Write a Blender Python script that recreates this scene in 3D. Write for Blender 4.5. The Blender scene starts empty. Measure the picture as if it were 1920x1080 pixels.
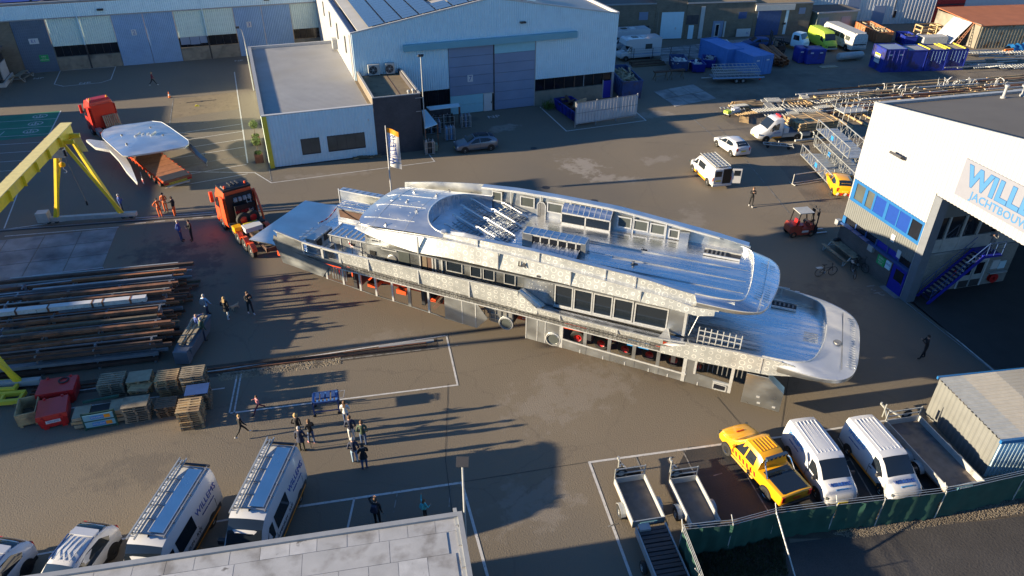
import bpy,bmesh,math,random
from mathutils import Vector,Matrix
rnd = random.Random(7)
R = math.radians
SC = bpy.context.scene
COL = SC.collection
CAM_H,CAM_F,CAM_PITCH,CAM_ROLL,CAM_YAW = 27.5,1368.87,0.571184529,0.00752101778,0.343388645
def cam_axes():
    c,s = math.cos(CAM_PITCH),math.sin(CAM_PITCH)
    fw = Vector((0,c,-s)); up = Vector((0,s,c)); rt = Vector((1,0,0))
    r2 = math.cos(CAM_ROLL) * rt + math.sin(CAM_ROLL) * up
    u2 = -math.sin(CAM_ROLL) * rt + math.cos(CAM_ROLL) * up
    z = Matrix.Rotation(-CAM_YAW,3,'Z')
    return z @ r2,z @ u2,z @ fw
CR,CU,CF = cam_axes()
cd = bpy.data.cameras.new('camera'); cam = bpy.data.objects.new('camera',cd); COL.objects.link(cam)
cd.sensor_width = 36; cd.lens = CAM_F * 36 / 1920; cd.clip_end = 2000
mw = Matrix.Identity(4)
for i in range(3):
    mw[i][0] = CR[i]; mw[i][1] = CU[i]; mw[i][2] = -CF[i]
mw[2][3] = CAM_H
cam.matrix_world = mw
SC.camera = cam
def G(px,py,z=0.0):
    """ground (or height z) point seen at a photo pixel"""
    d = CR * ((px - 960) / CAM_F) - CU * ((py - 540) / CAM_F) + CF
    t = (z - CAM_H) / d.z
    return Vector((d.x * t,d.y * t,z))
SUN_EL,SUN_AZ = R(11.7),R(171.8)
wd = bpy.data.worlds.new('World'); SC.world = wd; wd.use_nodes = True
nt = wd.node_tree; nt.nodes.clear()
sky = nt.nodes.new('ShaderNodeTexSky'); sky.sky_type = 'NISHITA'; sky.sun_disc = False
sky.sun_elevation = SUN_EL; sky.sun_rotation = math.pi / 2 - SUN_AZ
sky.air_density = 1.0; sky.dust_density = 0.1; sky.ozone_density = 6.0
bg = nt.nodes.new('ShaderNodeBackground'); bg.inputs[1].default_value = 0.08
wo = nt.nodes.new('ShaderNodeOutputWorld')
nt.links.new(sky.outputs[0],bg.inputs[0]); nt.links.new(bg.outputs[0],wo.inputs[0])
sl = bpy.data.lights.new('sun','SUN'); sl.energy = 5.0; sl.angle = R(0.6); sl.color = (1.0,0.82,0.56)
sun = bpy.data.objects.new('sun',sl); COL.objects.link(sun)
sd = Vector((math.cos(SUN_AZ) * math.cos(SUN_EL),math.sin(SUN_AZ) * math.cos(SUN_EL),math.sin(SUN_EL)))
sun.rotation_euler = sd.to_track_quat('Z','Y').to_euler()
sun.location = sd * 200
vs = SC.view_settings
vs.view_transform = 'Standard'; vs.look = 'None'; vs.gamma = 1; vs.exposure = 1.55; vs.use_curve_mapping = False
SC.render.engine = 'CYCLES'
SC.cycles.max_bounces = 6; SC.cycles.diffuse_bounces = 3; SC.cycles.glossy_bounces = 3; SC.cycles.caustics_reflective = False
class MB:
    def __init__(s):
        s.v = []; s.f = []; s.m = []; s.M = Matrix.Identity(4); s.mi = 0
    def at(s,loc=(0,0,0),rz=0.0,rx=0.0,ry=0.0):
        s.M = Matrix.Translation(Vector(loc)) @ Matrix.Rotation(rz,4,'Z') @ Matrix.Rotation(ry,4,'Y') @ Matrix.Rotation(rx,4,'X'); return s
    def P(s,p):
        s.v.append(s.M @ Vector(p)); return len(s.v) - 1
    def face(s,idx):
        s.f.append(tuple(idx)); s.m.append(s.mi)
    def poly(s,pts):
        s.face([s.P(p) for p in pts]); return s
    def box(s,x0,x1,y0,y1,z0,z1):
        b = [s.P(p) for p in ((x0,y0,z0),(x1,y0,z0),(x1,y1,z0),(x0,y1,z0),(x0,y0,z1),(x1,y0,z1),(x1,y1,z1),(x0,y1,z1))]
        for q in ((3,2,1,0),(4,5,6,7),(0,1,5,4),(1,2,6,5),(2,3,7,6),(3,0,4,7)):
            s.face([b[i] for i in q])
        return s
    def frustum(s,a,b):
        """two equal rings of points, capped"""
        n = len(a); A = [s.P(p) for p in a]; B = [s.P(p) for p in b]
        for i in range(n):
            s.face((A[i],A[(i + 1) % n],B[(i + 1) % n],B[i]))
        s.face(A[::-1]); s.face(B); return s
    def prism(s,pts,z0,z1):
        return s.frustum([(x,y,z0) for x,y in pts],[(x,y,z1) for x,y in pts])
    def slab(s,pts,y0,y1):
        """outline in x,z given a thickness in y"""
        return s.frustum([(x,y1,z) for x,z in pts],[(x,y0,z) for x,z in pts])
    def bar(s,p,q,w=.05,h=None,up=(0,0,1)):
        h = h or w; p = Vector(p); q = Vector(q); d = (q - p).normalized(); up = Vector(up)
        if abs(d.dot(up)) > .98: up = Vector((1,0,0))
        a = d.cross(up).normalized() * (w / 2); b = a.cross(d).normalized() * (h / 2)
        return s.frustum([p - a - b,p + a - b,p + a + b,p - a + b],[q - a - b,q + a - b,q + a + b,q - a + b])
    def tube(s,p,q,r=.03,n=6,r2=None):
        r2 = r if r2 is None else r2
        p = Vector(p); q = Vector(q); d = (q - p).normalized(); up = Vector((0,0,1)) if abs(d.z) < .95 else Vector((1,0,0))
        a = d.cross(up).normalized(); b = a.cross(d)
        ring = lambda c,rr: [c + a * (rr * math.cos(2 * math.pi * i / n)) + b * (rr * math.sin(2 * math.pi * i / n)) for i in range(n)]
        return s.frustum(ring(p,r),ring(q,r2))
    def path(s,pts,r=.03,n=5):
        for a,b in zip(pts,pts[1:]): s.tube(a,b,r,n)
        return s
    def loft(s,rings,close=True,caps=False):
        I = [[s.P(p) for p in r] for r in rings]; n = len(I[0])
        for a,b in zip(I,I[1:]):
            for i in range(n if close else n - 1):
                j = (i + 1) % n; s.face((a[i],a[j],b[j],b[i]))
        if caps: s.face(I[0][::-1]); s.face(I[-1])
        return s
    def lathe(s,prof,n=16,axis='Z',cap=True):
        rings = []
        for r,z in prof:
            rr = []
            for i in range(n):
                a = 2 * math.pi * i / n; x,y = r * math.cos(a),r * math.sin(a)
                rr.append((x,y,z) if axis == 'Z' else (x,z,y) if axis == 'Y' else (z,x,y))
            rings.append(rr)
        return s.loft(rings,True,cap)
    def ribs(s,o,u,L,z0,z1,n,pitch=.25,depth=.035):
        """profiled sheet standing from o along u; z0, z1 numbers or functions of the run; n = outward"""
        o = Vector(o); u = Vector(u); n = Vector(n)
        f0 = z0 if callable(z0) else (lambda x: z0); f1 = z1 if callable(z1) else (lambda x: z1)
        xs = []; k = 0; x = 0.0
        while x < L - 1e-6:
            for fr,d in ((0,0),(.3,0),(.5,depth),(.8,depth)):
                xx = x + fr * pitch
                if xx <= L: xs.append((xx,d))
            x += pitch
        xs.append((L,0))
        I = []
        for xx,d in xs:
            b = o + u * xx + n * d
            I.append((s.P((b.x,b.y,b.z + f0(xx))),s.P((b.x,b.y,b.z + f1(xx)))))
        for a,b in zip(I,I[1:]): s.face((a[0],b[0],b[1],a[1]))
        return s
    def build(s,name,mat,parent=None,smooth=False,**kw):
        me = bpy.data.meshes.new(name); me.from_pydata([tuple(v) for v in s.v],[],s.f)
        mats = mat if isinstance(mat,(list,tuple)) else [mat]
        for m in mats: me.materials.append(m)
        if len(mats) > 1: me.polygons.foreach_set('material_index',s.m)
        bm = bmesh.new(); bm.from_mesh(me); bmesh.ops.recalc_face_normals(bm,faces=bm.faces) if kw.pop('fix',True) else None
        bm.to_mesh(me); bm.free()
        if smooth:
            me.polygons.foreach_set('use_smooth',[True] * len(me.polygons))
            me.set_sharp_from_angle(angle=R(smooth if smooth > 1 else 40))
        me.update()
        o = bpy.data.objects.new(name,me); COL.objects.link(o)
        if parent: o.parent = parent
        tag(o,**kw); return o
def tag(o,label=None,cat=None,group=None,kind=None):
    if label: o['label'] = label
    if cat: o['category'] = cat
    if group: o['group'] = group
    if kind: o['kind'] = kind
    return o
def thing(name,label,cat,loc=(0,0,0),rz=0.0,group=None):
    o = bpy.data.objects.new(name,None); COL.objects.link(o); o.empty_display_size = .3
    o.location = loc; o.rotation_euler = (0,0,rz)
    return tag(o,label,cat,group)
def dup(root,loc,rz,label=None,group=None):
    r = root.copy(); COL.objects.link(r); r.location = loc; r.rotation_euler = (0,0,rz)
    if label: r['label'] = label
    if group: r['group'] = group
    for ch in root.children:
        c = ch.copy(); COL.objects.link(c); c.parent = r
        for g2 in ch.children:
            d = g2.copy(); COL.objects.link(d); d.parent = c
    return r
def inst(src,name,parent,loc=(0,0,0),rz=0.0):
    """a part sharing another part's mesh"""
    o = bpy.data.objects.new(name,src.data); COL.objects.link(o); o.parent = parent; o.location = loc; o.rotation_euler = (0,0,rz)
    return o
def text_obj(body,name,mat,M,size,parent=None,ext=.004,align='CENTER',shear=0,bold=0.0,**kw):
    """lettering as a mesh; M places it (x along the words, y up)"""
    cu = bpy.data.curves.new(name,'FONT'); cu.body = body; cu.size = size; cu.extrude = ext; cu.align_x = align; cu.align_y = 'CENTER'; cu.shear = shear
    cu.resolution_u = 2; cu.offset = bold; cu.space_character = 1.05
    t = bpy.data.objects.new('text',cu); COL.objects.link(t)
    bpy.context.view_layer.update()
    me = bpy.data.meshes.new_from_object(t.evaluated_get(bpy.context.evaluated_depsgraph_get()))
    bpy.data.objects.remove(t); bpy.data.curves.remove(cu)
    me.transform(M); me.materials.clear(); me.materials.append(mat)
    o = bpy.data.objects.new(name,me); COL.objects.link(o)
    if parent: o.parent = parent
    return tag(o,**kw)
def frame_matrix(o,x,y):
    x = Vector(x).normalized(); y = Vector(y); y = (y - x * y.dot(x)).normalized(); z = x.cross(y)
    m = Matrix.Identity(4)
    for i in range(3): m[i][0] = x[i]; m[i][1] = y[i]; m[i][2] = z[i]; m[i][3] = o[i]
    return m
def mat(name,col,rough=.6,metal=0.0,var=.15,vscale=3.0,bump=0.0,bscale=40.0,col2=None,c2scale=.6,c2lo=.5,c2hi=.62,spec=None,coat=0.0,fine=0.0):
    m = bpy.data.materials.new(name); m.use_nodes = True; n = m.node_tree; b = n.nodes['Principled BSDF']
    b.inputs['Roughness'].default_value = rough; b.inputs['Metallic'].default_value = metal
    if spec is not None: b.inputs['Specular IOR Level'].default_value = spec
    if coat: b.inputs['Coat Weight'].default_value = coat; b.inputs['Coat Roughness'].default_value = .06
    col = tuple(col) + (1,)
    tc = n.nodes.new('ShaderNodeTexCoord'); src = None
    base = None
    def noise(sc,det=4.0):
        x = n.nodes.new('ShaderNodeTexNoise'); x.inputs['Scale'].default_value = sc; x.inputs['Detail'].default_value = det
        n.links.new(tc.outputs['Object'],x.inputs['Vector']); return x
    def mix(fac,a,bb,mode='MIX'):
        x = n.nodes.new('ShaderNodeMix'); x.data_type = 'RGBA'; x.blend_type = mode
        for sock,val in ((x.inputs[0],fac),(x.inputs[6],a),(x.inputs[7],bb)):
            if isinstance(val,(tuple,float,int)): sock.default_value = val
            else: n.links.new(val,sock)
        return x.outputs[2]
    def ramp(v,lo,hi):
        x = n.nodes.new('ShaderNodeMapRange'); x.inputs[1].default_value = lo; x.inputs[2].default_value = hi; x.clamp = True
        n.links.new(v,x.inputs[0]); return x.outputs[0]
    base = col
    if col2:
        base = mix(ramp(noise(c2scale,6).outputs[0],c2lo,c2hi),col,tuple(col2) + (1,))
    if var:
        f = ramp(noise(vscale).outputs[0],.25,.75)
        lo = tuple(max(0,1 - var) for _ in range(3)) + (1,); hi = tuple(1 + var * .6 for _ in range(3)) + (1,)
        base = mix(1.0,base,mix(f,lo,hi),'MULTIPLY')
    if fine:
        f = ramp(noise(55,2).outputs[0],.3,.7)
        base = mix(1.0,base,mix(f,(1 - fine,) * 3 + (1,),(1 + fine,) * 3 + (1,)),'MULTIPLY')
    if isinstance(base,tuple): b.inputs['Base Color'].default_value = base
    else: n.links.new(base,b.inputs['Base Color'])
    if bump:
        bp = n.nodes.new('ShaderNodeBump'); bp.inputs['Strength'].default_value = bump; bp.inputs['Distance'].default_value = .03
        n.links.new(noise(bscale,3).outputs[0],bp.inputs['Height']); n.links.new(bp.outputs[0],b.inputs['Normal'])
    m['nt'] = 1
    return m
M = {}
def defm(k,*a,**kw): M[k] = mat(k,*a,**kw); return M[k]
defm('asphalt',(.186,.153,.110),.9,var=.12,vscale=.12,col2=(.135,.117,.093),c2scale=.06,c2lo=.45,c2hi=.65,bump=.5,bscale=14,fine=.3)
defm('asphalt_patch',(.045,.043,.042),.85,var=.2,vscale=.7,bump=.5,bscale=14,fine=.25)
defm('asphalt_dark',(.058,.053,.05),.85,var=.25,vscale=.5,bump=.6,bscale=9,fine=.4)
defm('gravel',(.165,.138,.105),.95,var=.22,vscale=.8,bump=1.0,bscale=7,col2=(.12,.10,.078),c2scale=.18,fine=.55)
defm('soil',(.075,.06,.045),.95,var=.35,vscale=1.2,bump=1.0,bscale=8,fine=.5)
defm('concrete',(.30,.29,.28),.9,var=.3,vscale=.9,bump=.3,bscale=20,col2=(.11,.105,.11),c2scale=.35,c2lo=.45,c2hi=.7,fine=.15)
defm('concrete_wall',(.24,.215,.17),.9,var=.25,vscale=1.0,bump=.2,bscale=20,col2=(.13,.12,.10),c2scale=.8,c2lo=.5,c2hi=.7)
defm('paint_line',(.55,.54,.52),.8,var=.2,vscale=4,col2=(.2,.19,.17),c2scale=7.0,c2lo=.58,c2hi=.72)
defm('paint_faint',(.27,.26,.24),.85,var=.3,vscale=2,col2=(.13,.12,.1),c2scale=3.0,c2lo=.45,c2hi=.6)
defm('paint_green',(.03,.20,.115),.8,var=.25,vscale=.7)
defm('clad_pale',(.56,.74,.82),.45,var=.06,vscale=1.5)
defm('clad_yellowish',(.58,.70,.66),.5,var=.06,vscale=1.5)
defm('clad_blue',(.22,.36,.56),.45,var=.1,vscale=.8)
defm('clad_navy',(.09,.135,.20),.5,var=.1,vscale=.8)
defm('clad_teal',(.17,.38,.46),.5,var=.05,vscale=1)
defm('door_teal',(.27,.54,.62),.5,var=.05)
defm('door_blue',(.20,.26,.38),.5,var=.1,vscale=.5)
defm('clad_cream',(.36,.36,.37),.5,var=.04,vscale=1.5)
defm('clad_grey',(.15,.16,.16),.5,var=.08,vscale=1.5)
defm('roof_pale',(.35,.345,.33),.5,var=.12,vscale=.6,col2=(.29,.275,.235),c2scale=.3,c2lo=.5,c2hi=.8)
defm('roof_dark',(.115,.105,.095),.85,var=.12,vscale=.5,bump=.2)
defm('roof_brown',(.22,.17,.105),.9,var=.2,vscale=1.0,bump=.3,bscale=15,col2=(.13,.1,.07),c2scale=2,c2lo=.55,c2hi=.7)
defm('roof_membrane',(.40,.40,.40),.8,var=.15,vscale=1.2,col2=(.24,.23,.22),c2scale=1.1,c2lo=.52,c2hi=.7,fine=.1)
defm('roof_rust',(.36,.12,.05),.8,var=.15,vscale=.7)
defm('trim_white',(.5,.5,.49),.5,var=.08)
defm('trim_grey',(.30,.31,.32),.5,var=.1)
defm('white',(.58,.58,.58),.45,var=.04)
defm('dirty_white',(.60,.59,.56),.6,var=.2,vscale=4,col2=(.2,.14,.1),c2scale=6,c2lo=.6,c2hi=.68)
defm('black',(.012,.012,.013),.5,var=.1)
defm('dark',(.035,.035,.04),.6,var=.2)
defm('rubber',(.018,.018,.018),.8,var=.2)
defm('blue_trim',(.012,.11,.30),.45,var=.08)
defm('blue_panel',(.008,.045,.25),.4,var=.06)
defm('blue_door',(.012,.02,.30),.4,var=.1)
defm('blue_cont',(.012,.028,.26),.45,var=.2,vscale=1.2,col2=(.02,.02,.10),c2scale=.8)
defm('blue_cont_light',(.075,.21,.52),.5,var=.12,vscale=1.2)
defm('blue_skip',(.035,.07,.2),.6,var=.3,vscale=1.5,col2=(.08,.06,.05),c2scale=1.2,c2lo=.55,c2hi=.7)
defm('blue_cart',(.03,.075,.22),.5,var=.15)
defm('yellow',(.85,.60,.03),.45,var=.1,col2=(.66,.50,.12),c2scale=.5,c2lo=.55,c2hi=.75)
defm('yellow_pale',(.74,.62,.25),.6,var=.12)
defm('yellow_bright',(.70,.56,.05),.5,var=.08)
defm('lime',(.42,.58,.05),.5,var=.06)
defm('yellow_car',(.85,.40,.01),.3,var=.02,coat=.6)
defm('orange_red',(.75,.085,.02),.4,var=.08,coat=.3)
defm('truck_red',(.55,.03,.015),.35,var=.08,coat=.4)
defm('red',(.50,.02,.02),.4,var=.1,coat=.3)
defm('fork_red',(.30,.05,.03),.5,var=.15)
defm('rust',(.24,.105,.055),.85,var=.35,vscale=2.5,col2=(.11,.06,.04),c2scale=1.2)
defm('rust_orange',(.38,.145,.06),.85,var=.25,vscale=2.5)
defm('rust_dark',(.10,.055,.038),.85,var=.4,vscale=2)
defm('steel',(.33,.34,.36),.5,.6,var=.15)
defm('galv',(.46,.48,.48),.45,.55,var=.18,vscale=3)
defm('galv_pale',(.42,.43,.42),.55,.2,var=.15,vscale=3)
defm('alu',(.78,.79,.80),.30,.95,var=.08,vscale=2)
defm('chrome',(.8,.8,.8),.12,1.0,var=0)
defm('carpaint_white',(.56,.57,.59),.22,var=.02,coat=.7)
defm('carpaint_grey',(.16,.20,.26),.28,.55,var=.02,coat=.7)
defm('glass',(.012,.017,.024),.06,var=0,spec=.8)
defm('glass_green',(.06,.07,.06),.1,var=.2,vscale=1,spec=.6)
defm('glass_dull',(.075,.085,.08),.22,var=.3,vscale=.8,spec=.5)
defm('window_dark',(.012,.014,.02),.12,var=.4,vscale=1.0,spec=.6)
defm('wood',(.48,.335,.17),.8,var=.25,vscale=6,col2=(.27,.18,.10),c2scale=1.5)
defm('wood_grey',(.30,.245,.165),.85,var=.3,vscale=5,col2=(.17,.14,.10),c2scale=1.2)
defm('wood_dark',(.15,.115,.075),.85,var=.3,vscale=5)
defm('ply',(.33,.28,.19),.8,var=.2,vscale=3)
defm('tray_ply',(.21,.165,.13),.85,var=.3,vscale=2,col2=(.11,.10,.10),c2scale=1.1)
defm('brick_dark',(.075,.066,.07),.85,var=.3,vscale=2)
defm('mesh_green',(.015,.07,.05),.8,var=.3,vscale=1.5)
defm('leaf',(.10,.15,.03),.7,var=.4,vscale=6)
defm('grass',(.045,.055,.02),.9,var=.5,vscale=3)
defm('terracotta',(.20,.08,.05),.85,var=.2)
defm('sign_green',(.02,.35,.10),.5,var=0)
defm('sign_blue',(.03,.22,.55),.5,var=0)
defm('letter_blue',(.015,.06,.30),.5,var=0)
defm('letter_sky',(.045,.16,.34),.5,var=0)
defm('letter_edge',(.015,.075,.20),.5,var=0)
defm('board_beige',(.19,.20,.245),.5,var=.03)
defm('amber',(.75,.28,.02),.4,var=0)
defm('lamp_red',(.5,.02,.02),.3,var=0)
defm('hiviz',(.85,.18,.03),.7,var=.1)
defm('skin',(.42,.25,.18),.6,var=.1)
def edit(k):
    m = M[k]; return m.node_tree,m.node_tree.nodes['Principled BSDF']
def brick_mat(k,c1,c2,mortar,sx=1.0,rough=.85):
    m = bpy.data.materials.new(k); m.use_nodes = True; n = m.node_tree; b = n.nodes['Principled BSDF']; b.inputs['Roughness'].default_value = rough
    tc = n.nodes.new('ShaderNodeTexCoord'); sp = n.nodes.new('ShaderNodeSeparateXYZ'); n.links.new(tc.outputs['Object'],sp.inputs[0])
    ad = n.nodes.new('ShaderNodeMath'); n.links.new(sp.outputs[0],ad.inputs[0]); n.links.new(sp.outputs[1],ad.inputs[1])
    cb = n.nodes.new('ShaderNodeCombineXYZ'); n.links.new(ad.outputs[0],cb.inputs[0]); n.links.new(sp.outputs[2],cb.inputs[1])
    br = n.nodes.new('ShaderNodeTexBrick'); n.links.new(cb.outputs[0],br.inputs['Vector'])
    br.inputs['Color1'].default_value = (*c1,1); br.inputs['Color2'].default_value = (*c2,1); br.inputs['Mortar'].default_value = (*mortar,1)
    br.inputs['Scale'].default_value = 1; br.inputs['Brick Width'].default_value = .22 * sx; br.inputs['Row Height'].default_value = .075 * sx
    br.inputs['Mortar Size'].default_value = .008; br.inputs['Bias'].default_value = -.2
    no = n.nodes.new('ShaderNodeTexNoise'); no.inputs['Scale'].default_value = .9; n.links.new(tc.outputs['Object'],no.inputs['Vector'])
    mx = n.nodes.new('ShaderNodeMix'); mx.data_type = 'RGBA'; mx.blend_type = 'MULTIPLY'; mx.inputs[0].default_value = .5
    n.links.new(br.outputs[0],mx.inputs[6]); n.links.new(no.outputs[0],mx.inputs[7]); n.links.new(mx.outputs[2],b.inputs['Base Color'])
    bp = n.nodes.new('ShaderNodeBump'); bp.inputs['Strength'].default_value = .3; bp.inputs['Distance'].default_value = .01; bp.invert = True
    n.links.new(br.outputs['Fac'],bp.inputs['Height']); n.links.new(bp.outputs[0],b.inputs['Normal'])
    M[k] = m
brick_mat('brick',(.085,.075,.085),(.06,.055,.065),(.13,.125,.13))
brick_mat('brick_pale',(.33,.31,.28),(.26,.25,.23),(.40,.38,.35),1.5)
brick_mat('brick_tan',(.26,.21,.15),(.21,.17,.125),(.28,.25,.2),1.5)
brick_mat('brick_low',(.15,.125,.115),(.12,.10,.095),(.2,.18,.17),1.2)
defm('solar',(.05,.085,.16),.16,var=.12,vscale=.6,spec=.9)
defm('clad_kiosk',(.26,.29,.22),.6,var=.12)
defm('clad_rusty',(.30,.27,.19),.7,var=.2,col2=(.22,.12,.05),c2scale=.9,c2lo=.52,c2hi=.7)
defm('trim_post',(.14,.155,.18),.55,var=.12)
defm('blue_tread',(.03,.035,.10),.5,var=.1)
defm('roof_membrane_b',(.46,.46,.46),.8,var=.2,vscale=2,col2=(.15,.145,.14),c2scale=2.4,c2lo=.6,c2hi=.68,fine=.1)
defm('shed_clad',(.165,.17,.165),.5,var=.15,vscale=1.2)
defm('roof_cream',(.46,.43,.37),.55,var=.1)
defm('alu_floor',(.60,.66,.74),.35,.8,var=.2,vscale=1.5)
defm('glass_blue',(.03,.05,.08),.08,var=0,spec=.9)
defm('screen',(.50,.49,.50),.7,var=.15,vscale=1.2)
def ground_wear():
    """dusty scuffs, darker new asphalt and oil marks at their own places on the yard"""
    m = M['asphalt']; n = m.node_tree; L = n.links.new; b = n.nodes['Principled BSDF']
    geo = n.nodes.new('ShaderNodeNewGeometry'); no = n.nodes.new('ShaderNodeTexNoise'); no.inputs['Scale'].default_value = .9; no.inputs['Detail'].default_value = 9; no.inputs['Roughness'].default_value = .7; L(geo.outputs['Position'],no.inputs['Vector'])
    src = b.inputs['Base Color'].links[0].from_socket
    def spot(c,rx,ry,rot,col,amt,lo=.5,hi=.62):
        nonlocal src
        mp = n.nodes.new('ShaderNodeMapping'); mp.vector_type = 'TEXTURE'; mp.inputs['Location'].default_value = (c[0],c[1],0); mp.inputs['Rotation'].default_value = (0,0,R(rot)); mp.inputs['Scale'].default_value = (rx,ry,1); L(geo.outputs['Position'],mp.inputs[0])
        ln = n.nodes.new('ShaderNodeVectorMath'); ln.operation = 'LENGTH'; L(mp.outputs[0],ln.inputs[0])
        fo = n.nodes.new('ShaderNodeMapRange'); fo.inputs[1].default_value = 1; fo.inputs[2].default_value = .25; fo.inputs[3].default_value = -.2; fo.inputs[4].default_value = .13; L(ln.outputs['Value'],fo.inputs[0])
        ad = n.nodes.new('ShaderNodeMath'); L(fo.outputs[0],ad.inputs[0]); L(no.outputs[0],ad.inputs[1])
        mr = n.nodes.new('ShaderNodeMapRange'); mr.inputs[1].default_value = lo; mr.inputs[2].default_value = hi; mr.inputs[4].default_value = amt; L(ad.outputs[0],mr.inputs[0])
        mx = n.nodes.new('ShaderNodeMix'); mx.data_type = 'RGBA'; L(mr.outputs[0],mx.inputs[0]); L(src,mx.inputs[6]); mx.inputs[7].default_value = (*col,1); src = mx.outputs[2]
    pale = (.30,.27,.235); dark = (.075,.066,.06)
    for q,rx,ry,rot,c,a in (((1090,312),3.2,4.5,20,pale,.75),((1150,335),4.0,1.8,-20,pale,.6),((945,240),3.0,2.0,0,pale,.6),((1225,215),5,2.2,0,pale,.45),((880,225),3.5,1.5,10,dark,.5),((1230,300),4,1.6,5,pale,.4),
                                 ((340,500),6,7,0,dark,.75),((300,470),4.5,4,0,dark,.6),((1010,560),7,2.0,-40,dark,.45),((1250,700),6,1.4,-40,dark,.5),((720,640),5,2,0,pale,.25),((1080,730),9,4,15,pale,.3),((250,880),5,2.5,0,dark,.35),((560,760),6,2,0,dark,.35),((1000,950),4,3,0,pale,.3),((1560,560),5,4,0,dark,.4),((600,330),9,1.2,-9,pale,.3),((350,320),4,2,0,pale,.3),((1300,420),7,2,60,pale,.3),((1150,470),8,4,0,pale,.2)):
        spot(G(*q),rx,ry,rot,c,a)
    vo = n.nodes.new('ShaderNodeTexVoronoi'); vo.feature = 'DISTANCE_TO_EDGE'; vo.inputs['Scale'].default_value = .11; wv = n.nodes.new('ShaderNodeVectorMath'); wv.operation = 'ADD'; L(geo.outputs['Position'],wv.inputs[0]); L(no.outputs['Color'],wv.inputs[1]); L(wv.outputs[0],vo.inputs['Vector'])
    cr = n.nodes.new('ShaderNodeMapRange'); cr.inputs[1].default_value = .0; cr.inputs[2].default_value = .004; cr.inputs[3].default_value = .3; cr.inputs[4].default_value = 0; L(vo.outputs['Distance'],cr.inputs[0])
    mx = n.nodes.new('ShaderNodeMix'); mx.data_type = 'RGBA'; L(cr.outputs[0],mx.inputs[0]); L(src,mx.inputs[6]); mx.inputs[7].default_value = (.05,.045,.04,1); L(mx.outputs[2],b.inputs['Base Color'])
ground_wear()
# ================================================================ SETTING
def sheet(name,pts,z,m,kind='structure',**kw):
    mb = MB(); mb.poly([(p[0],p[1],z) for p in pts]); o = mb.build(name,m,fix=False,kind=kind,**kw)
    if o.data.polygons[0].normal.z < 0: o.data.flip_normals()
    return o
gm = MB()
gm.poly([(-500,-300,0),(700,-300,0),(700,900,0),(-500,900,0)]); gm.build('ground',M['asphalt'],fix=False,kind='structure')
def px(*q,z=0): return [G(a,b,z) for a,b in q]
sheet('gravel_yard',px((1290,165),(1345,215),(1440,285),(1500,360),(1528,398),(1600,400),(1660,330),(1900,330)) + [Vector((130,60,0)),Vector((150,85,0))] + px((1900,110),(1560,130),(1330,135)),.004,M['gravel'])
sheet('soil_strip',px((1300,1000),(1455,962),(1775,932),(1990,885),(1990,960),(1760,985),(1560,1010),(1480,1010),(1490,1100),(1310,1100)),.004,M['soil'])
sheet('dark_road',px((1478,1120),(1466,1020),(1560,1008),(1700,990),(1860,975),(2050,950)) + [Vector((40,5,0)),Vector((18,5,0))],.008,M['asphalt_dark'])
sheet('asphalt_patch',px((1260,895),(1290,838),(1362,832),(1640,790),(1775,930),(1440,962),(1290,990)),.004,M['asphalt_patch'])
sheet('asphalt_patch',px((322,186),(447,172),(452,204),(322,222)),.004,M['roof_brown'])
sheet('green_parking',px((-90,228),(0,218),(114,208),(90,254),(-90,273)),.004,M['paint_green'])
def line(pts,w=.1,m='paint_line',z=.012,name='painted_line'):
    pts = [Vector((p[0],p[1],z)) for p in pts]; mb = MB()
    for i,(a,b) in enumerate(zip(pts,pts[1:])):
        d = (b - a).normalized(); n = Vector((-d.y,d.x,0)) * (w / 2); e = d * (w * .45)
        zz = Vector((0,0,.0006 * i))
        mb.poly([a - n - e + zz,b - n + e + zz,b + n + e + zz,a + n - e + zz])
    return mb.build(name,M[m],fix=False,kind='structure')
def pl(*q,w=.1,m='paint_line'): return line(px(*q),w,m)
pl((113,133),(217,125),(208,149),(190,155),(119,162),(102,158),(113,133),w=.11)
for y0 in range(7):
    a = Vector((-20.9,90.4 - (y0 + 1) * 2.37,0)); line([a + Vector((-9.5,1.2,0)),a],.1)
pl((114,208),(73,291),w=.13); pl((8,247),(-10,262))
for y0 in range(8):
    a = Vector((-2.1,82.3 - y0 * 2.28,0)); line([a + Vector((-6.9,-.9,0)),a],.09,'paint_faint' if y0 in (0,5) else 'paint_line')
line([(-2.2,100),(-1.95,69)],.12); pl((325,185),(318,234),w=.1,m='paint_faint')
pl((352,322),(478,324),(509,343),(815,303),(803,288)); pl((505,318),(509,340),w=.07,m='paint_faint')
pl((1013,201),(1062,246),(1211,226),(1190,208),w=.13)
pl((1183,1080),(1105,867),(1362,832),(1475,818),(1680,786),w=.13)
for a,b in (((1192,857),(1250,985)),((1280,845),(1350,985)),((1375,850),(1442,962)),((1480,838),(1545,950)),((1572,823),(1640,940)),((1662,810),(1740,930))):
    pl(a,b,w=.07,m='paint_faint')
for a in ((1325,958),(1345,890),(1425,915),(1500,880),(1510,925),(1590,905),(1585,865),(1148,985)):
    p = G(*a); line([p - Vector((.2,0,0)),p + Vector((.25,0,0))],.06,'paint_faint')
pl((560,950),(866,905),(914,1080),w=.13); pl((664,936),(652,990)); pl((60,1042),(560,950),w=.1)
pl((540,925),(428,1090),w=.07); pl((745,925),(738,960),w=.05,m='paint_faint'); pl((845,910),(842,950),w=.05,m='paint_faint')
pl((430,775),(858,722),(837,629),w=.11); pl((430,775),(445,702),w=.09); pl((439,774),(452,702),w=.09)
pl((60,775),(420,728),w=.1); pl((130,735),(412,694),(838,629),w=.1); pl((420,700),(858,648),w=.08,m='paint_faint')
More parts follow.
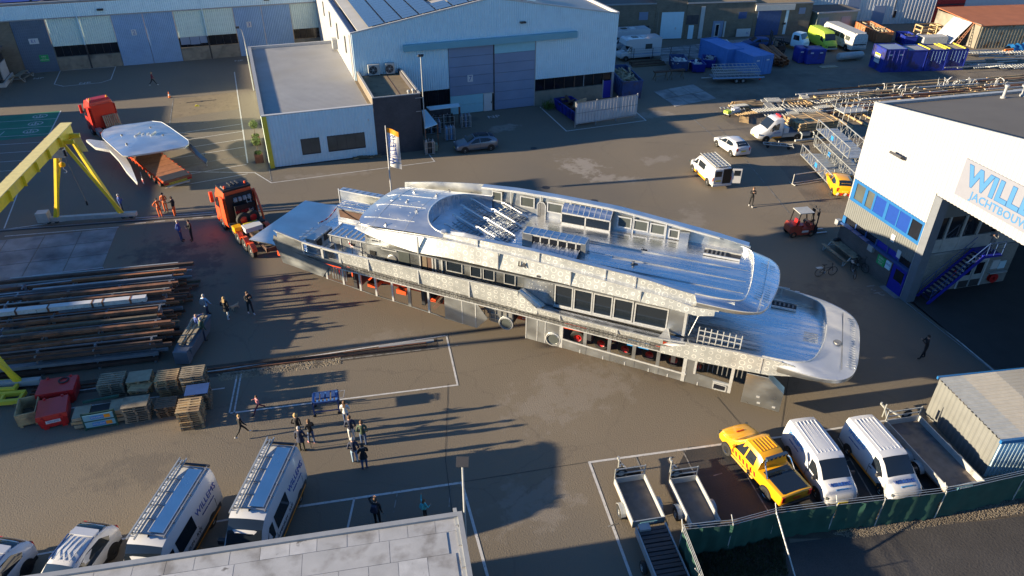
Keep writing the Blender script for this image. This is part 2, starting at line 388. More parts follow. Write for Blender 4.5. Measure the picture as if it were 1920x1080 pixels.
pl((5,431),(225,400),w=.09); pl((10,443),(222,426),w=.1); pl((8,428),(40,345),w=.1)
pl((255,409),(400,398),w=.09)
for k in range(7):
    a = Vector((-11 + k * 1.45,59.1 - k * .17,0)); line([a,a + Vector((.75,-.1,0))],.08)
line([G(1873,703),G(1705,562)],.1); pl((1290,215),(1345,262),w=.09,m='paint_faint'); pl((1345,235),(1480,400),w=.06,m='paint_faint')
pl((1500,560),(1465,800),w=.03,m='asphalt_patch'); pl((1345,745),(1392,800),(1402,812),w=.03,m='asphalt_patch'); pl((840,720),(835,860),(850,980),w=.03,m='asphalt_patch'); pl((860,905),(1105,866),w=.03,m='asphalt_patch')
def ground_text(s,p,size,dirv,upv,m='paint_line',name='painted_letters'):
    o = text_obj(s,name,M[m],frame_matrix(Vector((p[0],p[1],.014)),dirv,upv),size,ext=.001,kind='structure'); return o
for s,q,z in (('NP',(72,147),.9),('NP',(159,156),1.0),('NP',(926,219),1.1),('NP',(448,114),.9)):
    ground_text(s,G(*q),z,(1,0,0),(0,1,0))
ground_text('NP',G(1640,545),1.1,(-.09,-1,0),(1,-.09,0),'paint_faint')
for k in range(3):
    c = Vector((-22.6 - k * .05,89.4 - k * 2.37,.013)); mb = MB()
    for i in range(14):
        a0,a1 = 2 * math.pi * i / 14,2 * math.pi * (i + .96) / 14
        mb.poly([c + Vector((math.cos(a0) * .75,math.sin(a0) * .62,0)),c + Vector((math.cos(a1) * .75,math.sin(a1) * .62,0)),c + Vector((math.cos(a1) * .62,math.sin(a1) * .5,0)),c + Vector((math.cos(a0) * .62,math.sin(a0) * .5,0))])
    for x0,x1,y0,y1 in ((-.1,.02,-.2,.3),(-.1,.3,-.05,.06),(.2,.32,-.35,-.05),(-.12,.05,.36,.48),(-.35,-.25,-.3,.1),(-.35,.1,-.42,-.3)):
        mb.poly([c + Vector((x,y,.0003)) for x,y in ((x0,y0),(x1,y0),(x1,y1),(x0,y1))])
    mb.build('wheelchair_symbol',M['paint_line'],fix=False,kind='structure')
apron = thing('concrete_apron',None,None)
apron['kind'] = 'structure'
ex = (G(222,424) - G(25,445)).normalized(); ey = Vector((-ex.y,ex.x,0)); O0 = G(222,426) + Vector((0,0,0))
for r in range(7):
    n = 5
    for c in range(n):
        w,d = 2.62,2.12
        off = 1.05 if r == 5 else 0
        x1 = -c * w + off; y1 = -r * d - .1
        if r == 3 and c == 0: continue
        mb = MB(); p = O0 + ex * (x1 - w / 2) + ey * (y1 - d / 2)
        mb.at((p.x,p.y,0),math.atan2(ex.y,ex.x)).box(-w / 2 + .035,w / 2 - .035,-d / 2 + .035,d / 2 - .035,.002,.022 + rnd.uniform(0,.012))
        mb.build('slab',M['concrete'],apron)
paving = thing('concrete_paving',None,None); paving['kind'] = 'structure'
for (c0,c1,c2,nx,ny) in ((G(1225,172),G(1300,158),G(1245,186),3,2),(G(1228,92),G(1420,70),G(1236,104),8,2),(G(1170,118),G(1240,110),G(1180,128),3,1)):
    u = (c1 - c0); v = (c2 - c0)
    for i in range(nx):
        for j in range(ny):
            q = [c0 + u * ((i + a) / nx) + v * (j + b) for a,b in ((.02,.03),(.98,.03),(.98,.97),(.02,.97))]
            mb = MB(); mb.frustum([(p.x,p.y,.006) for p in q],[(p.x,p.y,.03 + .006 * ((i + j) % 2)) for p in q]); mb.build('slab',M['concrete'],paving)
def track(a,b,name):
    t = thing(name,None,None,(0,0,0)); t['kind'] = 'structure'; a = Vector(a); b = Vector(b)
    d = (b - a).normalized(); n = Vector((-d.y,d.x,0)); return t,a,b,d,n
t,a,b,d,n = track((-26,61.95,0),(3.0,57.4,0),'crane_track')
mb = MB(); mb.bar(a + Vector((0,0,.02)),b + Vector((0,0,.02)),.34,.03); mb.build('rail_groove',M['dark'],t)
mb = MB(); mb.bar(a + Vector((0,0,.045)),b + Vector((0,0,.045)),.07,.06); mb.build('rail',M['steel'],t)
t,a,b,d,n = track((-15,38.7,0),(7.9,35.75,0),'crane_track')
mb = MB(); mb.bar(a + Vector((0,0,.003)),b + Vector((0,0,.003)),1.15,.012); mb.build('rail_trench',M['soil'],t)
for k in (-.16,.16):
    mb = MB(); mb.bar(a + n * k + Vector((0,0,.05)),b + n * k - d * .7 + Vector((0,0,.05)),.06,.09); mb.build('rail',M['rust'],t)
mb = MB(); mb.bar(b - d * 3.6 + n * .3 + Vector((0,0,.06)),b - d * .2 + n * .3 + Vector((0,0,.06)),.2,.12); mb.build('buffer_beam',M['trim_grey'],t)
for q in ((1023,352),(1001,278),(1113,377)):
    p = G(*q); mb = MB(); mb.at((p.x,p.y,0)).lathe([(.33,.002),(.33,.014),(.28,.016)],14); tag(mb.build('manhole_cover',M['dark']),{1023: 'square-looking dark drain cover in the flag shadow near the yacht',1001: 'dark drain cover on the asphalt in front of the hall doors',1113: 'small dark drain cover beside the yacht upper deck edge'}[q[0]],'drain cover')
def scatter(name,m,quads,n,size,flat=.6,blade=False,seed=3):
    rr = random.Random(seed); mb = MB()
    for k in range(n):
        q = quads[rr.randrange(len(quads))]; a,b = rr.random(),rr.random()
        p = (q[0] * (1 - a) + q[1] * a) * (1 - b) + (q[3] * (1 - a) + q[2] * a) * b; s = size * rr.uniform(.4,1.3); th = rr.uniform(0,6.3)
        c,sn = math.cos(th) * s,math.sin(th) * s
        if blade:
            lean = Vector((rr.uniform(-.5,.5),rr.uniform(-.5,.5),1)) * s * 3; w = Vector((c,sn,0)) * .35
            mb.face([mb.P(p - w),mb.P(p + w),mb.P(p + lean)])
        else:
            I = [mb.P(p + v) for v in (Vector((c,sn,0)),Vector((-sn,c,0)),Vector((-c,-sn,0)),Vector((sn,-c,0)),Vector((0,0,s * flat)))]
            for i in range(4): mb.face((I[i],I[(i + 1) % 4],I[4]))
    return mb.build(name,m,fix=False,kind='stuff')
scatter('grass',M['grass'],[px((1300,1010),(1460,975),(1478,1080),(1318,1090))],9000,.055,blade=True)
scatter('dry_grass',M['wood'],[px((1560,985),(1760,940),(1780,955),(1570,1000)),px((1460,980),(1600,960),(1590,985),(1470,1000))],2500,.04,blade=True,seed=5)
scatter('gravel_stones',M['gravel'],[px((1560,1000),(1900,930),(1930,960),(1600,1010))],3500,.045,seed=6)
scatter('ballast_stones',M['wood_grey'],[px((405,702),(640,668),(640,682),(412,715))],2500,.05,seed=8)
# ================================================================ BUILDINGS
class Wall:
    """vertical plane through two ground points; s runs along it, z up, d outwards to the right of A>B"""
    def __init__(s,A,B):
        s.A = Vector((A[0],A[1],0)); B = Vector((B[0],B[1],0)); s.L = (B - s.A).length; s.u = (B - s.A).normalized(); s.n = Vector((s.u.y,-s.u.x,0)); s.rz = math.atan2(s.u.y,s.u.x)
    def w(s,a,z,d=0): return s.A + s.u * a + s.n * d + Vector((0,0,z))
    def sz(s,px_,py_):
        d = CR * ((px_ - 960) / CAM_F) - CU * ((py_ - 540) / CAM_F) + CF; o = Vector((0,0,CAM_H))
        t = (s.A - o).dot(s.n) / d.dot(s.n); p = o + d * t; return (p - s.A).dot(s.u),p.z
    def box(s,mb,a0,a1,z0,z1,d0=0,d1=.05):
        mb.at(s.A,s.rz).box(a0,a1,-d1,-d0,z0,z1); mb.at(); return mb
    def part(s,name,m,par,a0,a1,z0,z1,d0=-.1,d1=.05,**kw): return s.box(MB(),a0,a1,z0,z1,d0,d1).build(name,m,par,**kw)
    def text(s,body,name,m,a,z,d,size,par=None,**kw): return text_obj(body,name,m,frame_matrix(s.w(a,z,d),s.u,(0,0,1)),size,par,**kw)
Z = (0,0,1)
def lamp_box(par_thing,name,p,nrm): pass
YL = 107.45
lh = thing('workshop_hall','long hall with pale ribbed cladding and blue sliding doors numbered 2 and 3','hall',(-8,YL,0))
def P_(o,par):
    o.parent = par; o.matrix_parent_inverse = par.matrix_world.inverted() if False else Matrix.Translation(-Vector(par.location)); return o
WL = Wall((-29,YL),(9.8,YL)); X = lambda x: x + 29
def lpart(name,m,x0,x1,z0,z1,d0,d1,**kw): return P_(WL.part(name,m,None,X(x0),X(x1),z0,z1,d0,d1,**kw),lh)
def lribs(name,m,x0,x1,z0,z1,d=0,pitch=.25,depth=.035,**kw):
    return P_(MB().ribs((x0,YL - d,0),(1,0,0),x1 - x0,z0,z1,(0,-1,0),pitch,depth).build(name,m,fix=False,**kw),lh)
lribs('eave_band',M['clad_pale'],-29,9.8,6.5,8.1,.22)
lpart('band_flashing',M['trim_grey'],-29,9.8,6.36,6.5,0,.27)
lpart('roof',M['roof_dark'],-29,9.8,8.1,8.2,-30,.1)
mb = MB(); mb.bar((-29,YL - .15,8.3),(9.8,YL - .15,8.3),.3,.2); P_(mb.build('gutter',M['trim_grey']),lh)
for k in range(7):
    mb = MB(); mb.poly([(-30 + k * 6,YL + 1.0,8.35),(-24.3 + k * 6,YL + 1.0,8.35),(-24.3 + k * 6,YL + 7,8.9),(-30 + k * 6,YL + 7,8.9)]); P_(mb.build('solar_panel',M['blue_cont'],fix=False),lh)
lpart('brick_pier',M['brick_tan'],-29,-26.95,0,6.36,-.3,.1)
for nm,m,x0,x1 in (('sliding_door','clad_navy',-26.9,-23.15),('sliding_door','clad_blue',-15.7,-12.05),('sliding_door','clad_blue',-12.0,-8.45),('sliding_door','clad_blue',-1.05,2.5),('sliding_door','clad_blue',2.55,6.2)):
    lribs(nm,M[m],x0,x1,.03,6.36,.12,.22,.03,label={-26.9: 'dark navy ribbed door with a green sign',-15.7: 'mid blue ribbed left door leaf carrying the number 2'}.get(x0))
for x0,x1 in ((-23.1,-19.5),(-19.42,-15.75),(-8.4,-4.85),(-4.77,-1.1),(6.25,9.75)):
    lribs('wall_panel',M['clad_yellowish'],x0,x1,3.03,6.36,0,.25)
    lpart('plinth',M['concrete_wall'],x0,x1,0,1.65,-.3,.03)
    w = lpart('window',M['window_dark'],x0 + .04,x1 - .04,1.7,3.0,-.25,-.18)
    for k in range(1,4):
        mb = MB(); xx = x0 + (x1 - x0) * k / 4; mb.box(xx - .02,xx + .02,YL + .12,YL + .18,1.66,3.02); P_(mb.build('mullion',M['dark']),lh)
for x in (-19.46,-4.81): lpart('column',M['dark'],x - .09,x + .09,0,3.03,-.1,.06)
for x in (-19.46,-4.81): lpart('drainpipe',M['clad_pale'],x - .05,x + .05,3.03,8.0,.04,.3)
for x0,x1,c in ((-8.25,-7.1,.15),(-7.05,-5.9,.1),(-5.85,-4.95,.2)): lpart('blind',M['door_blue'],x0,x1,1.9 + c,3.0,-.12,-.1)
for xx,s in ((-13.5,'2'),(.65,'3')):
    mb = MB(); mb.box(xx - .3,xx + .3,YL - .2,YL - .17,3.75,4.45); pl_ = P_(mb.build('number_plate',M['white']),lh)
    t_ = text_obj(s,'number',M['letter_blue'],frame_matrix((xx,YL - .205,4.08),(1,0,0),Z),.72,lh); P_(t_,lh)
lpart('number_plate',M['white'],-25.5,-24.45,3.55,4.2,.1,.2)
P_(text_obj('E1','number',M['letter_blue'],frame_matrix((-25.0,YL - .205,3.87),(1,0,0),Z),.55),lh)
sg = lpart('safety_sign',M['sign_green'],-24.95,-23.95,1.35,2.15,.1,.2)
P_(text_obj('EHBO\n+ ->\nVERZAMEL','sign_letters',M['white'],frame_matrix((-24.45,YL - .205,1.75),(1,0,0),Z),.2),lh)
for x in (-16.6,3.4): lpart('wall_lamp',M['dark'],x - .35,x + .35,7.05,7.25,.2,.6)
do = thing('porch_building','dark roofed building with white corner panel at the left edge beside hall door E1','building',(-30,102,0))
mb = MB(); mb.box(-40,-28.3,98.3,106.6,3.4,3.8); P_(mb.build('roof',M['roof_dark']),do)
mb = MB(); mb.box(-40,-28.6,98.6,106.4,2.3,3.4); P_(mb.build('fascia',M['dark']),do)
mb = MB(); mb.box(-40,-28.2,101.9,102.1,0,.5).box(-28.4,-28.2,102.1,106.6,0,.5); P_(mb.build('base',M['trim_white']),do)
mb = MB(); mb.box(-28.62,-28.5,103.4,106.3,.5,2.3); P_(mb.build('wall_panel',M['trim_white']),do)
mb = MB(); mb.box(-40,-28.7,102.3,102.5,.5,2.3).box(-28.8,-28.7,102.5,103.4,.5,2.3); P_(mb.build('window',M['window_dark']),do)
for nm,lb,x0,x1,y0,y1,z in (('warehouse','flat roofed warehouse west of the numbered hall, outside the frame',-60,-44,98.6,125,9.0),('warehouse','low flat roofed warehouse west of the green bays, outside the frame',-52,-36,63,92.4,5.5),('warehouse','taller warehouse west of the storage racks, outside the frame',-52,-35,38.6,62.4,6.9)):
    w = thing(nm,lb,'building',((x0 + x1) / 2,(y0 + y1) / 2,0))
    mb = MB(); mb.box(x0,x1,y0,y1,0,z - .3); P_(mb.build('wall',M['clad_grey']),w)
    mb = MB(); mb.box(x0 - .1,x1 + .1,y0 - .1,y1 + .1,z - .3,z); P_(mb.build('roof',M['roof_dark']),w)
YM,HX0,HX1,RX,RZ,EZ = 75.68,9.78,39.42,24.6,11.95,9.45
mh = thing('gabled_hall','large pale blue gabled hall with tall double doors numbered 7 and solar roof','hall',(RX,YM,0))
def rz_(x): return RZ - abs(x - RX) * (RZ - EZ) / (RX - HX0) if x < RX else RZ - (x - RX) * (RZ - EZ) / (HX1 - RX)
def mrib(name,m,x0,x1,z0,z1,d=0,**kw): return P_(MB().ribs((x0,YM - d,0),(1,0,0),x1 - x0,z0,z1,(0,-1,0),.25,.04).build(name,m,fix=False,**kw),mh)
def mbox(name,m,x0,x1,z0,z1,d0,d1,**kw):
    mb = MB(); mb.box(x0,x1,YM - d1,YM - d0,z0,z1); return P_(mb.build(name,M[m] if isinstance(m,str) else m,**kw),mh)
top = lambda x0: (lambda r: rz_(x0 + r))
mrib('gable_cladding',M['clad_pale'],HX0,19.72,2.95,top(HX0)); mrib('gable_cladding',M['clad_pale'],29.52,HX1,3.0,top(29.52)); mrib('gable_cladding',M['clad_pale'],19.72,29.52,7.6,top(19.72))
mbox('door_track_cover','clad_teal',14.95,34.3,7.34,7.98,.0,.5)
zz = [0.05,1.05,2.08,3.12,4.16,5.2,6.24,7.32]
for leaf,(x0,x1) in enumerate(((19.76,24.7),(24.82,29.5))):
    for k in range(7):
        m = 'door_teal' if (leaf == 0 and k < 2) or (leaf == 1 and k == 6) else 'door_blue'
        a0 = x0; a1 = 23.5 if leaf == 0 and k < 2 else x1
        mbox('door_panel',m,a0,a1,zz[k] + .015,zz[k + 1] - .015,-.05,.06 + .006 * (k % 2))
mbox('wicket_door','white',23.56,24.52,.05,1.98,-.05,.09); mbox('door_handle','dark',24.38,24.45,.9,1.1,.09,.14)
mbox('door_frame','trim_white',23.5,24.7,1.99,2.07,-.05,.1); mbox('door_post','dark',24.7,24.82,0,7.34,-.05,.1); mbox('door_post','trim_grey',29.5,29.6,0,7.34,0,.08)
mbox('number_plate','white',21.75,22.35,3.5,4.25,.05,.1); P_(text_obj('7','number',M['letter_blue'],frame_matrix((22.05,YM - .105,3.86),(1,0,0),Z),.75),mh)
mbox('plinth','concrete_wall',29.6,38.05,0,1.62,-.2,.05)
for k in range(8):
    a0 = 29.64 + k * 1.21; mbox('window','window_dark',a0,a0 + 1.15,1.66,2.98,-.3,-.22)
    mbox('mullion','rust_dark' if k != 4 else 'trim_grey',a0 + 1.15,a0 + (1.21 if k != 3 else 1.3),1.62,2.98,-.25,-.1)
for k in range(4): mbox('window','window_dark',14.7 + k * 1.27,15.92 + k * 1.27,.95,2.93,-.3,-.2)
mbox('plinth','brick_dark',14.6,19.74,0,.95,-.2,.0)
mbox('side_door','blue_door',38.12,39.12,.03,2.05,-.05,.03); mbox('door_frame','trim_grey',38.02,38.12,0,2.15,-.05,.06); mbox('column','trim_grey',39.14,39.4,0,3.0,-.2,.02)
mbox('wall_lamp','dark',27.7,28.3,9.25,9.4,.03,.45)
mb = MB(); mb.ribs((HX0,135,0),(0,-1,0),135 - YM,0,EZ,(-1,0,0),.25,.04); P_(mb.build('side_cladding',M['clad_cream'],fix=False),mh)
mb = MB(); mb.box(HX1 - .05,HX1,YM + .01,135,0,EZ - .02); P_(mb.build('side_wall',M['clad_pale']),mh)
for k in range(4):
    mb = MB(); yy = 79.5 + k * 6; mb.box(HX0 - .12,HX0 - .05,yy,yy + .5,6.6,8.3); P_(mb.build('side_window',M['glass_dull']),mh)
mb = MB(); mb.tube((HX0 - .12,YM + .25,5.0),(HX0 - .12,YM + .25,9.3),.06); P_(mb.build('drainpipe',M['trim_white']),mh)
mb = MB(); mb.box(HX0 - .55,HX0 - .06,87.6,88.6,5.0,6.1); P_(mb.build('air_duct',M['galv_pale']),mh)
def rpt(x,y,dz=0): return (x,y,rz_(x) + dz)
for x0,x1,m in ((HX0 + .9,RX,'roof_pale'),(RX,HX1 - .4,'roof_pale')):
    mb = MB(); mb.frustum([rpt(x0,YM + .1,-.3),rpt(x1,YM + .1,-.3),rpt(x1,135,-.3),rpt(x0,135,-.3)],[rpt(x0,YM + .1,-.15),rpt(x1,YM + .1,-.15),rpt(x1,135,-.15),rpt(x0,135,-.15)]); P_(mb.build('roof',M[m]),mh)
mb = MB(); mb.box(HX0 + .1,HX0 + .9,YM + .1,135,EZ - .5,EZ - .42).box(HX0,HX0 + .1,YM + .02,135,EZ - .02,EZ + .05); P_(mb.build('eave_gutter',M['door_blue']),mh)
mb = MB()
for a,b in ((HX0 - .04,RX),(RX,HX1 + .03)):
    p0,p1 = rpt(max(a,HX0),YM - .03),rpt(min(b,HX1),YM - .03); mb.bar((p0[0],p0[1],p0[2] + .02),(p1[0],p1[1],p1[2] + .02),.16,.14)
P_(mb.build('verge_trim',M['trim_white']),mh)
mb = MB(); mb.bar((HX1 - .1,YM,EZ),(HX1 - .1,135,EZ),.3,.3); P_(mb.build('eave_trim',M['trim_white']),mh)
spm = MB(); spm.box(0,1.62,0,.98,0,.04); sp0 = None
pitchd = math.atan2(RZ - EZ,RX - HX0)
for i in range(7):
    for j in range(18):
        x = 11.75 + i * 1.78; y = YM + .55 + j * 1.02
        if i == 4 and j in (3,4): continue
        if sp0 is None: sp0 = spm.build('solar_panel',M['solar'],mh); o = sp0
        else: o = inst(sp0,'solar_panel',mh)
        o.location = (x - RX,y - YM,rz_(x) + .03); o.rotation_euler = (0,-pitchd,0)
for j in range(8):
    o = inst(sp0,'solar_panel',mh,(27.0 + 2 - RX,0,0)); x = 26 + 0; o.location = (26.5 + (j % 2) * 1.8 - RX,.6 + (j // 2) * 1.02,rz_(26.5 + (j % 2) * 1.8) + .03); o.rotation_euler = (0,pitchd,0)
lo = thing('office_block','low flat roofed office with pale ribbed walls and a yellow corner strip','building',(5,66.84,0))
YB = 66.84
def lob(name,m,*a,**kw):
    mb = MB(); mb.box(*a); return P_(mb.build(name,M[m],**kw),lo)
mb = MB(); mb.ribs((.42,YB,0),(1,0,0),9.58,.12,5.0,(0,-1,0),.3,.035); P_(mb.build('front_cladding',M['clad_pale'],fix=False),lo)
lob('plinth','dark',.02,9.98,YB - .01,YB + .1,0,.12); lob('corner_strip','yellow_bright',0,.42,YB - .06,YB + .1,.05,5.0)
mb = MB(); mb.ribs((0,91.6,0),(0,-1,0),91.6 - YB - .1,.05,5.0,(-1,0,0),.3,.035); P_(mb.build('side_cladding',M['clad_yellowish'],fix=False),lo)
mb = MB(); mb.ribs((.35,YB + .35,4.72),(0,1,0),24.3,0,.001,(0,0,1),.3,.03)
mb = MB(); xs = []
yy = YB + .3; ring = []
while yy < 91.5:
    for fr,dz in ((0,0),(.12,.035),(.19,.035),(.31,0)):
        ring.append((yy + fr,4.72 + dz))
    yy += .38
I0 = [mb.P((.3,a,z)) for a,z in ring]; I1 = [mb.P((9.72,a,z)) for a,z in ring]
for k in range(len(ring) - 1): mb.face((I0[k],I1[k],I1[k + 1],I0[k + 1]))
P_(mb.build('roof_sheet',M['roof_pale'],fix=False),lo)
lob('roof_edge','trim_white',0,10.0,YB - .05,YB + .3,5.0,5.07); lob('roof_edge','trim_grey',-.05,.3,YB + .3,91.6,4.98,5.06); lob('roof_edge','trim_white',-.05,9.75,91.55,91.75,4.7,5.04)
lob('back_wall','clad_yellowish',0,9.7,91.3,91.55,0,4.7); lob('gutter','roof_brown',9.72,10.0,66.9,75.6,4.7,4.76)
for x0,x1,n in ((3.05,4.75,2),(5.45,8.95,4)):
    fr = lob('window_frame','dark',x0,x1,YB - .05,YB + .06,.98,2.52)
    for k in range(n):
        a = x0 + .06 + k * (x1 - x0 - .06) / n; mb = MB(); mb.box(a,a + (x1 - x0 - .06) / n - .06,YB - .062,YB - .045,1.1,2.46); P_(mb.build('pane',M['glass_dull']),lo)
    lob('window_trim','clad_pale',x0 - .1,x1 + .1,YB - .07,YB - .0,.9,.97)
lob('wall_lamp','white',9.4,9.5,YB - .12,YB - .03,3.6,3.75)
br = thing('brick_annex','dark brick flat roofed annexe between the office and the tall doors','building',(12.2,YB,0))
def brb(name,m,*a,**kw):
    mb = MB(); mb.box(*a); return P_(mb.build(name,M[m],**kw),br)
brb('front_wall','brick',10.02,14.55,YB - .02,YB + .3,0,5.62); brb('side_wall','brick',14.25,14.55,YB + .3,75.6,0,5.62); brb('side_wall','brick_tan',10.02,10.32,YB + .3,75.6,0,5.62)
brb('roof','roof_brown',10.32,14.25,YB + .3,75.62,5.1,5.2); brb('roof_trim','trim_grey',10.0,14.58,YB - .05,YB + .12,5.62,5.7)
brb('roof_trim','roof_pale',10.0,10.2,YB + .12,75.6,5.62,5.7); brb('roof_trim','roof_pale',14.4,14.58,YB + .12,75.6,5.62,5.7)
for x,y in ((13.6,67.6),(14.1,67.9)):
    mb = MB(); mb.at((x,y,5.2)).lathe([(.09,0),(.09,.45),(.15,.47),(.15,.6),(.05,.66)],10); P_(mb.build('roof_vent',M['galv_pale']),br)
mb = MB(); mb.box(12.9,12.96,YB + .4,75.4,5.2,5.215); P_(mb.build('roof_seam',M['rust_dark']),br)
for x0,x1,lb in ((11.15,12.3,'grey air conditioner on the gable wall above the brick annexe, left of two'),(12.96,13.85,'smaller air conditioner on the gable wall above the brick annexe, right of two')):
    t = thing('air_conditioner',lb,'air conditioner',((x0 + x1) / 2,YM - .3,5.2),0,'air conditioners above the annexe roof'); w = (x1 - x0) / 2
    MB().box(-w,w,-.25,.2,0.1,1.15).build('casing',M['galv_pale'],t)
    mb = MB(); mb.at((-.08,-.255,.62)).lathe([(.42,-.012),(.42,.0),(.36,.002)],20,'Y'); mb.build('fan_grille',M['dark'],t)
    mb = MB(); mb.at((-.08,-.27,.62)).lathe([(.1,-.01),(.1,.01)],10,'Y'); [mb.at((-.08,-.27,.62),0,0,a * math.pi / 3).box(-.4,.4,-.005,.005,-.012,.012) for a in range(3)]; mb.build('fan',M['trim_grey'],t)
    MB().box(-w + .1,-w + .2,-.2,.2,0,.1).box(w - .2,w - .1,-.2,.2,0,.1).build('foot',M['dark'],t)
WB = Wall(G(1160,77.5),G(1415,68)); row_o = G(1160,77.5)
def brow(name,label,s0,s1,h,m,roof='roof_dark',depth=9):
    t = thing(name,label,'building',WB.w((s0 + s1) / 2,0),WB.rz); t['_w'] = 0
    del t['_w']
    MB().box(-(s1 - s0) / 2,(s1 - s0) / 2,0,depth,0,h).build('wall',M[m],t)
    MB().box(-(s1 - s0) / 2 - .06,(s1 - s0) / 2 + .06,-.08,depth,h,h + .12).build('roof',M[roof],t)
    MB().box(-(s1 - s0) / 2 - .04,(s1 - s0) / 2 + .04,-.12,-.05,h - .02,h + .16).build('gutter',M['trim_grey'],t)
    return t,(s0 + s1) / 2
def onwall(t,mid,name,m,q0,q1,d0=-.05,d1=.06):
    (a0,z0),(a1,z1) = WB.sz(*q0),WB.sz(*q1); return MB().box(min(a0,a1) - mid,max(a0,a1) - mid,-d1,-d0,max(0,min(z0,z1)),max(z0,z1)).build(name,M[m],t)
sA = WB.sz(1228,40)[0]; sB = WB.sz(1285,40)[0]; sC = WB.sz(1411,40)[0]
t,c = brow('brick_workshop','dark brick back workshop with a small blue square window behind the motorhomes',-4,sA - .05,5.1,'brick_tan')
onwall(t,c,'window','door_blue',(1199,23),(1214,37)); onwall(t,c,'vent','dark',(1194,48),(1200,52)); onwall(t,c,'vent','dark',(1211,48),(1217,52))
t,c = brow('brick_workshop','brick garage unit with a wide pale blue roller door',sA,sB,6.2,'brick_tan')
onwall(t,c,'roller_door','clad_pale',(1236,73),(1283,22)); onwall(t,c,'door_pier','concrete_wall',(1229,74),(1236,22)); onwall(t,c,'letter_box','white',(1265,51),(1267,55),0,.1)
t,c = brow('brick_workshop','tan brick workshop with a pale narrow door and a glazed grey entrance',sB + .05,sC,5.0,'brick_tan','roof_brown')
onwall(t,c,'side_door','clad_pale',(1288,73),(1301,47)); d = onwall(t,c,'entrance','door_blue',(1333,70),(1357,39)); onwall(t,c,'glass_door','trim_white',(1337.5,69),(1350,44),.05,.09); onwall(t,c,'door_pane','glass',(1339.5,67),(1348,46),.09,.11)
onwall(t,c,'window','blue_cart',(1384,35),(1401,22)); onwall(t,c,'lintel','brick_dark',(1286,46),(1311,28),0,.02)
for a in (1315,1357.5): onwall(t,c,'drainpipe','trim_white',(a - .8,73 if a < 1350 else 69),(a + .8,12 if a < 1350 else 40),0,.12)
t,c = brow('brick_workshop','tan brick garage with a dark blue roller door and white fascia',sC + .05,WB.sz(1518,40)[0],4.6,'brick_tan','roof_brown')
onwall(t,c,'roller_door','blue_cart',(1414,67),(1466,19),.0,.08); onwall(t,c,'fascia','trim_white',(1416,20),(1491,7),0,.25); onwall(t,c,'door_panel','clad_pale',(1466,64),(1480,19),.0,.06); onwall(t,c,'window','door_blue',(1497,26),(1511,14)); onwall(t,c,'vent','dark',(1466,46),(1473,42),.06,.1)
pn = thing('panel_board','white board with dark letters leaning on the tan brick wall','board',WB.w(WB.sz(1390,71)[0],0,.3),WB.rz)
MB().box(-1.1,1.1,-.04,.04,.1,1.25).build('panel',M['white'],pn); text_obj('IC','letters',M['letter_blue'],frame_matrix((.7,-.045,.6),(1,0,0),Z),.5,pn)
k0,k1 = G(1526,64),G(1600,58.5); WK = Wall(k0,k1)
ki = thing('transformer_kiosk','grey green flat roofed kiosk with two doors behind the lime van','kiosk',WK.w(WK.L / 2,0),WK.rz)
MB().box(-WK.L / 2,WK.L / 2,0,7.5,0,3.0).build('wall',M['clad_kiosk'],ki); MB().box(-WK.L / 2 - .2,WK.L / 2 + .2,-.2,7.7,3.0,3.22).build('roof',M['galv_pale'],ki); MB().box(-WK.L / 2,WK.L / 2,.05,7.5,3.22,3.26).build('roof_sheet',M['roof_dark'],ki)
for a in (-2.3,1.6): MB().box(a - .8,a + .8,-.05,0,.1,2.35).build('door',M['trim_grey'],ki)
WW = Wall(G(1500,50),G(1745,42.5))
wh = thing('white_hall','white ribbed hall with grey roller doors beyond the kiosk','hall',WW.w(WW.L / 2,0),WW.rz); hl = WW.L / 2
mb = MB(); mb.ribs((-hl - 12,0,0),(1,0,0),2 * hl + 12,0,9,(0,-1,0),.6,.06); mb.build('cladding',M['white'],wh,fix=False); MB().box(-hl - 12,hl,.1,20,8.9,9).build('roof',M['roof_pale'],wh)
for q0,q1,m in (((1580,44),(1624,-40),'door_blue'),((1630,46),(1662,10),'door_blue'),((1676,18),(1690,-30),'window_dark'),((1673,33),(1681,20),'window_dark')):
    (a0,z0),(a1,z1) = WW.sz(*q0),WW.sz(*q1); MB().box(a0 - hl,a1 - hl,-.12,.02,max(0,z0),z1).build('roller_door' if m != 'window_dark' else 'window',M[m],wh)
W2 = Wall(G(1746,43),G(1800,40)); rd = thing('red_hall','dark red fronted hall between the white halls','hall',W2.w(W2.L / 2,0),W2.rz)
MB().box(-W2.L / 2,W2.L / 2,.2,20,0,8.6).build('wall',M['red'],rd); MB().box(-W2.L / 2,W2.L / 2,.1,.2,2.6,2.75).build('door_lintel',M['dark'],rd)
W3 = Wall(G(1800,40),G(2050,28)); w3 = thing('white_hall','plain white hall behind the rust roofed shed','hall',W3.w(W3.L / 2,0),W3.rz)
MB().box(-W3.L / 2,W3.L / 2,.3,20,0,9).build('wall',M['white'],w3); MB().box(-W3.L / 2 + .1,W3.L / 2,.2,20,9,9.1).build('roof',M['roof_pale'],w3)
RS = Wall(G(1826,91),G(1925,87)); rs = thing('storage_shed','ribbed beige shed with a rust orange roof at the top right','shed',RS.A,RS.rz)
mb = MB(); mb.ribs((0,0,0),(1,0,0),26,0,3.05,(0,-1,0),.5,.05); mb.build('front_cladding',M['clad_rusty'],rs,fix=False); MB().box(-.03,.05,.02,9.6,0,3.3).build('end_wall',M['concrete_wall'],rs)
mb = MB(); mb.frustum([(-.15,-.15,3.1),(26,-.15,3.1),(26,9.8,3.6),(-.15,9.8,3.6)],[(-.15,-.15,3.2),(26,-.15,3.2),(26,9.8,3.7),(-.15,9.8,3.7)]); mb.build('roof',M['roof_rust'],rs)
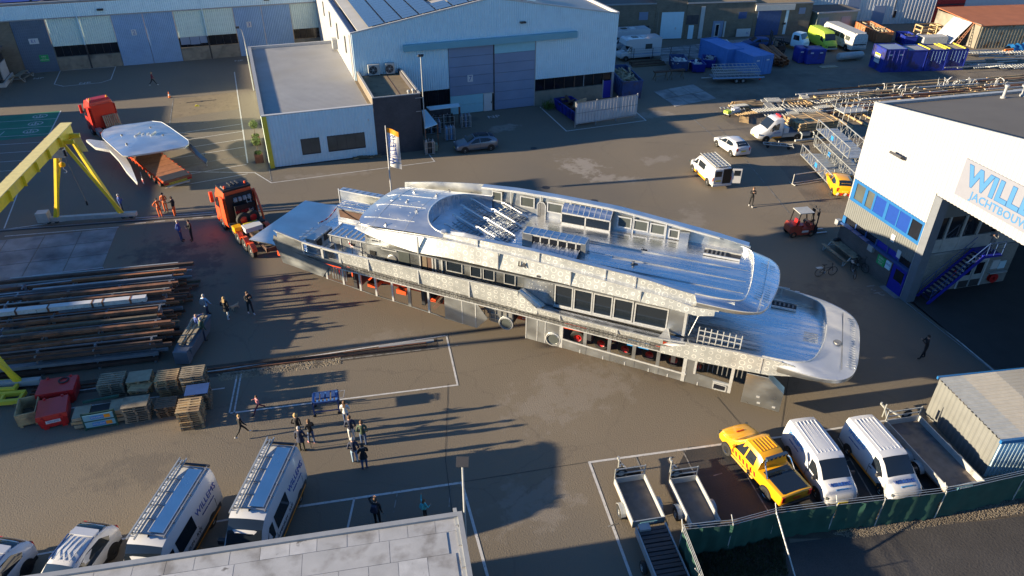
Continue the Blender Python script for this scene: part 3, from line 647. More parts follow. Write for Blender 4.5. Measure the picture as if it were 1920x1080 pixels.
MB().box(0,26,9.55,9.65,0,3.5).build('back_wall',M['clad_grey'],rs)
RO = Vector((39.245,30.372,0)); RRZ = R(-95.05)
rh = thing('boat_hall','tall white ribbed boatbuilding hall with blue window band and open doorway','hall',RO,RRZ)
rt = lambda x: 11.3 + (x + 7.55) * .145
def rb(name,m,*a,**kw): return MB().box(*a).build(name,M[m],rh,**kw)
def rr(name,m,x0,x1,z0,z1,d=0,pitch=.28,depth=.045): return MB().ribs((x0,-d,0),(1,0,0),x1 - x0,z0,z1,(0,-1,0),pitch,depth).build(name,M[m],rh,fix=False)
rr('front_cladding','clad_cream',-7.55,.1,5.75,lambda r: rt(r - 7.55),.02); rr('front_cladding','clad_cream',.1,16,7.78,lambda r: rt(r + .1),.02)
rr('lower_cladding','clad_grey',-7.5,-.1,2.72,4.1,.0,.2,.04)
mb = MB(); mb.frustum([(-7.55,.02,rt(-7.55) - .32),(16,.02,rt(16) - .32),(16,22,rt(16) - .32),(-7.55,22,rt(-7.55) - .32)],[(-7.55,.02,rt(-7.55) - .2),(16,.02,rt(16) - .2),(16,22,rt(16) - .2),(-7.55,22,rt(-7.55) - .2)]); mb.build('roof',M['roof_dark'],rh)
mb = MB(); mb.bar((-7.55,.0,rt(-7.55)),(16,.0,rt(16)),.14,.1); mb.build('roof_trim',M['trim_grey'],rh)
mb = MB(); mb.box(-7.6,-7.25,.0,22,10.9,11.32).box(-7.25,-6.7,.1,22,10.95,11.02); mb.build('gutter',M['galv_pale'],rh); rb('gutter_lip','trim_grey',-6.72,-6.6,.12,22,11.02,11.2)
rb('side_wall','clad_cream',-7.55,-7.45,.03,22,2.7,10.95); rb('side_wall','brick_low',-7.55,-7.4,.03,22,0,2.7)
for yy,r_,h_ in ((9.4,.1,.9),(11.2,.22,.75),(12.4,.14,.35)):
    mb = MB(); mb.at((-6.3,yy,11.2)).lathe([(r_ + .08,0),(r_ + .08,.2),(r_,.22),(r_,h_),(r_ * 1.6,h_),(r_ * 1.6,h_ + .12)],12); mb.build('roof_vent',M['white' if h_ < .5 else 'trim_grey'],rh)
rb('band_frame','blue_trim',-7.3,0.0,-.08,.1,5.55,5.74); rb('band_frame','blue_trim',-7.3,0.0,-.08,.1,4.1,4.34)
for x0,x1 in ((-7.3,-6.95),(-6.0,-5.72),(-5.02,-4.84),(-3.78,-3.52),(-2.5,-2.4),(-1.37,-1.24),(-.3,0)): rb('band_post','blue_trim',x0,x1,-.085,.1,4.34,5.55)
for x0,x1,m in ((-6.95,-6.0,'glass_dull'),(-5.72,-5.02,'glass_dull'),(-1.24,-.3,'window_dark')): rb('window',m,x0,x1,-.03,.05,4.34,5.55)
for x0,x1 in ((-4.84,-3.78),(-3.52,-2.5),(-2.4,-1.37)): rb('band_panel','blue_panel',x0,x1,-.06,.05,4.34,5.55)
rb('brick_base','brick_low',-7.5,-1.62,-.06,.2,0,2.06); rb('brick_base','brick_low',-.16,-.08,-.06,.2,0,2.06); rb('sill_beam','blue_cart',-7.5,-.1,-.22,.1,2.06,2.2)
rb('band_post','blue_trim',-7.45,-7.1,-.1,.1,2.2,2.72)
for k in range(6):
    x0 = -7.1 + k * 1.16; rb('low_window' if k not in (3,4) else 'band_panel','window_dark' if k not in (3,4) else 'blue_door',x0 + .05,x0 + 1.1,-.02,.05,2.26,2.7); rb('band_post','blue_cart',x0 + 1.1,x0 + 1.21,-.08,.05,2.2,2.71)
for k in range(3): MB().at((-6.7 + k * .9,-.2,2.3)).box(0,.8,-.35,.05,.0,.03).build('open_sash',M['blue_cart'],rh)
d = rb('side_door','blue_door',-1.52,-.2,-.1,.05,.04,2.05); rb('door_pane','window_dark',-1.18,-.38,-.115,-.095,.95,1.75); rb('door_handle','chrome',-.42,-.3,-.17,-.1,.9,.96); rb('door_step','concrete',-1.7,-.1,-.5,-.06,0,.05)
for x,z,w,h_,m in ((-2.67,1.5,.78,.66,'sign_green'),(-1.95,1.55,.5,.6,'clad_pale'),(-3.8,1.9,.5,.42,'galv_pale')): rb('wall_sign' if m != 'galv_pale' else 'letter_box',m,x - w / 2,x + w / 2,-.12 if m != 'galv_pale' else -.3,-.06,z - h_ / 2,z + h_ / 2)
text_obj('EHBO\nAED +\nEXIT','sign_letters',M['white'],frame_matrix((-2.67,-.123,1.5),(1,0,0),Z),.19,rh); text_obj('VEILIGHEID\nOP DE WERF','sign_letters',M['letter_blue'],frame_matrix((-1.95,-.123,1.6),(1,0,0),Z),.08,rh)
for x,z in ((-2.3,3.5),(-1.4,2.75)): rb('notice','white',x - .17,x + .17,-.1,-.05,z - .27,z + .27)
rb('flood_lamp','trim_grey',-7.75,-7.4,-.45,-.08,1.9,2.3)
mb = MB(); mb.at((-3.9,-.25,8.85),0,R(-25)).box(-.55,.55,-.3,.1,-.06,.1).box(-.5,-.1,.1,.3,-.03,.1); mb.build('flood_lamp',M['dark'],rh)
rb('door_jamb','trim_post',-.06,.5,-.12,.55,0,7.76); rb('door_jamb','trim_grey',-.1,-.06,-.14,.0,0,7.9)
rb('hall_floor','asphalt_patch',-7,16,.2,21,.004,.012); rb('door_track','steel',.5,16,-.1,-.04,.002,.02)
rb('back_wall','dark',-.2,16,20.8,21,0,11); rb('far_door_wall','clad_grey',14,16,-.02,.2,0,7.78)
rb('inner_wall','brick_pale',-.5,-.22,.6,8.6,0,3.1); rb('inner_ledge','concrete',-.5,-.15,.6,8.6,3.1,3.24)
rb('inner_panel','galv_pale',-.5,-.26,.6,8.6,3.24,4.25); rb('inner_fascia','clad_grey',-.5,-.2,.6,8.6,5.9,7.7)
for k in range(6):
    y0 = .7 + k * 1.3
    if k == 3: continue
    rb('office_window','glass',-.45,-.34,y0 + .08,y0 + 1.22,4.27,5.88); rb('window_post','galv_pale',-.46,-.24,y0 + 1.22,y0 + 1.38,3.24,5.9)
rb('office_door','dark',-.48,-.36,4.65,5.85,3.26,5.88)
rb('door_frame','white',-.24,-.17,4.5,6.4,2.1,2.2); rb('door_frame','white',-.24,-.17,4.42,4.5,0,2.2); rb('door_frame','white',-.24,-.17,6.4,6.5,0,2.2)
for y0 in (4.52,5.47): rb('hall_door','galv_pale',-.24,-.18,y0,y0 + .9,.02,2.1); rb('door_pane','window_dark',-.185,-.165,y0 + .15,y0 + .75,1.05,1.95); rb('kick_plate','dark',-.185,-.165,y0 + .05,y0 + .85,.05,.6)
rb('notice','white',-.22,-.17,6.9,7.5,1.25,1.95); rb('notice','clad_pale',-.22,-.17,7.55,8.1,1.2,1.8); rb('wall_shelf','galv_pale',-.22,.1,6.8,8.2,1.0,1.08)
mb = MB(); mb.at((-.1,7.35,.55)).lathe([(.1,-.12),(.36,-.12),(.36,-.09),(.14,-.08),(.14,.08),(.36,.09),(.36,.12),(.1,.12)],18,'X',False); mb.build('hose_reel',M['lamp_red'],rh)
mb = MB(); mb.at((-.12,4.95,2.6)).lathe([(.2,-.04),(.2,.04),(.1,.06)],14,'X'); mb.build('wall_clock',M['white'],rh)
MB().box(-.22,-.12,3.8,4.0,1.2,1.6).build('extinguisher',M['lamp_red'],rh)
st_ = thing('steel_stair','dark blue steel stair with handrails rising inside the hall doorway','stair',RO,RRZ)
n = 15
for k in range(n):
    y = 1.3 + k * .215; z = .2 + k * .205; MB().box(.02,1.0,y,y + .24,z,z + .035).build('step',M['blue_tread'],st_)
for x in (-.0,1.02):
    mb = MB(); mb.bar((x,1.15,.02),(x,1.3 + n * .215,.25 + n * .205),.05,.26); mb.build('stringer',M['blue_door'],st_)
    mb = MB(); mb.tube((x,1.2,1.05),(x,1.25 + n * .215,1.15 + n * .205),.025).tube((x,1.2,.6),(x,1.25 + n * .215,.7 + n * .205),.018)
    for k in range(0,n + 1,4): mb.tube((x,1.25 + k * .215,.1 + k * .205),(x,1.25 + k * .215,1.1 + k * .205),.022)
    mb.build('handrail',M['blue_cart'],st_)
MB().box(-.2,1.05,1.3 + n * .215,5.9,3.16,3.26).build('landing',M['blue_door'],st_)
mb = MB()
for y in (4.6,5.2,5.85): mb.tube((1.0,y,3.26),(1.0,y,4.25),.02)
mb.tube((1.0,4.55,4.25),(1.0,5.85,4.25),.025).tube((1.0,4.55,3.75),(1.0,5.85,3.75),.018); mb.build('landing_rail',M['blue_cart'],st_)
bs = rb('sign_board','board_beige',1.15,9.0,-.12,-.07,8.45,10.75)
for m,dx,off,ex in (('letter_edge',0,.085,.008),('letter_sky',0,.055,.012)):
    text_obj('WILLEMS','sign_letters',M[m],frame_matrix((5.0,-.125,9.85),(1,0,0),Z),1.62,rh,ex,bold=off)
text_obj('JACHTBOUW','sign_letters',M['letter_sky'],frame_matrix((4.35,-.125,8.86),(1,0,0),Z),.66,rh,.008,bold=.012)
BC = Vector((4.95,19.78,0)); bd = R(-8.5)
bb = thing('site_office','flat roofed building with weathered grey roofing felt at the bottom edge','building',BC,bd)
BZ = 3.45
MB().box(-21,-.12,-9,-.12,0,BZ - .2).build('wall',M['clad_grey'],bb)
MB().box(-21,0,-.22,0,BZ - .4,BZ + .1).build('roof_trim',M['trim_grey'],bb); MB().box(-.2,0,-9,-.22,BZ - .4,BZ + .1).build('roof_trim',M['trim_grey'],bb)
MB().box(-21,-.2,-9,-.22,BZ - .2,BZ - .02).build('roof',M['roof_membrane'],bb)
rs_ = [(-.2,None)]
yy = -.24; first = True
for r,(dp,w) in enumerate(((.62,1.18),(1.05,2.9),(4.5,1.12))):
    x = -.24 - (.5 if r == 1 else 0.25 if r == 2 else 0)
    while x > -20:
        ww = w * rnd.uniform(.75,1.2) if r < 2 else w
        q = rnd.uniform(.004,.012); MB().box(x - ww + .018,x,yy - dp + .018,yy,BZ - .02,BZ - .008 + q).build('roof_sheet',M['roof_membrane' if rnd.random() > .3 else 'roof_membrane_b'],bb); x -= ww
    yy -= dp
for k in range(8): MB().box(-.34,-.19,-.6 - k * 1.0,.3 - k * 1.0 - .03,BZ - .0,BZ + .03).build('edge_tile',M['galv_pale'],bb)
SH = Wall(G(1735,775),G(1843,893)); sh = thing('ribbed_shed','low white ribbed shed with blue roof edge beside the long trailer','shed',SH.A,SH.rz); L_ = SH.L
MB().ribs((0,0,0),(1,0,0),L_,0,2.45,(0,-1,0),.3,.05).build('side_cladding',M['shed_clad'],sh,fix=False)
MB().ribs((L_,0,0),(0,1,0),9,0,2.45,(1,0,0),.22,.035).build('end_cladding',M['clad_pale'],sh,fix=False)
for k,(a0,m) in enumerate(((0,'galv_pale'),(1.35,'roof_cream'),(3.3,'roof_pale'),(5.6,'galv_pale'))):
    a1 = (1.35,3.3,5.6,9)[k]; mb = MB(); ring = []
    x = 0.0
    while x < L_ + .1:
        ring += [(x,0),(x + .06,.04),(x + .11,.04),(x + .17,0)]; x += .24
    zf = lambda yv: 2.5 + .012 * yv
    A_ = [mb.P((x_ - .05,a0 - .05,zf(a0) + z_)) for x_,z_ in ring]; B_ = [mb.P((x_ - .05,a1 - .05,zf(a1) + z_)) for x_,z_ in ring]
    for i in range(len(ring) - 1): mb.face((A_[i],A_[i + 1],B_[i + 1],B_[i]))
    mb.build('roof_sheet',M[m],sh,fix=False)
MB().box(-.12,-.0,-.1,9,2.42,2.58).build('roof_trim',M['blue_trim'],sh); MB().box(L_ + .02,L_ + .16,-.1,9,2.36,2.56).build('roof_trim',M['blue_trim'],sh)
MB().box(0,L_,8.9,9,0,2.4).build('back_wall',M['clad_grey'],sh)
def canopy(name,label,qs,z,m,drop=.25):
    p = [G(a,b,z) for a,b in qs]; c = sum(p,Vector()) / 4; t = thing(name,label,'canopy',(c.x,c.y,0))
    mb = MB(); mb.frustum([q - Vector((c.x,c.y,.08)) for q in p],[q - Vector((c.x,c.y,0)) for q in p]); mb.build('roof_sheet',M[m],t)
    for q in p: mb = MB(); mb.bar((q.x - c.x,q.y - c.y,0),(q.x - c.x,q.y - c.y,z - .08),.09); mb.build('post',M['rust'],t)
    return t
canopy('cylinder_canopy','pale blue sloped canopy over gas cylinders against the brick annexe',((791,207),(798,205),(820,232),(797,240)),2.45,'clad_pale')
canopy('cylinder_canopy','narrow pale canopy along the hall wall over dark cylinders',((799,200),(860,193),(862,199),(806,206)),2.2,'clad_pale')
# ================================================================ THE ALUMINIUM SUPERSTRUCTURE
def ring_mat(k,base,ring,cw,ch,rmax,rough=.4,metal=.6):
    m = bpy.data.materials.new(k); m.use_nodes = True; n = m.node_tree; b = n.nodes['Principled BSDF']; L = n.links.new
    b.inputs['Metallic'].default_value = metal
    tc = n.nodes.new('ShaderNodeTexCoord'); sp = n.nodes.new('ShaderNodeSeparateXYZ'); L(tc.outputs['Object'],sp.inputs[0])
    def mt(op,a,c=None):
        x = n.nodes.new('ShaderNodeMath'); x.operation = op
        for i,v in enumerate((a,c)):
            if v is None: continue
            if isinstance(v,(int,float)): x.inputs[i].default_value = v
            else: L(v,x.inputs[i])
        return x.outputs[0]
    gx = mt('DIVIDE',sp.outputs[0],cw); ix = mt('FLOOR',gx); fx = mt('SUBTRACT',mt('SUBTRACT',gx,ix),.5)
    gz = mt('ADD',mt('DIVIDE',sp.outputs[2],ch),mt('MULTIPLY',ix,.37)); iz = mt('FLOOR',gz); fz = mt('SUBTRACT',mt('SUBTRACT',gz,iz),.5)
    wn = n.nodes.new('ShaderNodeTexWhiteNoise'); wn.noise_dimensions = '2D'; cb = n.nodes.new('ShaderNodeCombineXYZ'); L(ix,cb.inputs[0]); L(iz,cb.inputs[1]); L(cb.outputs[0],wn.inputs['Vector'])
    dx = mt('MULTIPLY',fx,cw); dz = mt('MULTIPLY',fz,ch)
    r = mt('SQRT',mt('ADD',mt('MULTIPLY',dx,dx),mt('MULTIPLY',dz,dz)))
    rad = mt('ADD',mt('MULTIPLY',wn.outputs['Value'],rmax * .5),rmax * .5)
    band = mt('LESS_THAN',mt('ABSOLUTE',mt('SUBTRACT',r,rad)),.016)
    no = n.nodes.new('ShaderNodeTexNoise'); no.inputs['Scale'].default_value = 1.3; no.inputs['Detail'].default_value = 5; L(tc.outputs['Object'],no.inputs['Vector'])
    fade = n.nodes.new('ShaderNodeMapRange'); fade.inputs[1].default_value = .35; fade.inputs[2].default_value = .6; fade.inputs[3].default_value = .25; fade.inputs[4].default_value = .95; L(no.outputs[0],fade.inputs[0])
    fac = mt('MULTIPLY',band,fade.outputs[0])
    mul = n.nodes.new('ShaderNodeMix'); mul.data_type = 'RGBA'; mul.blend_type = 'MULTIPLY'; mul.inputs[0].default_value = .5; mul.inputs[6].default_value = (*base,1); L(no.outputs[0],mul.inputs[7])
    mx = n.nodes.new('ShaderNodeMix'); mx.data_type = 'RGBA'; L(fac,mx.inputs[0]); L(mul.outputs[2],mx.inputs[6]); mx.inputs[7].default_value = (*ring,1); L(mx.outputs[2],b.inputs['Base Color'])
    ro = n.nodes.new('ShaderNodeMapRange'); ro.inputs[3].default_value = rough - .08; ro.inputs[4].default_value = rough + .12; L(no.outputs[0],ro.inputs[0]); L(ro.outputs[0],b.inputs['Roughness'])
    M[k] = m
ring_mat('alu_ring',(.66,.68,.66),(.97,.97,.90),.42,.40,.15,.42,.55)
ring_mat('alu_ring_small',(.42,.43,.42),(.92,.92,.86),.27,.25,.09,.38,.85)
def brushed(k,col,rough,metal,sx,sy):
    m = mat(k,col,rough,metal,var=.1,vscale=.8); n = m.node_tree; b = n.nodes['Principled BSDF']; L = n.links.new
    tc = n.nodes.new('ShaderNodeTexCoord'); mp = n.nodes.new('ShaderNodeMapping'); mp.inputs['Scale'].default_value = (sx,sy,1); L(tc.outputs['Object'],mp.inputs[0])
    no = n.nodes.new('ShaderNodeTexNoise'); no.inputs['Scale'].default_value = 1.0; no.inputs['Detail'].default_value = 6; L(mp.outputs[0],no.inputs['Vector'])
    r = n.nodes.new('ShaderNodeMapRange'); r.inputs[1].default_value = .3; r.inputs[2].default_value = .7; r.inputs[3].default_value = max(.05,rough - .12); r.inputs[4].default_value = rough + .16; L(no.outputs[0],r.inputs[0]); L(r.outputs[0],b.inputs['Roughness'])
    bp = n.nodes.new('ShaderNodeBump'); bp.inputs['Strength'].default_value = .008; bp.inputs['Distance'].default_value = .02; L(no.outputs[0],bp.inputs['Height']); L(bp.outputs[0],b.inputs['Normal'])
    M[k] = m
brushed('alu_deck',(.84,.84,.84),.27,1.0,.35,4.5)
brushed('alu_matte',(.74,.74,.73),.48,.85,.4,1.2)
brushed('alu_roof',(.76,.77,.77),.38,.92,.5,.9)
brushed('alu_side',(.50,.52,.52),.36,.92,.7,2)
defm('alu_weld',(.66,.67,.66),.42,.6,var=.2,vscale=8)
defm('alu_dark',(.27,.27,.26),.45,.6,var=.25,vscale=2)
YO = Vector((23.54,23.08,0)); YR = R(-41)
ya = thing('yacht_superstructure','long bare aluminium yacht superstructure on a red transport trailer across the yard','yacht part',YO,YR)
def I(tab,s):
    if s <= tab[0][0]: return tab[0][1]
    for (a,x),(b,y) in zip(tab,tab[1:]):
        if s <= b: return x + (y - x) * (s - a) / (b - a)
    return tab[-1][1]
SK = [(-30,2.12),(-28.97,2.12),(-27.6,1.98),(-26.5,1.83),(-25.5,1.69),(-23.2,1.5),(-21,1.3),(-20,1.16),(-17.5,1.03),(-14.7,1.16),(-12.6,1.09),(-11,1.0),(-8,.9),(-4.8,.75),(-2.7,.7),(.1,.6)]
SB = [(-30,3.2),(-27.3,3.11),(-24.2,3.02),(-20,2.86),(-14.7,2.76),(-10.8,2.58),(-6.5,2.46),(-4.7,2.5),(-2,2.6),(0,2.6)]
BB = [(-32.2,4.0),(-30,3.75),(-27.2,3.68),(-23.3,3.5),(-20.2,3.4),(-17.6,3.29),(-14.7,3.19),(-10.8,3.1),(-7.3,3.05),(-5,3.0)]
BT = [(-32.2,5.05),(-31.8,5.0),(-29.8,4.6),(-27,4.45),(-20,4.45),(-15.2,4.46)]
BA = [(-14.0,3.58),(-10.8,3.42),(-7,3.37),(-4.6,3.57),(-2.6,3.68),(-.5,3.68)]
DK = [(-34.8,3.55),(-30,3.65),(-27,3.6),(-20,3.42),(-14,3.28),(-6,3.2),(2,3.25)]
FL = [(-26.4,6.0),(-24.9,5.83),(-23.2,5.55),(-22,5.4),(-19.8,5.5),(-17,5.48),(-13,5.45),(-10.6,5.38),(-6.7,5.3),(-5,5.2),(-3.6,5.5),(-2.4,5.85)]
LE = [(-26.5,6.2),(-25.2,6.25),(-21.9,6.5),(-19.8,6.65),(-16.7,6.54),(-13.2,6.38),(-10.7,6.16),(-8.8,6.02),(-6.5,5.88),(-5.2,5.6),(-3.6,5.75),(-2.4,5.95)]
UB = [(-19.9,6.7),(-16.7,6.56),(-13.2,6.36),(-10.7,6.2),(-8.3,6.03),(-6.5,5.86),(-5,5.7),(-3.5,5.8),(-2.6,5.95)]
UT = [(-20.3,6.86),(-18.6,6.95),(-14.6,6.92),(-12.7,6.82),(-10.8,6.72),(-8.4,6.6),(-6.2,6.32),(-4.6,6.2),(-3.2,6.25)]
FT = [(-26.5,6.35),(-24,6.8),(-21,7.2),(-18,7.4),(-15,7.42),(-11.3,7.35),(-7.8,7.0),(-5.3,6.75),(-3.4,6.45)]
TC = 4.1
def fr(a,b,n): return [a + (b - a) * i / n for i in range(n + 1)]
def yp(name,m,mb,smooth=False,**kw): return mb.build(name,M[m],ya,smooth=smooth,fix=kw.pop('fix',True),**kw)
def strip(name,m,ss,lo,hi,tlo,thi,th=.03,smooth=False):
    """long plate between two profile lines (functions of s), with thickness"""
    f = lambda t,s: I(t,s) if isinstance(t,list) else t
    mb = MB(); rings = []
    for s in ss:
        a,b,c,d = f(tlo,s),f(thi,s),f(lo,s),f(hi,s)
        rings.append([(s,a,c),(s,b,d),(s,b + th,d),(s,a + th,c)])
    mb.loft(rings,True,True); return yp(name,m,mb,smooth)
def bx(name,m,*a,par=None):
    return MB().box(*a).build(name,M[m],par or ya)
mb = MB(); ss = [-34.8,-33,-31,-29,-27,-24,-20,-16,-12,-8,-5,-2,-.5]
rings = []
for s in ss:
    a = .8 if s < -31 else .5; b = 7.25 if s < -31 else 7.7; z = I(DK,s); rings.append([(s,a,z),(s,b,z),(s,b,z - .06),(s,a,z - .06)])
for s,a,b in ((.4,.55,7.4),(1.1,.95,7.0),(1.5,2,6.7),(1.7,3.5,5.5)):
    z = 3.25; rings.append([(s,a,z),(s,b,z),(s,b,z - .06),(s,a,z - .06)])
mb.loft(rings,True,True); yp('main_deck','alu_deck',mb)
mb = MB(); mb.loft([[(s,.8,I(DK,s) + .012),(s,7.25,I(DK,s) + .012),(s,7.25,I(DK,s) + .002),(s,.8,I(DK,s) + .002)] for s in (-34.82,-33,-31.2)],True,True); yp('fore_plate','alu_matte',mb)
mb = MB(); rings = []
for s in fr(-20.2,-3.2,12):
    z = 5.92 + .02 * (s + 20) * .5; a,b = (1.0,7.2) if s < -4 else (1.15,7.0); rings.append([(s,a,z),(s,b,z),(s,b,z - .08),(s,a,z - .08)])
for s,a,b in ((-2.85,1.35,6.6),(-2.7,2.6,5.2)): rings.append([(s,a,6.09),(s,b,6.09),(s,b,6.0),(s,a,6.0)])
mb.loft(rings,True,True); yp('upper_deck','alu_deck',mb)
for t in (2.35,3.6,4.85): bx('deck_seam','alu_side',-15.5,-3,t,t + .02,6.09 - .07,6.108)
for i,s in enumerate((-28.6,-27.35,-26.1,-24.95,-23.75,-22.55,-21.2)):
    w = .13 if i != 5 else .2; bx('skirt_post','alu_weld' if i != 5 else 'alu_side',s - w / 2,s + w / 2,.44,.56,I(SK,s),I(SB,s))
strip('skirt_rail','alu_side',fr(-28.7,-20.1,14),SK,[(a,b + .05) for a,b in SK],.45,.45,.06)
def panel(name,m,pts,t=.45,th=.04): return yp(name,m,MB().slab(pts,t,t + th))
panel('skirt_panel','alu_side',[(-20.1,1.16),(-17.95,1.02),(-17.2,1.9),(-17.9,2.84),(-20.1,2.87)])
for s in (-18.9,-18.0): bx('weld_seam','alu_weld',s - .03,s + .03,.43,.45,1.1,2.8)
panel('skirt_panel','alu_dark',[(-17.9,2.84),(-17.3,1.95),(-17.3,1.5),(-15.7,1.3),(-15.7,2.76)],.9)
for k in range(6): bx('frame_bar','alu_side',-17.6 + k * .36,-17.55 + k * .36,.84,.9,1.6,2.8)
for zz_ in (1.7,2.05,2.4): bx('frame_bar','alu_side',-17.4,-15.7,.84,.9,zz_,zz_ + .04)
def porthole(s,z,t,r=.42):
    o = yp('porthole','alu_weld',MB().at((s,t,z)).lathe([(r,-.03),(r + .05,-.02),(r + .05,.03),(r - .06,.03),(r - .07,-.03)],22,'Y',False))
    p = MB().at((s,t + .02,z)).lathe([(r - .07,-.005),(r - .07,.005)],22,'Y').build('pane',M['glass_dull'],o); return o
porthole(-16.15,1.62,.8)
panel('skirt_panel','alu_side',[(-14.75,1.16),(-12.55,1.06),(-12.55,2.66),(-14.75,2.76)])
for s in (-14.7,-14.0,-13.5,-12.6): bx('weld_seam','alu_weld',s - .025,s + .025,.43,.45,1.15,2.66)
porthole(-13.0,1.55,.43)
for s in (-12.5,-11.05,-9.6,-8.15,-6.75,-5.25): bx('skirt_post','alu_weld' if s in (-12.5,-5.25) else 'alu_side',s - .1,s + .1,.43,.53,I(SK,s),I(SB,s))
strip('skirt_sill','alu_side',fr(-12.6,-5.1,8),SK,[(-12.6,1.72),(-11,1.58),(-5.1,1.27)],.45,.45,.05)
strip('skirt_sill_weld','alu_weld',fr(-12.6,-5.1,8),[(-12.6,1.70),(-11,1.56),(-5.1,1.25)],[(-12.6,1.80),(-11,1.66),(-5.1,1.35)],.42,.42,.05)
for s in (-11.3,-9.9,-8.6,-7.2,-6.1,-4.4,-3.4): bx('weld_seam','alu_weld',s - .03,s + .03,.425,.45,I(SK,s),I(SK,s) + .22)
panel('skirt_panel','alu_side',[(-5.15,.78),(-4.65,.75),(-4.65,2.5),(-5.15,2.5)])
panel('skirt_panel','alu_side',[(-4.65,.75),(-2.6,.7),(-2.6,1.35),(-4.65,1.55)])
for k in range(8): bx('slat','alu_dark',-4.55 + k * .26,-4.50 + k * .26,1.0,1.2,1.4,2.5)
bx('frame_bar','alu_weld',-4.72,-4.6,.4,.5,1.5,2.55); bx('frame_bar','alu_weld',-2.75,-2.58,.4,.5,.75,2.6); bx('frame_bar','alu_weld',-3.6,-2.75,.4,.46,1.25,1.33)
mb = MB(); q = [(-3.55,.8),(-2.85,.78),(-2.85,1.15),(-3.55,1.2)]
for a,b in zip(q,q[1:] + q[:1]): mb.bar((a[0],.43,a[1]),(b[0],.43,b[1]),.06)
yp('hatch_frame','alu_weld',mb); bx('hatch','window_dark',-3.5,-2.9,.42,.44,.84,1.15)
for k in range(3): bx('slat','alu_dark',-2.45 + k * .25,-2.4 + k * .25,1.0,1.2,1.5,2.6)
panel('end_plate','alu_side',[(-1.95,.68),(.08,.6),(.08,1.86),(-.85,2.66),(-1.95,2.66)],.02,.05)
panel('end_plate','alu_deck',[(.03,.6),(.08,.6),(.08,1.86),(.03,1.86)],.05,.55)
mb = MB(); mb.frustum([(-.85,.03,2.62),(.08,.03,1.82),(.08,.6,1.82),(-.85,.6,2.62)],[(-.85,.03,2.68),(.08,.03,1.88),(.08,.6,1.88),(-.85,.6,2.68)]); yp('end_plate','alu_roof',mb)
for s,z in ((-.2,.8),(-1.1,1.25),(-1.0,.85)): bx('weld_mark','alu_weld',s - .12,s + .05,-.0,.02,z - .02,z + .1)
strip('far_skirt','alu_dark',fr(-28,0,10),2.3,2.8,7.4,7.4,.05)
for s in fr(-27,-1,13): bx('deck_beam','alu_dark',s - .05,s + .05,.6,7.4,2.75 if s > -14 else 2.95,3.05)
strip('lower_strip','alu_ring_small',fr(-27.4,-6.4,20),SB,[(a,(b + I(SB,a)) / 2) for a,b in BB],.43,.40,.05)
strip('upper_strip','alu_ring_small',fr(-27.4,-6.4,20),[(a,(b + I(SB,a)) / 2 + .03) for a,b in BB],BB,.44,.36,.05)
strip('strip_edge','alu_weld',fr(-28,-6.4,20),[(a,b - .03) for a,b in SB],[(a,b + .03) for a,b in SB],.41,.41,.06)
strip('bulwark','alu_ring',fr(-27.2,-15.2,12),BB,BT,.36,.26,.06)
strip('bulwark_cap','alu_weld',fr(-32.1,-15.2,16),[(a,b) for a,b in BT],[(a,b + .04) for a,b in BT],.24,.24,.14)
mb = MB(); mb.slab([(-15.2,3.2),(-14.0,3.17),(-13.95,3.56),(-15.2,4.47)],.3,.36); yp('bulwark','alu_ring',mb)
mb = MB(); mb.frustum([(-15.25,.3,4.42),(-13.95,.3,3.5),(-13.75,1.25,3.25),(-15.2,1.25,4.1)],[(-15.25,.3,4.48),(-13.95,.3,3.56),(-13.75,1.25,3.31),(-15.2,1.25,4.16)]); yp('ramp_plate','alu_roof',mb)
mb = MB(); mb.bar((-15.2,.75,4.35),(-13.85,.78,3.45),.05,.12); yp('ramp_rib','alu_deck',mb)
strip('bulwark','alu_ring',fr(-14.0,-6.6,8),BB,BA,.36,.28,.06)
strip('bulwark_cap','alu_weld',fr(-14.0,-.4,12),[(a,b) for a,b in BA],[(a,b + .03) for a,b in BA],.26,.26,.12)
mb = MB(); mb.slab([(-6.7,2.5),(-4.7,2.5),(-2,2.6),(-.9,2.66),(.6,3.02),(.9,3.3),(.2,3.62),(-.5,3.68),(-2.6,3.68),(-4.6,3.57),(-5.3,3.45),(-6.2,3.05),(-6.7,2.95)],.28,.34); yp('stern_side_plate','alu_ring',mb)
mb = MB(); mb.loft([[(-6.6 + .1 * k,.30 - .015 * k,3.08 + .02 * k),(-6.3 + .22 * k,.24,3.37 + .015 * k)] for k in range(7)],False); yp('curl_plate','alu_weld',mb,fix=False)
for s in (-25.2,-21.7,-18.3): bx('weld_seam','alu_weld',s - .04,s + .04,.24,.36,I(BB,s),I(BT,s))
for s in (-12.6,-9.2,-1.35): bx('weld_seam','alu_weld',s - .035,s + .035,.25,.30,I(BB,s) if s < -5 else 2.66,I(BA,s))
strip('bow_frame_rail','alu_weld',fr(-32,-27.2,5),[(a,b - .14) for a,b in BT],BT,.3,.3,.08)
strip('bow_frame_rail','alu_side',fr(-32,-27.2,5),[(a,b - .12) for a,b in BB],BB,.34,.34,.08)
for s in (-30.1,-28.6,-27.3): bx('bow_post','alu_weld',s - .08,s + .08,.3,.42,I(BB,s),I(BT,s))
mb = MB(); mb.slab([(-32.1,4.0),(-30.1,3.75),(-30.1,4.6),(-31.9,4.98)],.3,.35); yp('bulwark','alu_side',mb)
mb = MB(); mb.slab([(-32.4,4.2),(-30.2,3.5),(-28.3,3.1),(-28.9,2.2),(-31.95,2.62)],.4,.45); yp('bow_plate','alu_side',mb)
mb = MB(); mb.slab([(-32.25,4.65),(-32.42,4.18),(-30,3.4),(-28.0,3.05),(-28.0,3.2),(-30.2,3.62)],.36,.4); yp('bow_plate','alu_dark',mb)
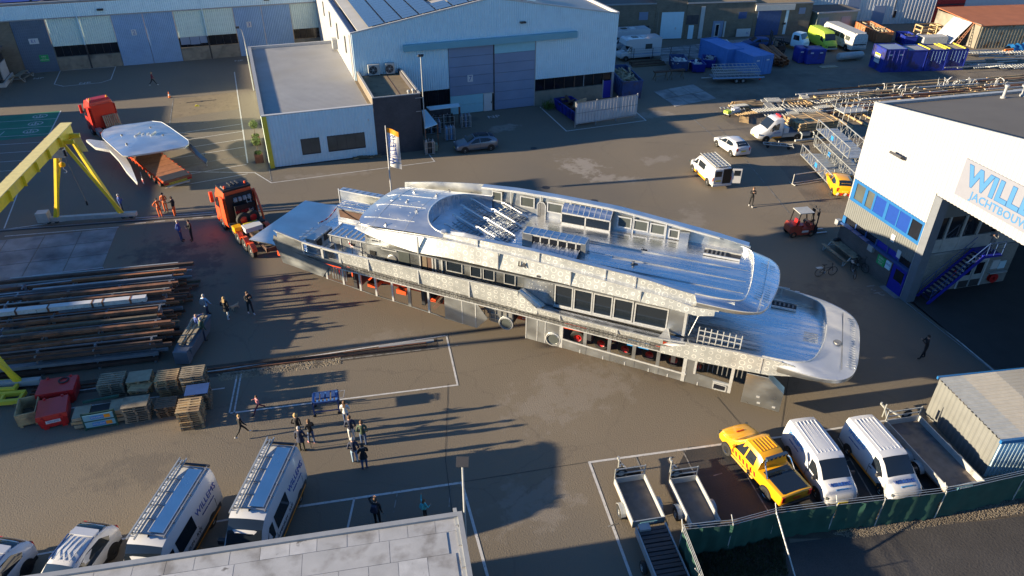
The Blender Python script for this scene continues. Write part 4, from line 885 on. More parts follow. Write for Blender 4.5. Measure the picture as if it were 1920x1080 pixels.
mb = MB(); mb.slab([(-29.0,2.2),(-28.3,3.1),(-28.25,2.6),(-28.7,2.15)],.5,.56); yp('bow_bracket','alu_dark',mb)
for k in range(6):
    s = -28.2 + k * .2; bx('bow_slat','alu_side',s,s + .1,.5,.55,2.2,3.05)
bx('bow_frame_panel','alu_dark',-28.5,-28.3,.45,1.3,3.7,4.35)
strip('bow_gap_plate','alu_dark',fr(-32.2,-27,6),[(-32.2,3.4),(-30,3.3),(-27,3.2)],[(-32.2,4.05),(-30,3.8),(-27,3.72)],.47,.47,.04)
strip('far_bulwark','alu_side',fr(-31.5,-6,16),[(a,b) for a,b in DK],[(-31.5,4.7),(-27,4.5),(-15,4.4),(-6,3.75)],7.75,7.85,.05)
strip('far_bulwark','alu_side',fr(-6,-.5,6),3.2,3.75,7.7,7.8,.05)
for k in range(16): bx('bulwark_frame','alu_weld',-6 + k * .42,-5.93 + k * .42,7.5,7.7,3.25,3.7) if k < 13 else None
mb = MB(); rr2 = random.Random(4)
for k in range(26):
    s = -6 + rr2.random() * 6.5; z = 3.3 + rr2.random() * .35; mb.box(s,s + rr2.uniform(.08,.3),7.62,7.69,z,z + rr2.uniform(.04,.12))
yp('weld_marks','alu_weld',mb,kind='stuff')
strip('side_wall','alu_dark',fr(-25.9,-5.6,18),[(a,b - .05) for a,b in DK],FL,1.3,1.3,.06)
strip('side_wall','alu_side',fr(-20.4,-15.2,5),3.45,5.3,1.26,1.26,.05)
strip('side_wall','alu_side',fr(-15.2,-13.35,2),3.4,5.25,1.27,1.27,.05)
strip('walkway','alu_deck',fr(-27,-5.4,14),[(a,b + .02) for a,b in DK],[(a,b + .02) for a,b in DK],.42,.42,.9)
def win(s0,s1,z0,z1,t=1.26,frame=.06,m='glass',fm='alu_weld',r=0,side=-1):
    f_ = MB()
    for a,b,c,d in ((s0 - frame,s1 + frame,z0 - frame,z0),(s0 - frame,s1 + frame,z1,z1 + frame),(s0 - frame,s0,z0,z1),(s1,s1 + frame,z0,z1)): f_.box(a,b,min(t,t + side * .06),max(t,t + side * .06),c,d)
    o = f_.build('window',M[fm],ya); MB().box(s0,s1,min(t,t + side * .02),max(t,t + side * .02),z0,z1).build('pane',M[m],o); return o
for s0,s1,z0,z1 in ((-20.2,-19.2,4.27,5.05),(-18.6,-17.95,4.24,4.97),(-17.75,-17.1,4.24,4.97),(-16.4,-15.75,4.24,4.95)): win(s0,s1,z0,z1,1.25,.045)
for s0,s1 in ((-13.2,-12.22),(-12.03,-11.05),(-10.86,-9.87),(-9.67,-8.67),(-8.45,-6.7)): win(s0,s1,3.52,4.83 - .02 * (s0 + 13),1.27,.075)
strip('window_sill','alu_weld',fr(-13.3,-6.5,4),3.36,3.46,1.15,1.15,.12)
bx('wall_panel','alu_side',-6.6,-5.7,1.22,1.3,3.3,5.2); bx('wall_post','alu_weld',-5.75,-5.6,1.2,1.32,3.3,5.25)
mb = MB(); mb.frustum([(-6.65,1.28,3.5),(-6.5,1.2,3.5),(-6.2,.4,3.3),(-6.9,.4,3.3)],[(-6.65,1.28,3.56),(-6.5,1.2,3.56),(-6.2,.4,3.36),(-6.9,.4,3.36)]); yp('corner_gusset','alu_weld',mb)
bx('wall_panel','alu_side',-25.8,-20.5,1.24,1.3,3.55,5.3)
for s0,s1,z0,z1 in ((-25.35,-24.85,4.95,5.35),(-24.65,-23.7,4.85,5.3)): win(s0,s1,z0,z1,1.22,.06)
bx('dark_door','glass_dull',-23.5,-22.75,1.16,1.24,3.75,5.2); bx('wall_panel','alu_side',-22.7,-22.0,1.18,1.24,3.9,5.2)
bx('opening','rust_dark',-21.95,-21.2,1.2,1.24,3.6,5.2); bx('opening_lining','wood_dark',-21.85,-21.55,1.17,1.2,3.7,5.1)
for s in (-22.0,-21.15,-20.95,-20.5): bx('wall_post','alu_weld',s - .04,s + .04,1.14,1.24,3.6,5.2)
bx('vent_opening','black',-24.55,-24.1,1.18,1.24,3.75,4.15); bx('vent_opening','black',-25.6,-25.2,1.18,1.24,4.2,4.5)
yp('porthole','alu_dark',MB().at((-24.0,1.2,4.15)).lathe([(.3,-.03),(.36,0),(.3,.03)],18,'Y'))
mb = MB()
for k in range(5):
    for j in range(9):
        if rnd.random() < .75: s = -15.0 + j * .17 + .04 * k; mb.box(s,s + rnd.uniform(.04,.12),1.25,1.27,3.75 + k * .26,3.79 + k * .26)
yp('weld_marks','alu_weld',mb,kind='stuff')
bx('camera_box','dark',-14.2,-13.98,.62,.72,5.5,5.62)
strip('fascia','alu_ring',fr(-26.4,-4.2,26),FL,LE,[(-26.4,1.0),(-25,.68),(-5,.60),(-3,.8)],[(-26.5,1.35),(-25.4,1.12),(-22,1.02),(-19,.82),(-5,.68),(-3,.85)],.05,True)
strip('ledge','alu_deck',fr(-20.2,-4,16),LE,UB,.69,.95,.02)
strip('ledge_edge','alu_weld',fr(-26.2,-4,16),[(a,b - .02) for a,b in LE],[(a,b + .03) for a,b in LE],[(-26.5,1.3),(-25.4,.95),(-20,.72),(-5,.66)],[(-26.5,1.3),(-25.4,.95),(-20,.72),(-5,.66)],.05)
strip('upper_bulwark','alu_ring',fr(-20.2,-3.3,18),UB,UT,[(-20,.95),(-5,.95),(-3.3,.75)],[(-20,1.0),(-5,.95),(-3.2,.9)],.05,True)
strip('bulwark_cap','alu_roof',fr(-20.2,-3.3,18),UT,[(a,b + .03) for a,b in UT],.97,.97,.30)
for s in (-18.0,-14.2,-10.3,-8.6): bx('weld_seam','alu_weld',s - .04,s + .04,.9,.96,I(UB,s),I(UT,s))
for s in (-21.8,-16.6,-12.2,-8.2): bx('weld_seam','alu_weld',s - .04,s + .04,.6,.72,I(FL,s),I(LE,s))
strip('fairing','alu_weld',fr(-20.4,-17.6,6),[(a,b) for a,b in UT],[(-20.4,6.95),(-19,7.12),(-17.6,6.98)],.98,1.15,.1,True)
yp('fairlead','alu_weld',MB().at((-20.2,1.05,7.0)).lathe([(.2,0),(.22,.05),(.12,.07)],14))
text_obj('LA','letters',M['dark'],frame_matrix((-15.1,.64,6.1),(1,0,-.06),(0,.1,1)),.42,ya,bold=.02)
bx('soffit','alu_side',-25.5,-5,.7,7.4,5.22,5.3)
strip('far_wall','alu_side',fr(-20.4,-5.6,16),5.85,FT,7.05,7.18,.06)
strip('far_wall','alu_side',fr(-5.6,-3.2,4),5.95,FT,7.05,7.15,.06)
strip('far_cap','alu_roof',fr(-20.4,-3.3,18),FT,[(a,b + .03) for a,b in FT],7.05,7.05,.5)
strip('far_cap_edge','alu_weld',fr(-20.4,-5,18),[(a,b - .1) for a,b in FT],[(a,b - .0) for a,b in FT],7.0,7.0,.06)
strip('far_fascia','alu_side',fr(-26.4,-3.3,20),[(a,b) for a,b in FL],FT,7.5,7.55,.05)
for s0,s1,z0,z1 in ((-19.55,-19.0,6.55,7.1),(-17.6,-16.75,6.5,7.1),(-15.75,-14.85,6.45,7.0),(-11.15,-10.4,6.3,6.9),(-10.15,-9.35,6.28,6.86),(-9.1,-8.3,6.25,6.82),(-7.95,-7.45,6.2,6.66)): win(s0,s1,z0,z1,7.04,.08,'glass_dull')
for s in fr(-18.3,-8.2,5): bx('wall_post','alu_weld',s - .035,s + .035,6.98,7.06,5.95,I(FT,s) - .05)
o_ = bx('arched_door','alu_dark',-16.45,-15.95,6.98,7.04,5.95,6.95)
mb = MB(); mb.loft([[(-16.5,6.96,5.95),(-16.45,6.96,5.95)],[(-16.5,6.96,6.8),(-16.45,6.96,6.78)],[(-16.35,6.96,7.0),(-16.33,6.96,6.95)],[(-16.05,6.96,7.0),(-16.07,6.96,6.95)],[(-15.9,6.96,6.8),(-15.95,6.96,6.78)],[(-15.9,6.96,5.95),(-15.95,6.96,5.95)]],False); yp('door_frame','alu_weld',mb,fix=False)
bx('wall_end_box','alu_side',-7.3,-6.75,6.6,7.06,6.0,6.75)
def chaik(p):
    for _ in range(2): p = [p[0]] + [(a[0] * w + b[0] * (1 - w),a[1] * w + b[1] * (1 - w)) for a,b in zip(p,p[1:]) for w in (.75,.25)] + [p[-1]]
    return p
def cap(name,inner,outer,zi,zo,m,lip=.22):
    inner,outer = chaik(inner),chaik(outer)
    mb = MB(); mb.loft([[(a,b,zi) for a,b in inner],[(a,b,zo) for a,b in outer]],False); o = yp(name,m,mb,True,fix=False)
    mb = MB(); mb.loft([[(a,b,zo + .005) for a,b in outer],[(a,b,zo - lip) for a,b in outer],[(a * .7 + c * .3,b * .7 + d * .3,zo - lip - .15) for (a,b),(c,d) in zip(outer,inner)],[(c,d,zo - lip - .2) for c,d in inner]],False); yp(name + '_lip','alu_side',mb,True,fix=False)
    mb = MB(); mb.loft([[(a,b,zi + .02) for a,b in inner],[(a - .05 if a > 0 else a,b,zi + .02) for a,b in inner],[(a,b,zi - .5) for a,b in inner]],False); yp(name + '_inner','alu_side',mb,True,fix=False)
    mb = MB(); [mb.tube((a[0],a[1],zi + .02),(b[0],b[1],zi + .02),.035,5) for a,b in zip(inner,inner[1:])]; [mb.tube((a[0],a[1],zo),(b[0],b[1],zo),.025,5) for a,b in zip(outer,outer[1:])]; yp(name + '_weld','alu_weld',mb)
LI = [(-4,7.75),(-1.1,7.75),(.45,7.35),(1.45,6.8),(1.68,5.5),(1.7,3.5),(1.47,2.1),(1.1,.95),(.48,.55),(-.3,.4),(-1.4,.37)]
LO = [(-4,8.0),(-1.0,8.25),(.9,8.15),(2.7,7.3),(3.45,6.2),(3.5,4.1),(3.35,1.6),(2.95,.6),(2.1,.1),(.7,.12),(-.7,.3)]
cap('transom',LI,LO,3.74,3.36,'alu_matte')
UI = [(-5.4,7.3),(-4.6,7.3),(-3.4,7.1),(-2.95,6.6),(-2.75,5),(-2.7,2.6),(-2.85,1.35),(-3.2,1.12),(-4,.98),(-5.4,.97)]
UO = [(-5.4,7.75),(-4.2,7.65),(-2.6,7.3),(-1.45,6.45),(-1.25,4.4),(-1.45,2.6),(-1.75,1.25),(-2.15,.85),(-3.2,.62),(-5.2,.66)]
cap('upper_transom',UI,UO,6.32,6.0,'alu_deck',.15)
mb = MB()
for k in range(22):
    t = 1.5 + k * .225; s1 = -1.45 - (.25 if t > 5.9 else 0) - (.2 if t < 1.9 else 0); mb.bar((s1 - 1.0,t,6.24),(s1 - .6,t,6.155),.03,.02); mb.bar((s1 - .5,t + .1,6.13),(s1 - .2,t + .1,6.065),.025,.02)
    mb.box(2.6,3.25,t + .02,t + .045,3.44,3.47) if t < 7 else None
yp('weld_marks','alu_weld',mb,kind='stuff')
for zc,s_,m in ((3.55,2.55,'alu_dark'),(6.16,-2.05,'alu_weld')):
    mb = MB(); mb.box(s_,s_ + .03,1.0,6.6,zc,zc + .03); yp('transom_seam',m,mb)
yp('towing_eye','alu_dark',MB().at((2.3,3.3,3.62)).lathe([(.25,0),(.2,.07),(.0,.09)],14))
bx('aft_bulkhead','glass_dull',-5.7,-5.62,1.35,7.3,3.25,5.25)
for t in (1.4,3.2,5.0,7.2): bx('wall_post','alu_weld',-5.66,-5.55,t - .06,t + .06,3.25,5.3)
bx('soffit','alu_side',-5,-3,1.2,7.0,5.5,5.56)
mb = MB(); mb.tube((-5.4,1.35,3.3),(-4.9,1.5,5.2),.03); yp('stay','alu_weld',mb)
for s0,s1,t0,t1,z in ((-1.35,.05,6.15,6.85,3.26),(-5.7,-3.6,5.75,6.45,6.1)):
    o = bx('deck_hatch','dark',s0,s1,t0,t1,z,z + .02)
    for a in (t0,t1): MB().box(s0,s1,a - .04,a + .04,z,z + .12).build('coaming',M['alu_weld'],o)
    for k in range(5): MB().box(s0 + .15 + k * .25,s0 + .25 + k * .25,t0 + .2,t1 - .1,z + .02,z + .09).build('pipe_block',M['alu_dark'],o)
mb = MB()
for k in range(8): mb.bar((-4.85 + k * .325,.85,3.25),(-4.85 + k * .325,1.0,4.3),.05)
for z in (3.45,3.8,4.1): mb.bar((-4.85,.9 + (z - 3.4) * .1,z),(-2.57,.9 + (z - 3.4) * .1,z),.05)
yp('lattice_frame','alu_weld',mb)
for k in range(5): bx('grate_bar','alu_side',.6,1.35,3.4 + k * .2,3.45 + k * .2,3.26,3.28)
ze = [(-26.6,6.2),(-25.2,6.27),(-21.9,6.53),(-19.6,6.68)]
def zd(s,t):
    u = min(1,abs((t - TC) / 3.2)); return I(ze,s) + .55 * (1 - u ** 2.2) * min(1,(s + 27.6) / 2.2)
n = 28; outer = []; inner = []
fth = [(-26.5,1.35),(-25.4,1.12),(-22,1.02),(-19,.82)]
near = [(s,I(fth,s)) for s in fr(-19.6,-25.6,9)]
corner = [(-26.05,1.22),(-26.35,1.55),(-26.5,2.1),(-26.56,3.1)]
half = near + corner; outer = half + [(-26.58,TC)] + [(s,2 * TC - t) for s,t in half[::-1]]; n = len(outer) - 1
for i in range(n + 1):
    th = math.pi * i / n; inner.append((-19.6 - 2.75 * abs(math.sin(th)) ** .75,TC - 2.85 * math.cos(th)))
rings = []
for k in range(9):
    f = k / 8; rings.append([(a[0] * (1 - f) + b[0] * f,a[1] * (1 - f) + b[1] * f) for a,b in zip(outer,inner)])
mb = MB(); mb.loft([[(a,b,zd(a,b)) for a,b in r] for r in rings],False); yp('wheelhouse_roof','alu_roof',mb,60,fix=False)
mb = MB(); mb.loft([[(a,b,zd(a,b)) for a,b in inner],[(a,b,5.9) for a,b in inner]],False); yp('well_wall','alu_deck',mb,True,fix=False)
mb = MB(); [mb.tube((a[0],a[1],zd(*a)),(b[0],b[1],zd(*b)),.04,5) for a,b in zip(inner,inner[1:])]; yp('well_rim','alu_weld',mb)
mb = MB(); o2 = outer[8:-8]
mb.loft([[(a,b,zd(a,b) - .01) for a,b in o2],[(a + .12,b,zd(a,b) - .3) for a,b in o2],[(a + .9,TC + (b - TC) * .93,5.3) for a,b in o2]],False); yp('roof_side','alu_deck',mb,True,fix=False)
mb = MB()
for t in (1.9,3.4,4.9,6.4):
    for a,b in zip(fr(-26.2,-22.6,6),fr(-26.2,-22.6,6)[1:]): mb.bar((a,t,zd(a,t) + .006),(b,t,zd(b,t) + .006),.03,.015)
for s in (-25.2,-22.9):
    pts = fr(.95,7.25,10)
    for a,b in zip(pts,pts[1:]): mb.bar((s,a,zd(s,a) + .006),(s,b,zd(s,b) + .006),.03,.015)
for t in (1.3,1.5,1.7): mb.bar((-21.3 + t,t,zd(-21,t) + .006),(-20.0,t - .1,zd(-20,t) + .01),.025,.015)
for k in range(34): s,t = rnd.uniform(-26,-22.8),rnd.uniform(1.2,7); mb.box(s,s + rnd.uniform(.05,.3),t,t + rnd.uniform(.02,.08),zd(s,t) - .02,zd(s,t) + .012)
yp('roof_welds','alu_weld',mb,kind='stuff')
for s,t in ((-23.0,2.9),(-22.8,5.3),(-24.3,1.3),(-24.2,3.9),(-22.6,6.7),(-24.6,5.6)):
    z = zd(s,t); o = yp('roof_fitting','alu_weld',MB().at((s,t,z - .02),rnd.uniform(0,3)).box(-.1,.1,-.08,.08,0,.05).box(-.03,.05,-.03,.03,.05,.14)); MB().at((s,t,z + .12)).lathe([(.04,0),(.04,.05)],8).build('cap',M['dark'],o)
bx('well_floor','alu_floor',-22.3,-16.7,1.25,7.0,5.93,5.955)
for k in range(9): bx('floor_joint','alu_weld',-22.2,-19.5,1.8 + k * .6,1.82 + k * .6,5.95,5.962)
sf = MB()
for k in range(8):
    x = .18 + k * .24; h_ = .05 + .24 * max(0,1 - k / 5); sf.box(x,x + .05,-.45,.45,h_,h_ + .05)
for y in (-.46,.0,.44): sf.bar((0,y,.42),(1.3,y,.06),.045,.07).bar((1.3,y,.06),(2.1,y,.06),.045,.07)
for k in range(3): sf.box(1.3 + k * .3,1.34 + k * .3,-.3,.3,0,.06)
rails = MB()
for y in (-.56,.55):
    rails.path([(-.12,y,.40),(-.15,y,.52),(.05,y,.55),(1.75,y,.14),(1.95,y,.08),(1.8,y,.02)],.045,6)
f0 = None
for s,t in ((-21.0,6.1),(-20.9,4.75),(-20.8,3.4),(-18.9,6.35),(-18.85,5.05),(-18.8,3.75)):
    if f0 is None:
        f0 = sf.build('seat_frame',M['alu_side'],ya); o = f0; r0 = rails.build('seat_rail',M['alu_matte'],f0)
    else:
        o = inst(f0,'seat_frame',ya); inst(r0,'seat_rail',o)
    o.location = (s,t,5.96); o.rotation_euler = (0,0,R(-14))
mb = MB(); rr2 = random.Random(9)
for k in range(60): a,b = rr2.uniform(-18.9,-16.8),rr2.uniform(2.6,6.2); mb.box(a,a + rr2.uniform(.04,.12),b,b + .05,5.955,6.0)
yp('weld_marks','alu_weld',mb,kind='stuff')
def lattice_box(name,s0,s1,t0,t1,z0,z1,back,m='glass'):
    o = MB().box(s0 + .05,s1 - .05,t0 + .05,t1,z0,z1 - .06).build(name,M['alu_dark'],ya)
    n_ = 2 if back else 7; mb = MB()
    for k in range(n_ + 1): x = s0 + (s1 - s0) * k / n_; mb.box(x - .04,x + .04,t0 - .02,t0 + .06,z0,z1)
    mb.box(s0 - .04,s1 + .04,t0 - .02,t0 + .07,z0,z0 + .14).box(s0 - .04,s1 + .04,t0 - .02,t0 + .07,z1 - .1,z1); mb.build('frame',M['alu_weld'],o)
    MB().box(s0 + .06,s1 - .06,t0 + .0,t0 + .045,z0 + .16,z1 - .12).build('pane',M[m],o)
    mb = MB(); zt = z1 + (.42 if back else .05)
    mb.frustum([(s0,t0,z1 - .02),(s1,t0,z1 - .02),(s1,t1,zt - .02),(s0,t1,zt - .02)],[(s0,t0,z1),(s1,t0,z1),(s1,t1,zt),(s0,t1,zt)]); mb.build('roof',M['alu_deck'],o)
    mb = MB()
    for k in range(10): x = s0 + (s1 - s0) * k / 9; mb.bar((x,t0,z1 + .015),(x,t1,zt + .015),.03,.02)
    mb.build('roof_batten',M['alu_weld'],o); return o
lattice_box('far_deckhouse',-14.7,-11.55,6.5,7.04,5.97,6.8,True)
b_ = lattice_box('bar_counter',-15.95,-12.1,3.0,3.75,5.97,6.85,False,'window_dark')
bx('counter_end','alu_side',-15.97,-15.35,2.95,3.02,6.0,6.83); bx('counter_end','alu_side',-12.35,-12.05,2.95,3.75,6.0,6.84)
mb = MB(); mb.frustum([(-15.2,2.3,6.2),(-12.4,2.3,6.2),(-12.4,2.95,6.38),(-15.2,2.95,6.38)],[(-15.2,2.3,6.22),(-12.4,2.3,6.22),(-12.4,2.95,6.4),(-15.2,2.95,6.4)]); yp('counter_shelf','alu_deck',mb)
mb = MB()
for k in range(11): x = -15.2 + k * .28; mb.bar((x,2.3,6.24),(x,2.95,6.42),.04,.03).bar((x,2.32,5.98),(x,2.32,6.2),.04)
yp('shelf_frame','alu_weld',mb)
for s0,s1,t in ((-11.95,-10.6,3.55),(-11.9,-10.7,3.42)): bx('loose_profile','alu_deck',s0,s1,t,t + .09,6.0,6.1)
for s,t in ((-9.1,5.0),(-9.25,3.2)):
    o = yp('deck_fitting','alu_dark',MB().at((s,t,6.03)).lathe([(.14,0),(.14,.03),(.05,.04),(.05,.16),(.1,.18)],10)); MB().bar((s,t,6.1),(s + .25,t + .1,6.05),.05).build('lever',M['dark'],o)
bx('deck_plate','alu_roof',-8.6,-6.6,1.2,2.1,6.0,6.06)
bx('fore_house','alu_side',-28.8,-25.6,1.5,3.2,3.6,4.75); o = bx('fore_house_top','alu_deck',-28.85,-25.6,1.45,3.25,4.75,4.8)
mb = MB()
for k in range(9): x = -28.8 + k * .37; mb.box(x,x + .05,1.47,2.6,4.8,4.84)
mb.box(-28.85,-25.6,1.45,1.52,4.8,4.86).box(-28.85,-28.78,1.45,3.2,4.8,4.86); mb.build('top_lattice',M['alu_weld'],o)
for k in range(4): bx('house_post','alu_weld',-28.7 + k * .75,-28.64 + k * .75,1.46,1.5,3.65,4.7)
bx('vent_opening','black',-27.3,-26.9,1.47,1.5,4.35,4.55)
mb = MB(); mb.loft([[(-27.2,3.1,4.8),(-26.0,3.2,4.8),(-25.9,4.6,4.8),(-27.1,4.4,4.8)],[(-26.6,3.3,5.3),(-26.1,3.3,5.3),(-26.0,4.2,5.3),(-26.5,4.0,5.3)],[(-26.3,3.0,6.2),(-25.7,3.0,6.2),(-25.7,4.4,6.2),(-26.2,4.2,6.2)]],True); yp('pillar','alu_deck',mb,60)
mb = MB(); mb.bar((-26.3,1.35,6.2),(-25.2,1.35,4.8),.1,.16); yp('strut','alu_side',mb)
o = bx('console','alu_side',-30.2,-29.5,.9,2.9,3.65,4.55); MB().box(-29.52,-29.46,1.9,2.8,4.0,4.45).box(-29.52,-29.46,1.1,1.6,3.9,4.4).build('opening',M['black'],o)
mb = MB()
for k in range(5): mb.bar((-29.55,1.0 + k * .42,4.55),(-31.4,1.3 + k * .42,4.03),.022)
for k in range(3): mb.bar((-30 - k * .5,.9,4.45 - k * .14),(-30 - k * .5,2.9,4.45 - k * .14),.035)
mb.build('windscreen_frame',M['alu_side'],o)
o = bx('far_box','alu_side',-30.6,-27.9,5.2,6.3,3.65,4.75); MB().box(-30.4,-28.0,5.14,5.2,4.05,4.6).build('opening',M['rust_dark'],o)
for k in range(5): MB().box(-30.65,-27.9,5.15 + k * .25,5.3 + k * .25,4.75,4.8 + .02 * (k % 2)).build('top_plank',M['alu_deck'],o)
o = bx('far_bow_wing','alu_side',-31.6,-28.0,7.2,7.3,3.7,4.9); MB().box(-31.7,-28,7.2,7.8,4.9,4.95).build('cap',M['alu_roof'],o)
mb = MB()
for k in range(8): mb.bar((-31.5 + k * .5,7.25,4.97),(-31.3 + k * .5,7.75,4.97),.04)
mb.build('frame',M['alu_weld'],o); MB().bar((-31.6,7.2,4.98),(-28,7.2,4.98),.06).bar((-31.7,7.2,3.7),(-31.7,7.2,5.1),.06).build('frame',M['alu_weld'],o)
for a,b in (((-30.6,2.95,4.6),(-30.5,5.2,4.85)),((-27.5,1.6,4.9),(-26.8,1.2,4.5))):
    tp = thing('barrier_tape','red and white barrier tape strung across the bow structures' if a[1] > 2 else 'short red and white tape hanging by the fore house','tape',ya.matrix_world @ Vector((0,0,0)),0)
    tp.location = YO; tp.rotation_euler = (0,0,YR); a = Vector(a); b = Vector(b)
    for k in range(9):
        p = a.lerp(b,k / 9) - Vector((0,0,.25 * math.sin(math.pi * k / 9))); q = a.lerp(b,(k + 1) / 9) - Vector((0,0,.25 * math.sin(math.pi * (k + 1) / 9))); MB().bar(p,q,.02,.09).build('stripe',M['lamp_red' if k % 2 else 'white'],tp)
# ================================================================ VEHICLES  (local x = forwards, y = to the left)
def sta(S,x):
    if x <= S[0][0]: return S[0]
    for a,b in zip(S,S[1:]):
        if x <= b[0]:
            f = (x - a[0]) / max(1e-6,b[0] - a[0]); return tuple(p + (q - p) * f for p,q in zip(a,b))
    return S[-1]
def shell(S,crown=.04):
    """S: stations (x, half width, bottom z, shoulder z, top z, top half width)"""
    rings = []
    for x,w,zb,zs,zt,wt in S:
        h = [(x,-w * .93,zb),(x,-w * .99,zb + .12 * (zs - zb)),(x,-w,zb + .55 * (zs - zb)),(x,-w * .985,zs),(x,-(w * .25 + wt * .75),zs + .75 * (zt - zs)),(x,-wt * .93,zt),(x,-wt * .5,zt + crown * .8),(x,0,zt + crown)]
        rings.append(h + [(a,-b,c) for a,b,c in h[-2::-1]])
    mb = MB(); mb.loft(rings,True,True); return mb
def side_glass(S,pts,side,off=.012):
    """polygon on the body side; pts = (x, f), f from shoulder 0 to roof 1"""
    mb = MB(); q = []
    for x,f in pts:
        _,w,zb,zs,zt,wt = sta(S,x); g = f * .92
        y = w * .985 + (w * .25 + wt * .75 - w * .985) * min(1,g / .75) if g < .75 else (w * .25 + wt * .75) + (wt * .93 - (w * .25 + wt * .75)) * (g - .75) / .25
        q.append((x,side * (y + off),zs + g * (zt - zs)))
    mb.face([mb.P(p) for p in q]); return mb
def top_glass(S,xa,xb,hw=.9,n=5,crown=.04,off=.014,wa=None):
    rows = []; mb = MB()
    for x in fr(xa,xb,n):
        _,w,zb,zs,zt,wt = sta(S,x); f = (x - xa) / (xb - xa); k = hw if wa is None else wa + (hw - wa) * f
        rows.append([(x,wt * k * u,zt + crown * (1 - (k * u) ** 2) + off) for u in (-1,-.5,0,.5,1)])
    mb.loft(rows,False); return mb
def add_wheels(t,xs,W,r,w=.22,rim='galv_pale',rimr=.62,dual=False,hub=None,arch=True,spokes=5,z0=0):
    tyre = MB().lathe([(r * .55,-w / 2),(r * .93,-w / 2),(r,-w / 2 + .03),(r,w / 2 - .03),(r * .93,w / 2),(r * .55,w / 2)],20,'Y',False)
    src = None
    for x in xs:
        for sd in (1,-1):
            if src is None:
                src = tyre.build('wheel',M['rubber'],t,smooth=True,fix=False); o = src
                mb = MB(); mb.lathe([(r * rimr,-w / 2 + .03),(r * rimr,w / 2 - .01),(r * (rimr - .06),w / 2 - .05),(r * .2,w / 2 - .06),(r * .16,w / 2 + .0),(.0,w / 2 + .0)],16,'Y')
                rm = mb.build('rim',M[rim],o,smooth=True,fix=False)
                mb = MB()
                for k in range(spokes): mb.at((0,w / 2 - .045,0),0,0,2 * math.pi * (k + .5) / spokes).box(r * .28,r * rimr * .9,-.006,.006,-r * .11,r * .11)
                sp_ = mb.build('rim_opening',M['black'],o)
            else:
                o = inst(src,'wheel',t); inst(rm,'rim',o); inst(sp_,'rim_opening',o)
            o.location = (x,sd * (W / 2 - w / 2 + .01),r + z0); o.rotation_euler = (0,0,0 if sd > 0 else math.pi)
            if arch:
                a = MB(); pts = [(x + r * 1.16 * math.cos(th),r + z0 + r * 1.16 * math.sin(th)) for th in fr(-.35,math.pi + .35,12)]
                y = sd * (W / 2 + .004); a.slab(pts,min(y,y - sd * .12),max(y,y - sd * .12)).build('wheel_arch',M['black'],t)
def plate(t,x,y,z,m='yellow_bright',w=.5,rear=False): MB().box(x - .012,x + .012,y - w / 2,y + w / 2,z - .06,z + .06).build('number_plate',M[m],t)
def mirror(t,x,y,z,m,k=1.0):
    for s in (1,-1): MB().box(x - .06 * k,x + .06 * k,s * y - (0 if s > 0 else .2 * k),s * y + (.2 * k if s > 0 else 0),z,z + .16 * k).build('mirror',M[m],t)
def lights(t,xf,xr,y,zf,zr,m='glass_dull'):
    for s in (1,-1):
        MB().at((xf,s * y,zf),-s * .5).box(-.06,.05,-.14,.14,-.07,.07).build('headlight',M[m],t)
        MB().box(xr - .02,xr + .05,s * y - .08,s * y + .08,zr - .16,zr + .16).build('tail_light',M['lamp_red'],t)
SV = [(-2.22,.80,.42,.75,1.45,.66),(-2.18,.86,.30,.98,1.72,.70),(-1.6,.89,.26,1.02,1.79,.74),(0,.90,.25,1.03,1.80,.75),(.55,.90,.25,1.03,1.77,.74),(.95,.90,.25,1.02,1.55,.72),(1.45,.89,.25,1.0,1.12,.78),(1.95,.84,.26,.84,.95,.72),(2.15,.76,.3,.68,.8,.62),(2.24,.6,.38,.55,.6,.5)]
def small_van(loc,rz,label,extra=None):
    t = thing('delivery_van',label,'van',loc,rz,'small white vans parked by the green fence')
    shell(SV).build('body',M['carpaint_white'],t,smooth=35)
    top_glass(SV,1.42,.68,.95,wa=.93).build('windscreen',M['glass'],t,smooth=True)
    for s in (1,-1):
        side_glass(SV,[(1.3,.02),(.42,.02),(.36,.75),(.66,.82),(1.02,.6)],s).build('door_window',M['glass'],t,fix=False)
        MB().box(-1.2,1.3,min(s * .905,s * .885),max(s * .905,s * .885),.3,.42).build('yellow_stripe',M['amber'],t)
        mb = MB(); mb.box(.28,.30,min(s * .91,s * .88),max(s * .91,s * .88),.35,1.0); mb.build('door_seam',M['dark'],t)
        MB().box(.36,.52,min(s * .93,s * .9),max(s * .93,s * .9),.86,.9).build('door_handle',M['dark'],t)
    for k in range(6):
        y = -.5 + k * .2; MB().box(-1.9,.3,y - .015,y + .015,1.8,1.835).build('roof_rib',M['carpaint_white'],t)
    MB().at((2.17,0,.45)).box(-.03,.05,-.55,.55,-.08,.1).build('grille',M['dark'],t); MB().box(2.0,2.26,-.72,.72,.26,.42).build('bumper',M['dark'],t); plate(t,2.27,0,.42)
    lights(t,2.05,-2.22,.68,.68,1.0)
    mirror(t,1.1,.9,1.0,'dark'); add_wheels(t,(1.42,-1.3),1.8,.31)
    text_obj('WILLEMS','van_letters',M['letter_blue'],frame_matrix((1.72,0,1.085),(0,1,0),(-1,0,.35)),.27,t,.012); text_obj('JACHTBOUW','van_letters',M['sign_blue'],frame_matrix((1.95,0,1.0),(0,1,0),(-1,0,.4)),.1,t,.01)
    for s in (1,-1): text_obj('WILLEMS','van_letters',M['sign_blue'],frame_matrix((-1.05,s * .845,1.38),(-s,0,0),(0,-s * .3,1)),.34,t,.008); text_obj('aluminium cascobouw','van_letters',M['letter_blue'],frame_matrix((-1.05,s * .893,1.06),(-s,0,0),(0,-s * .1,1)),.1,t,.008)
    return t
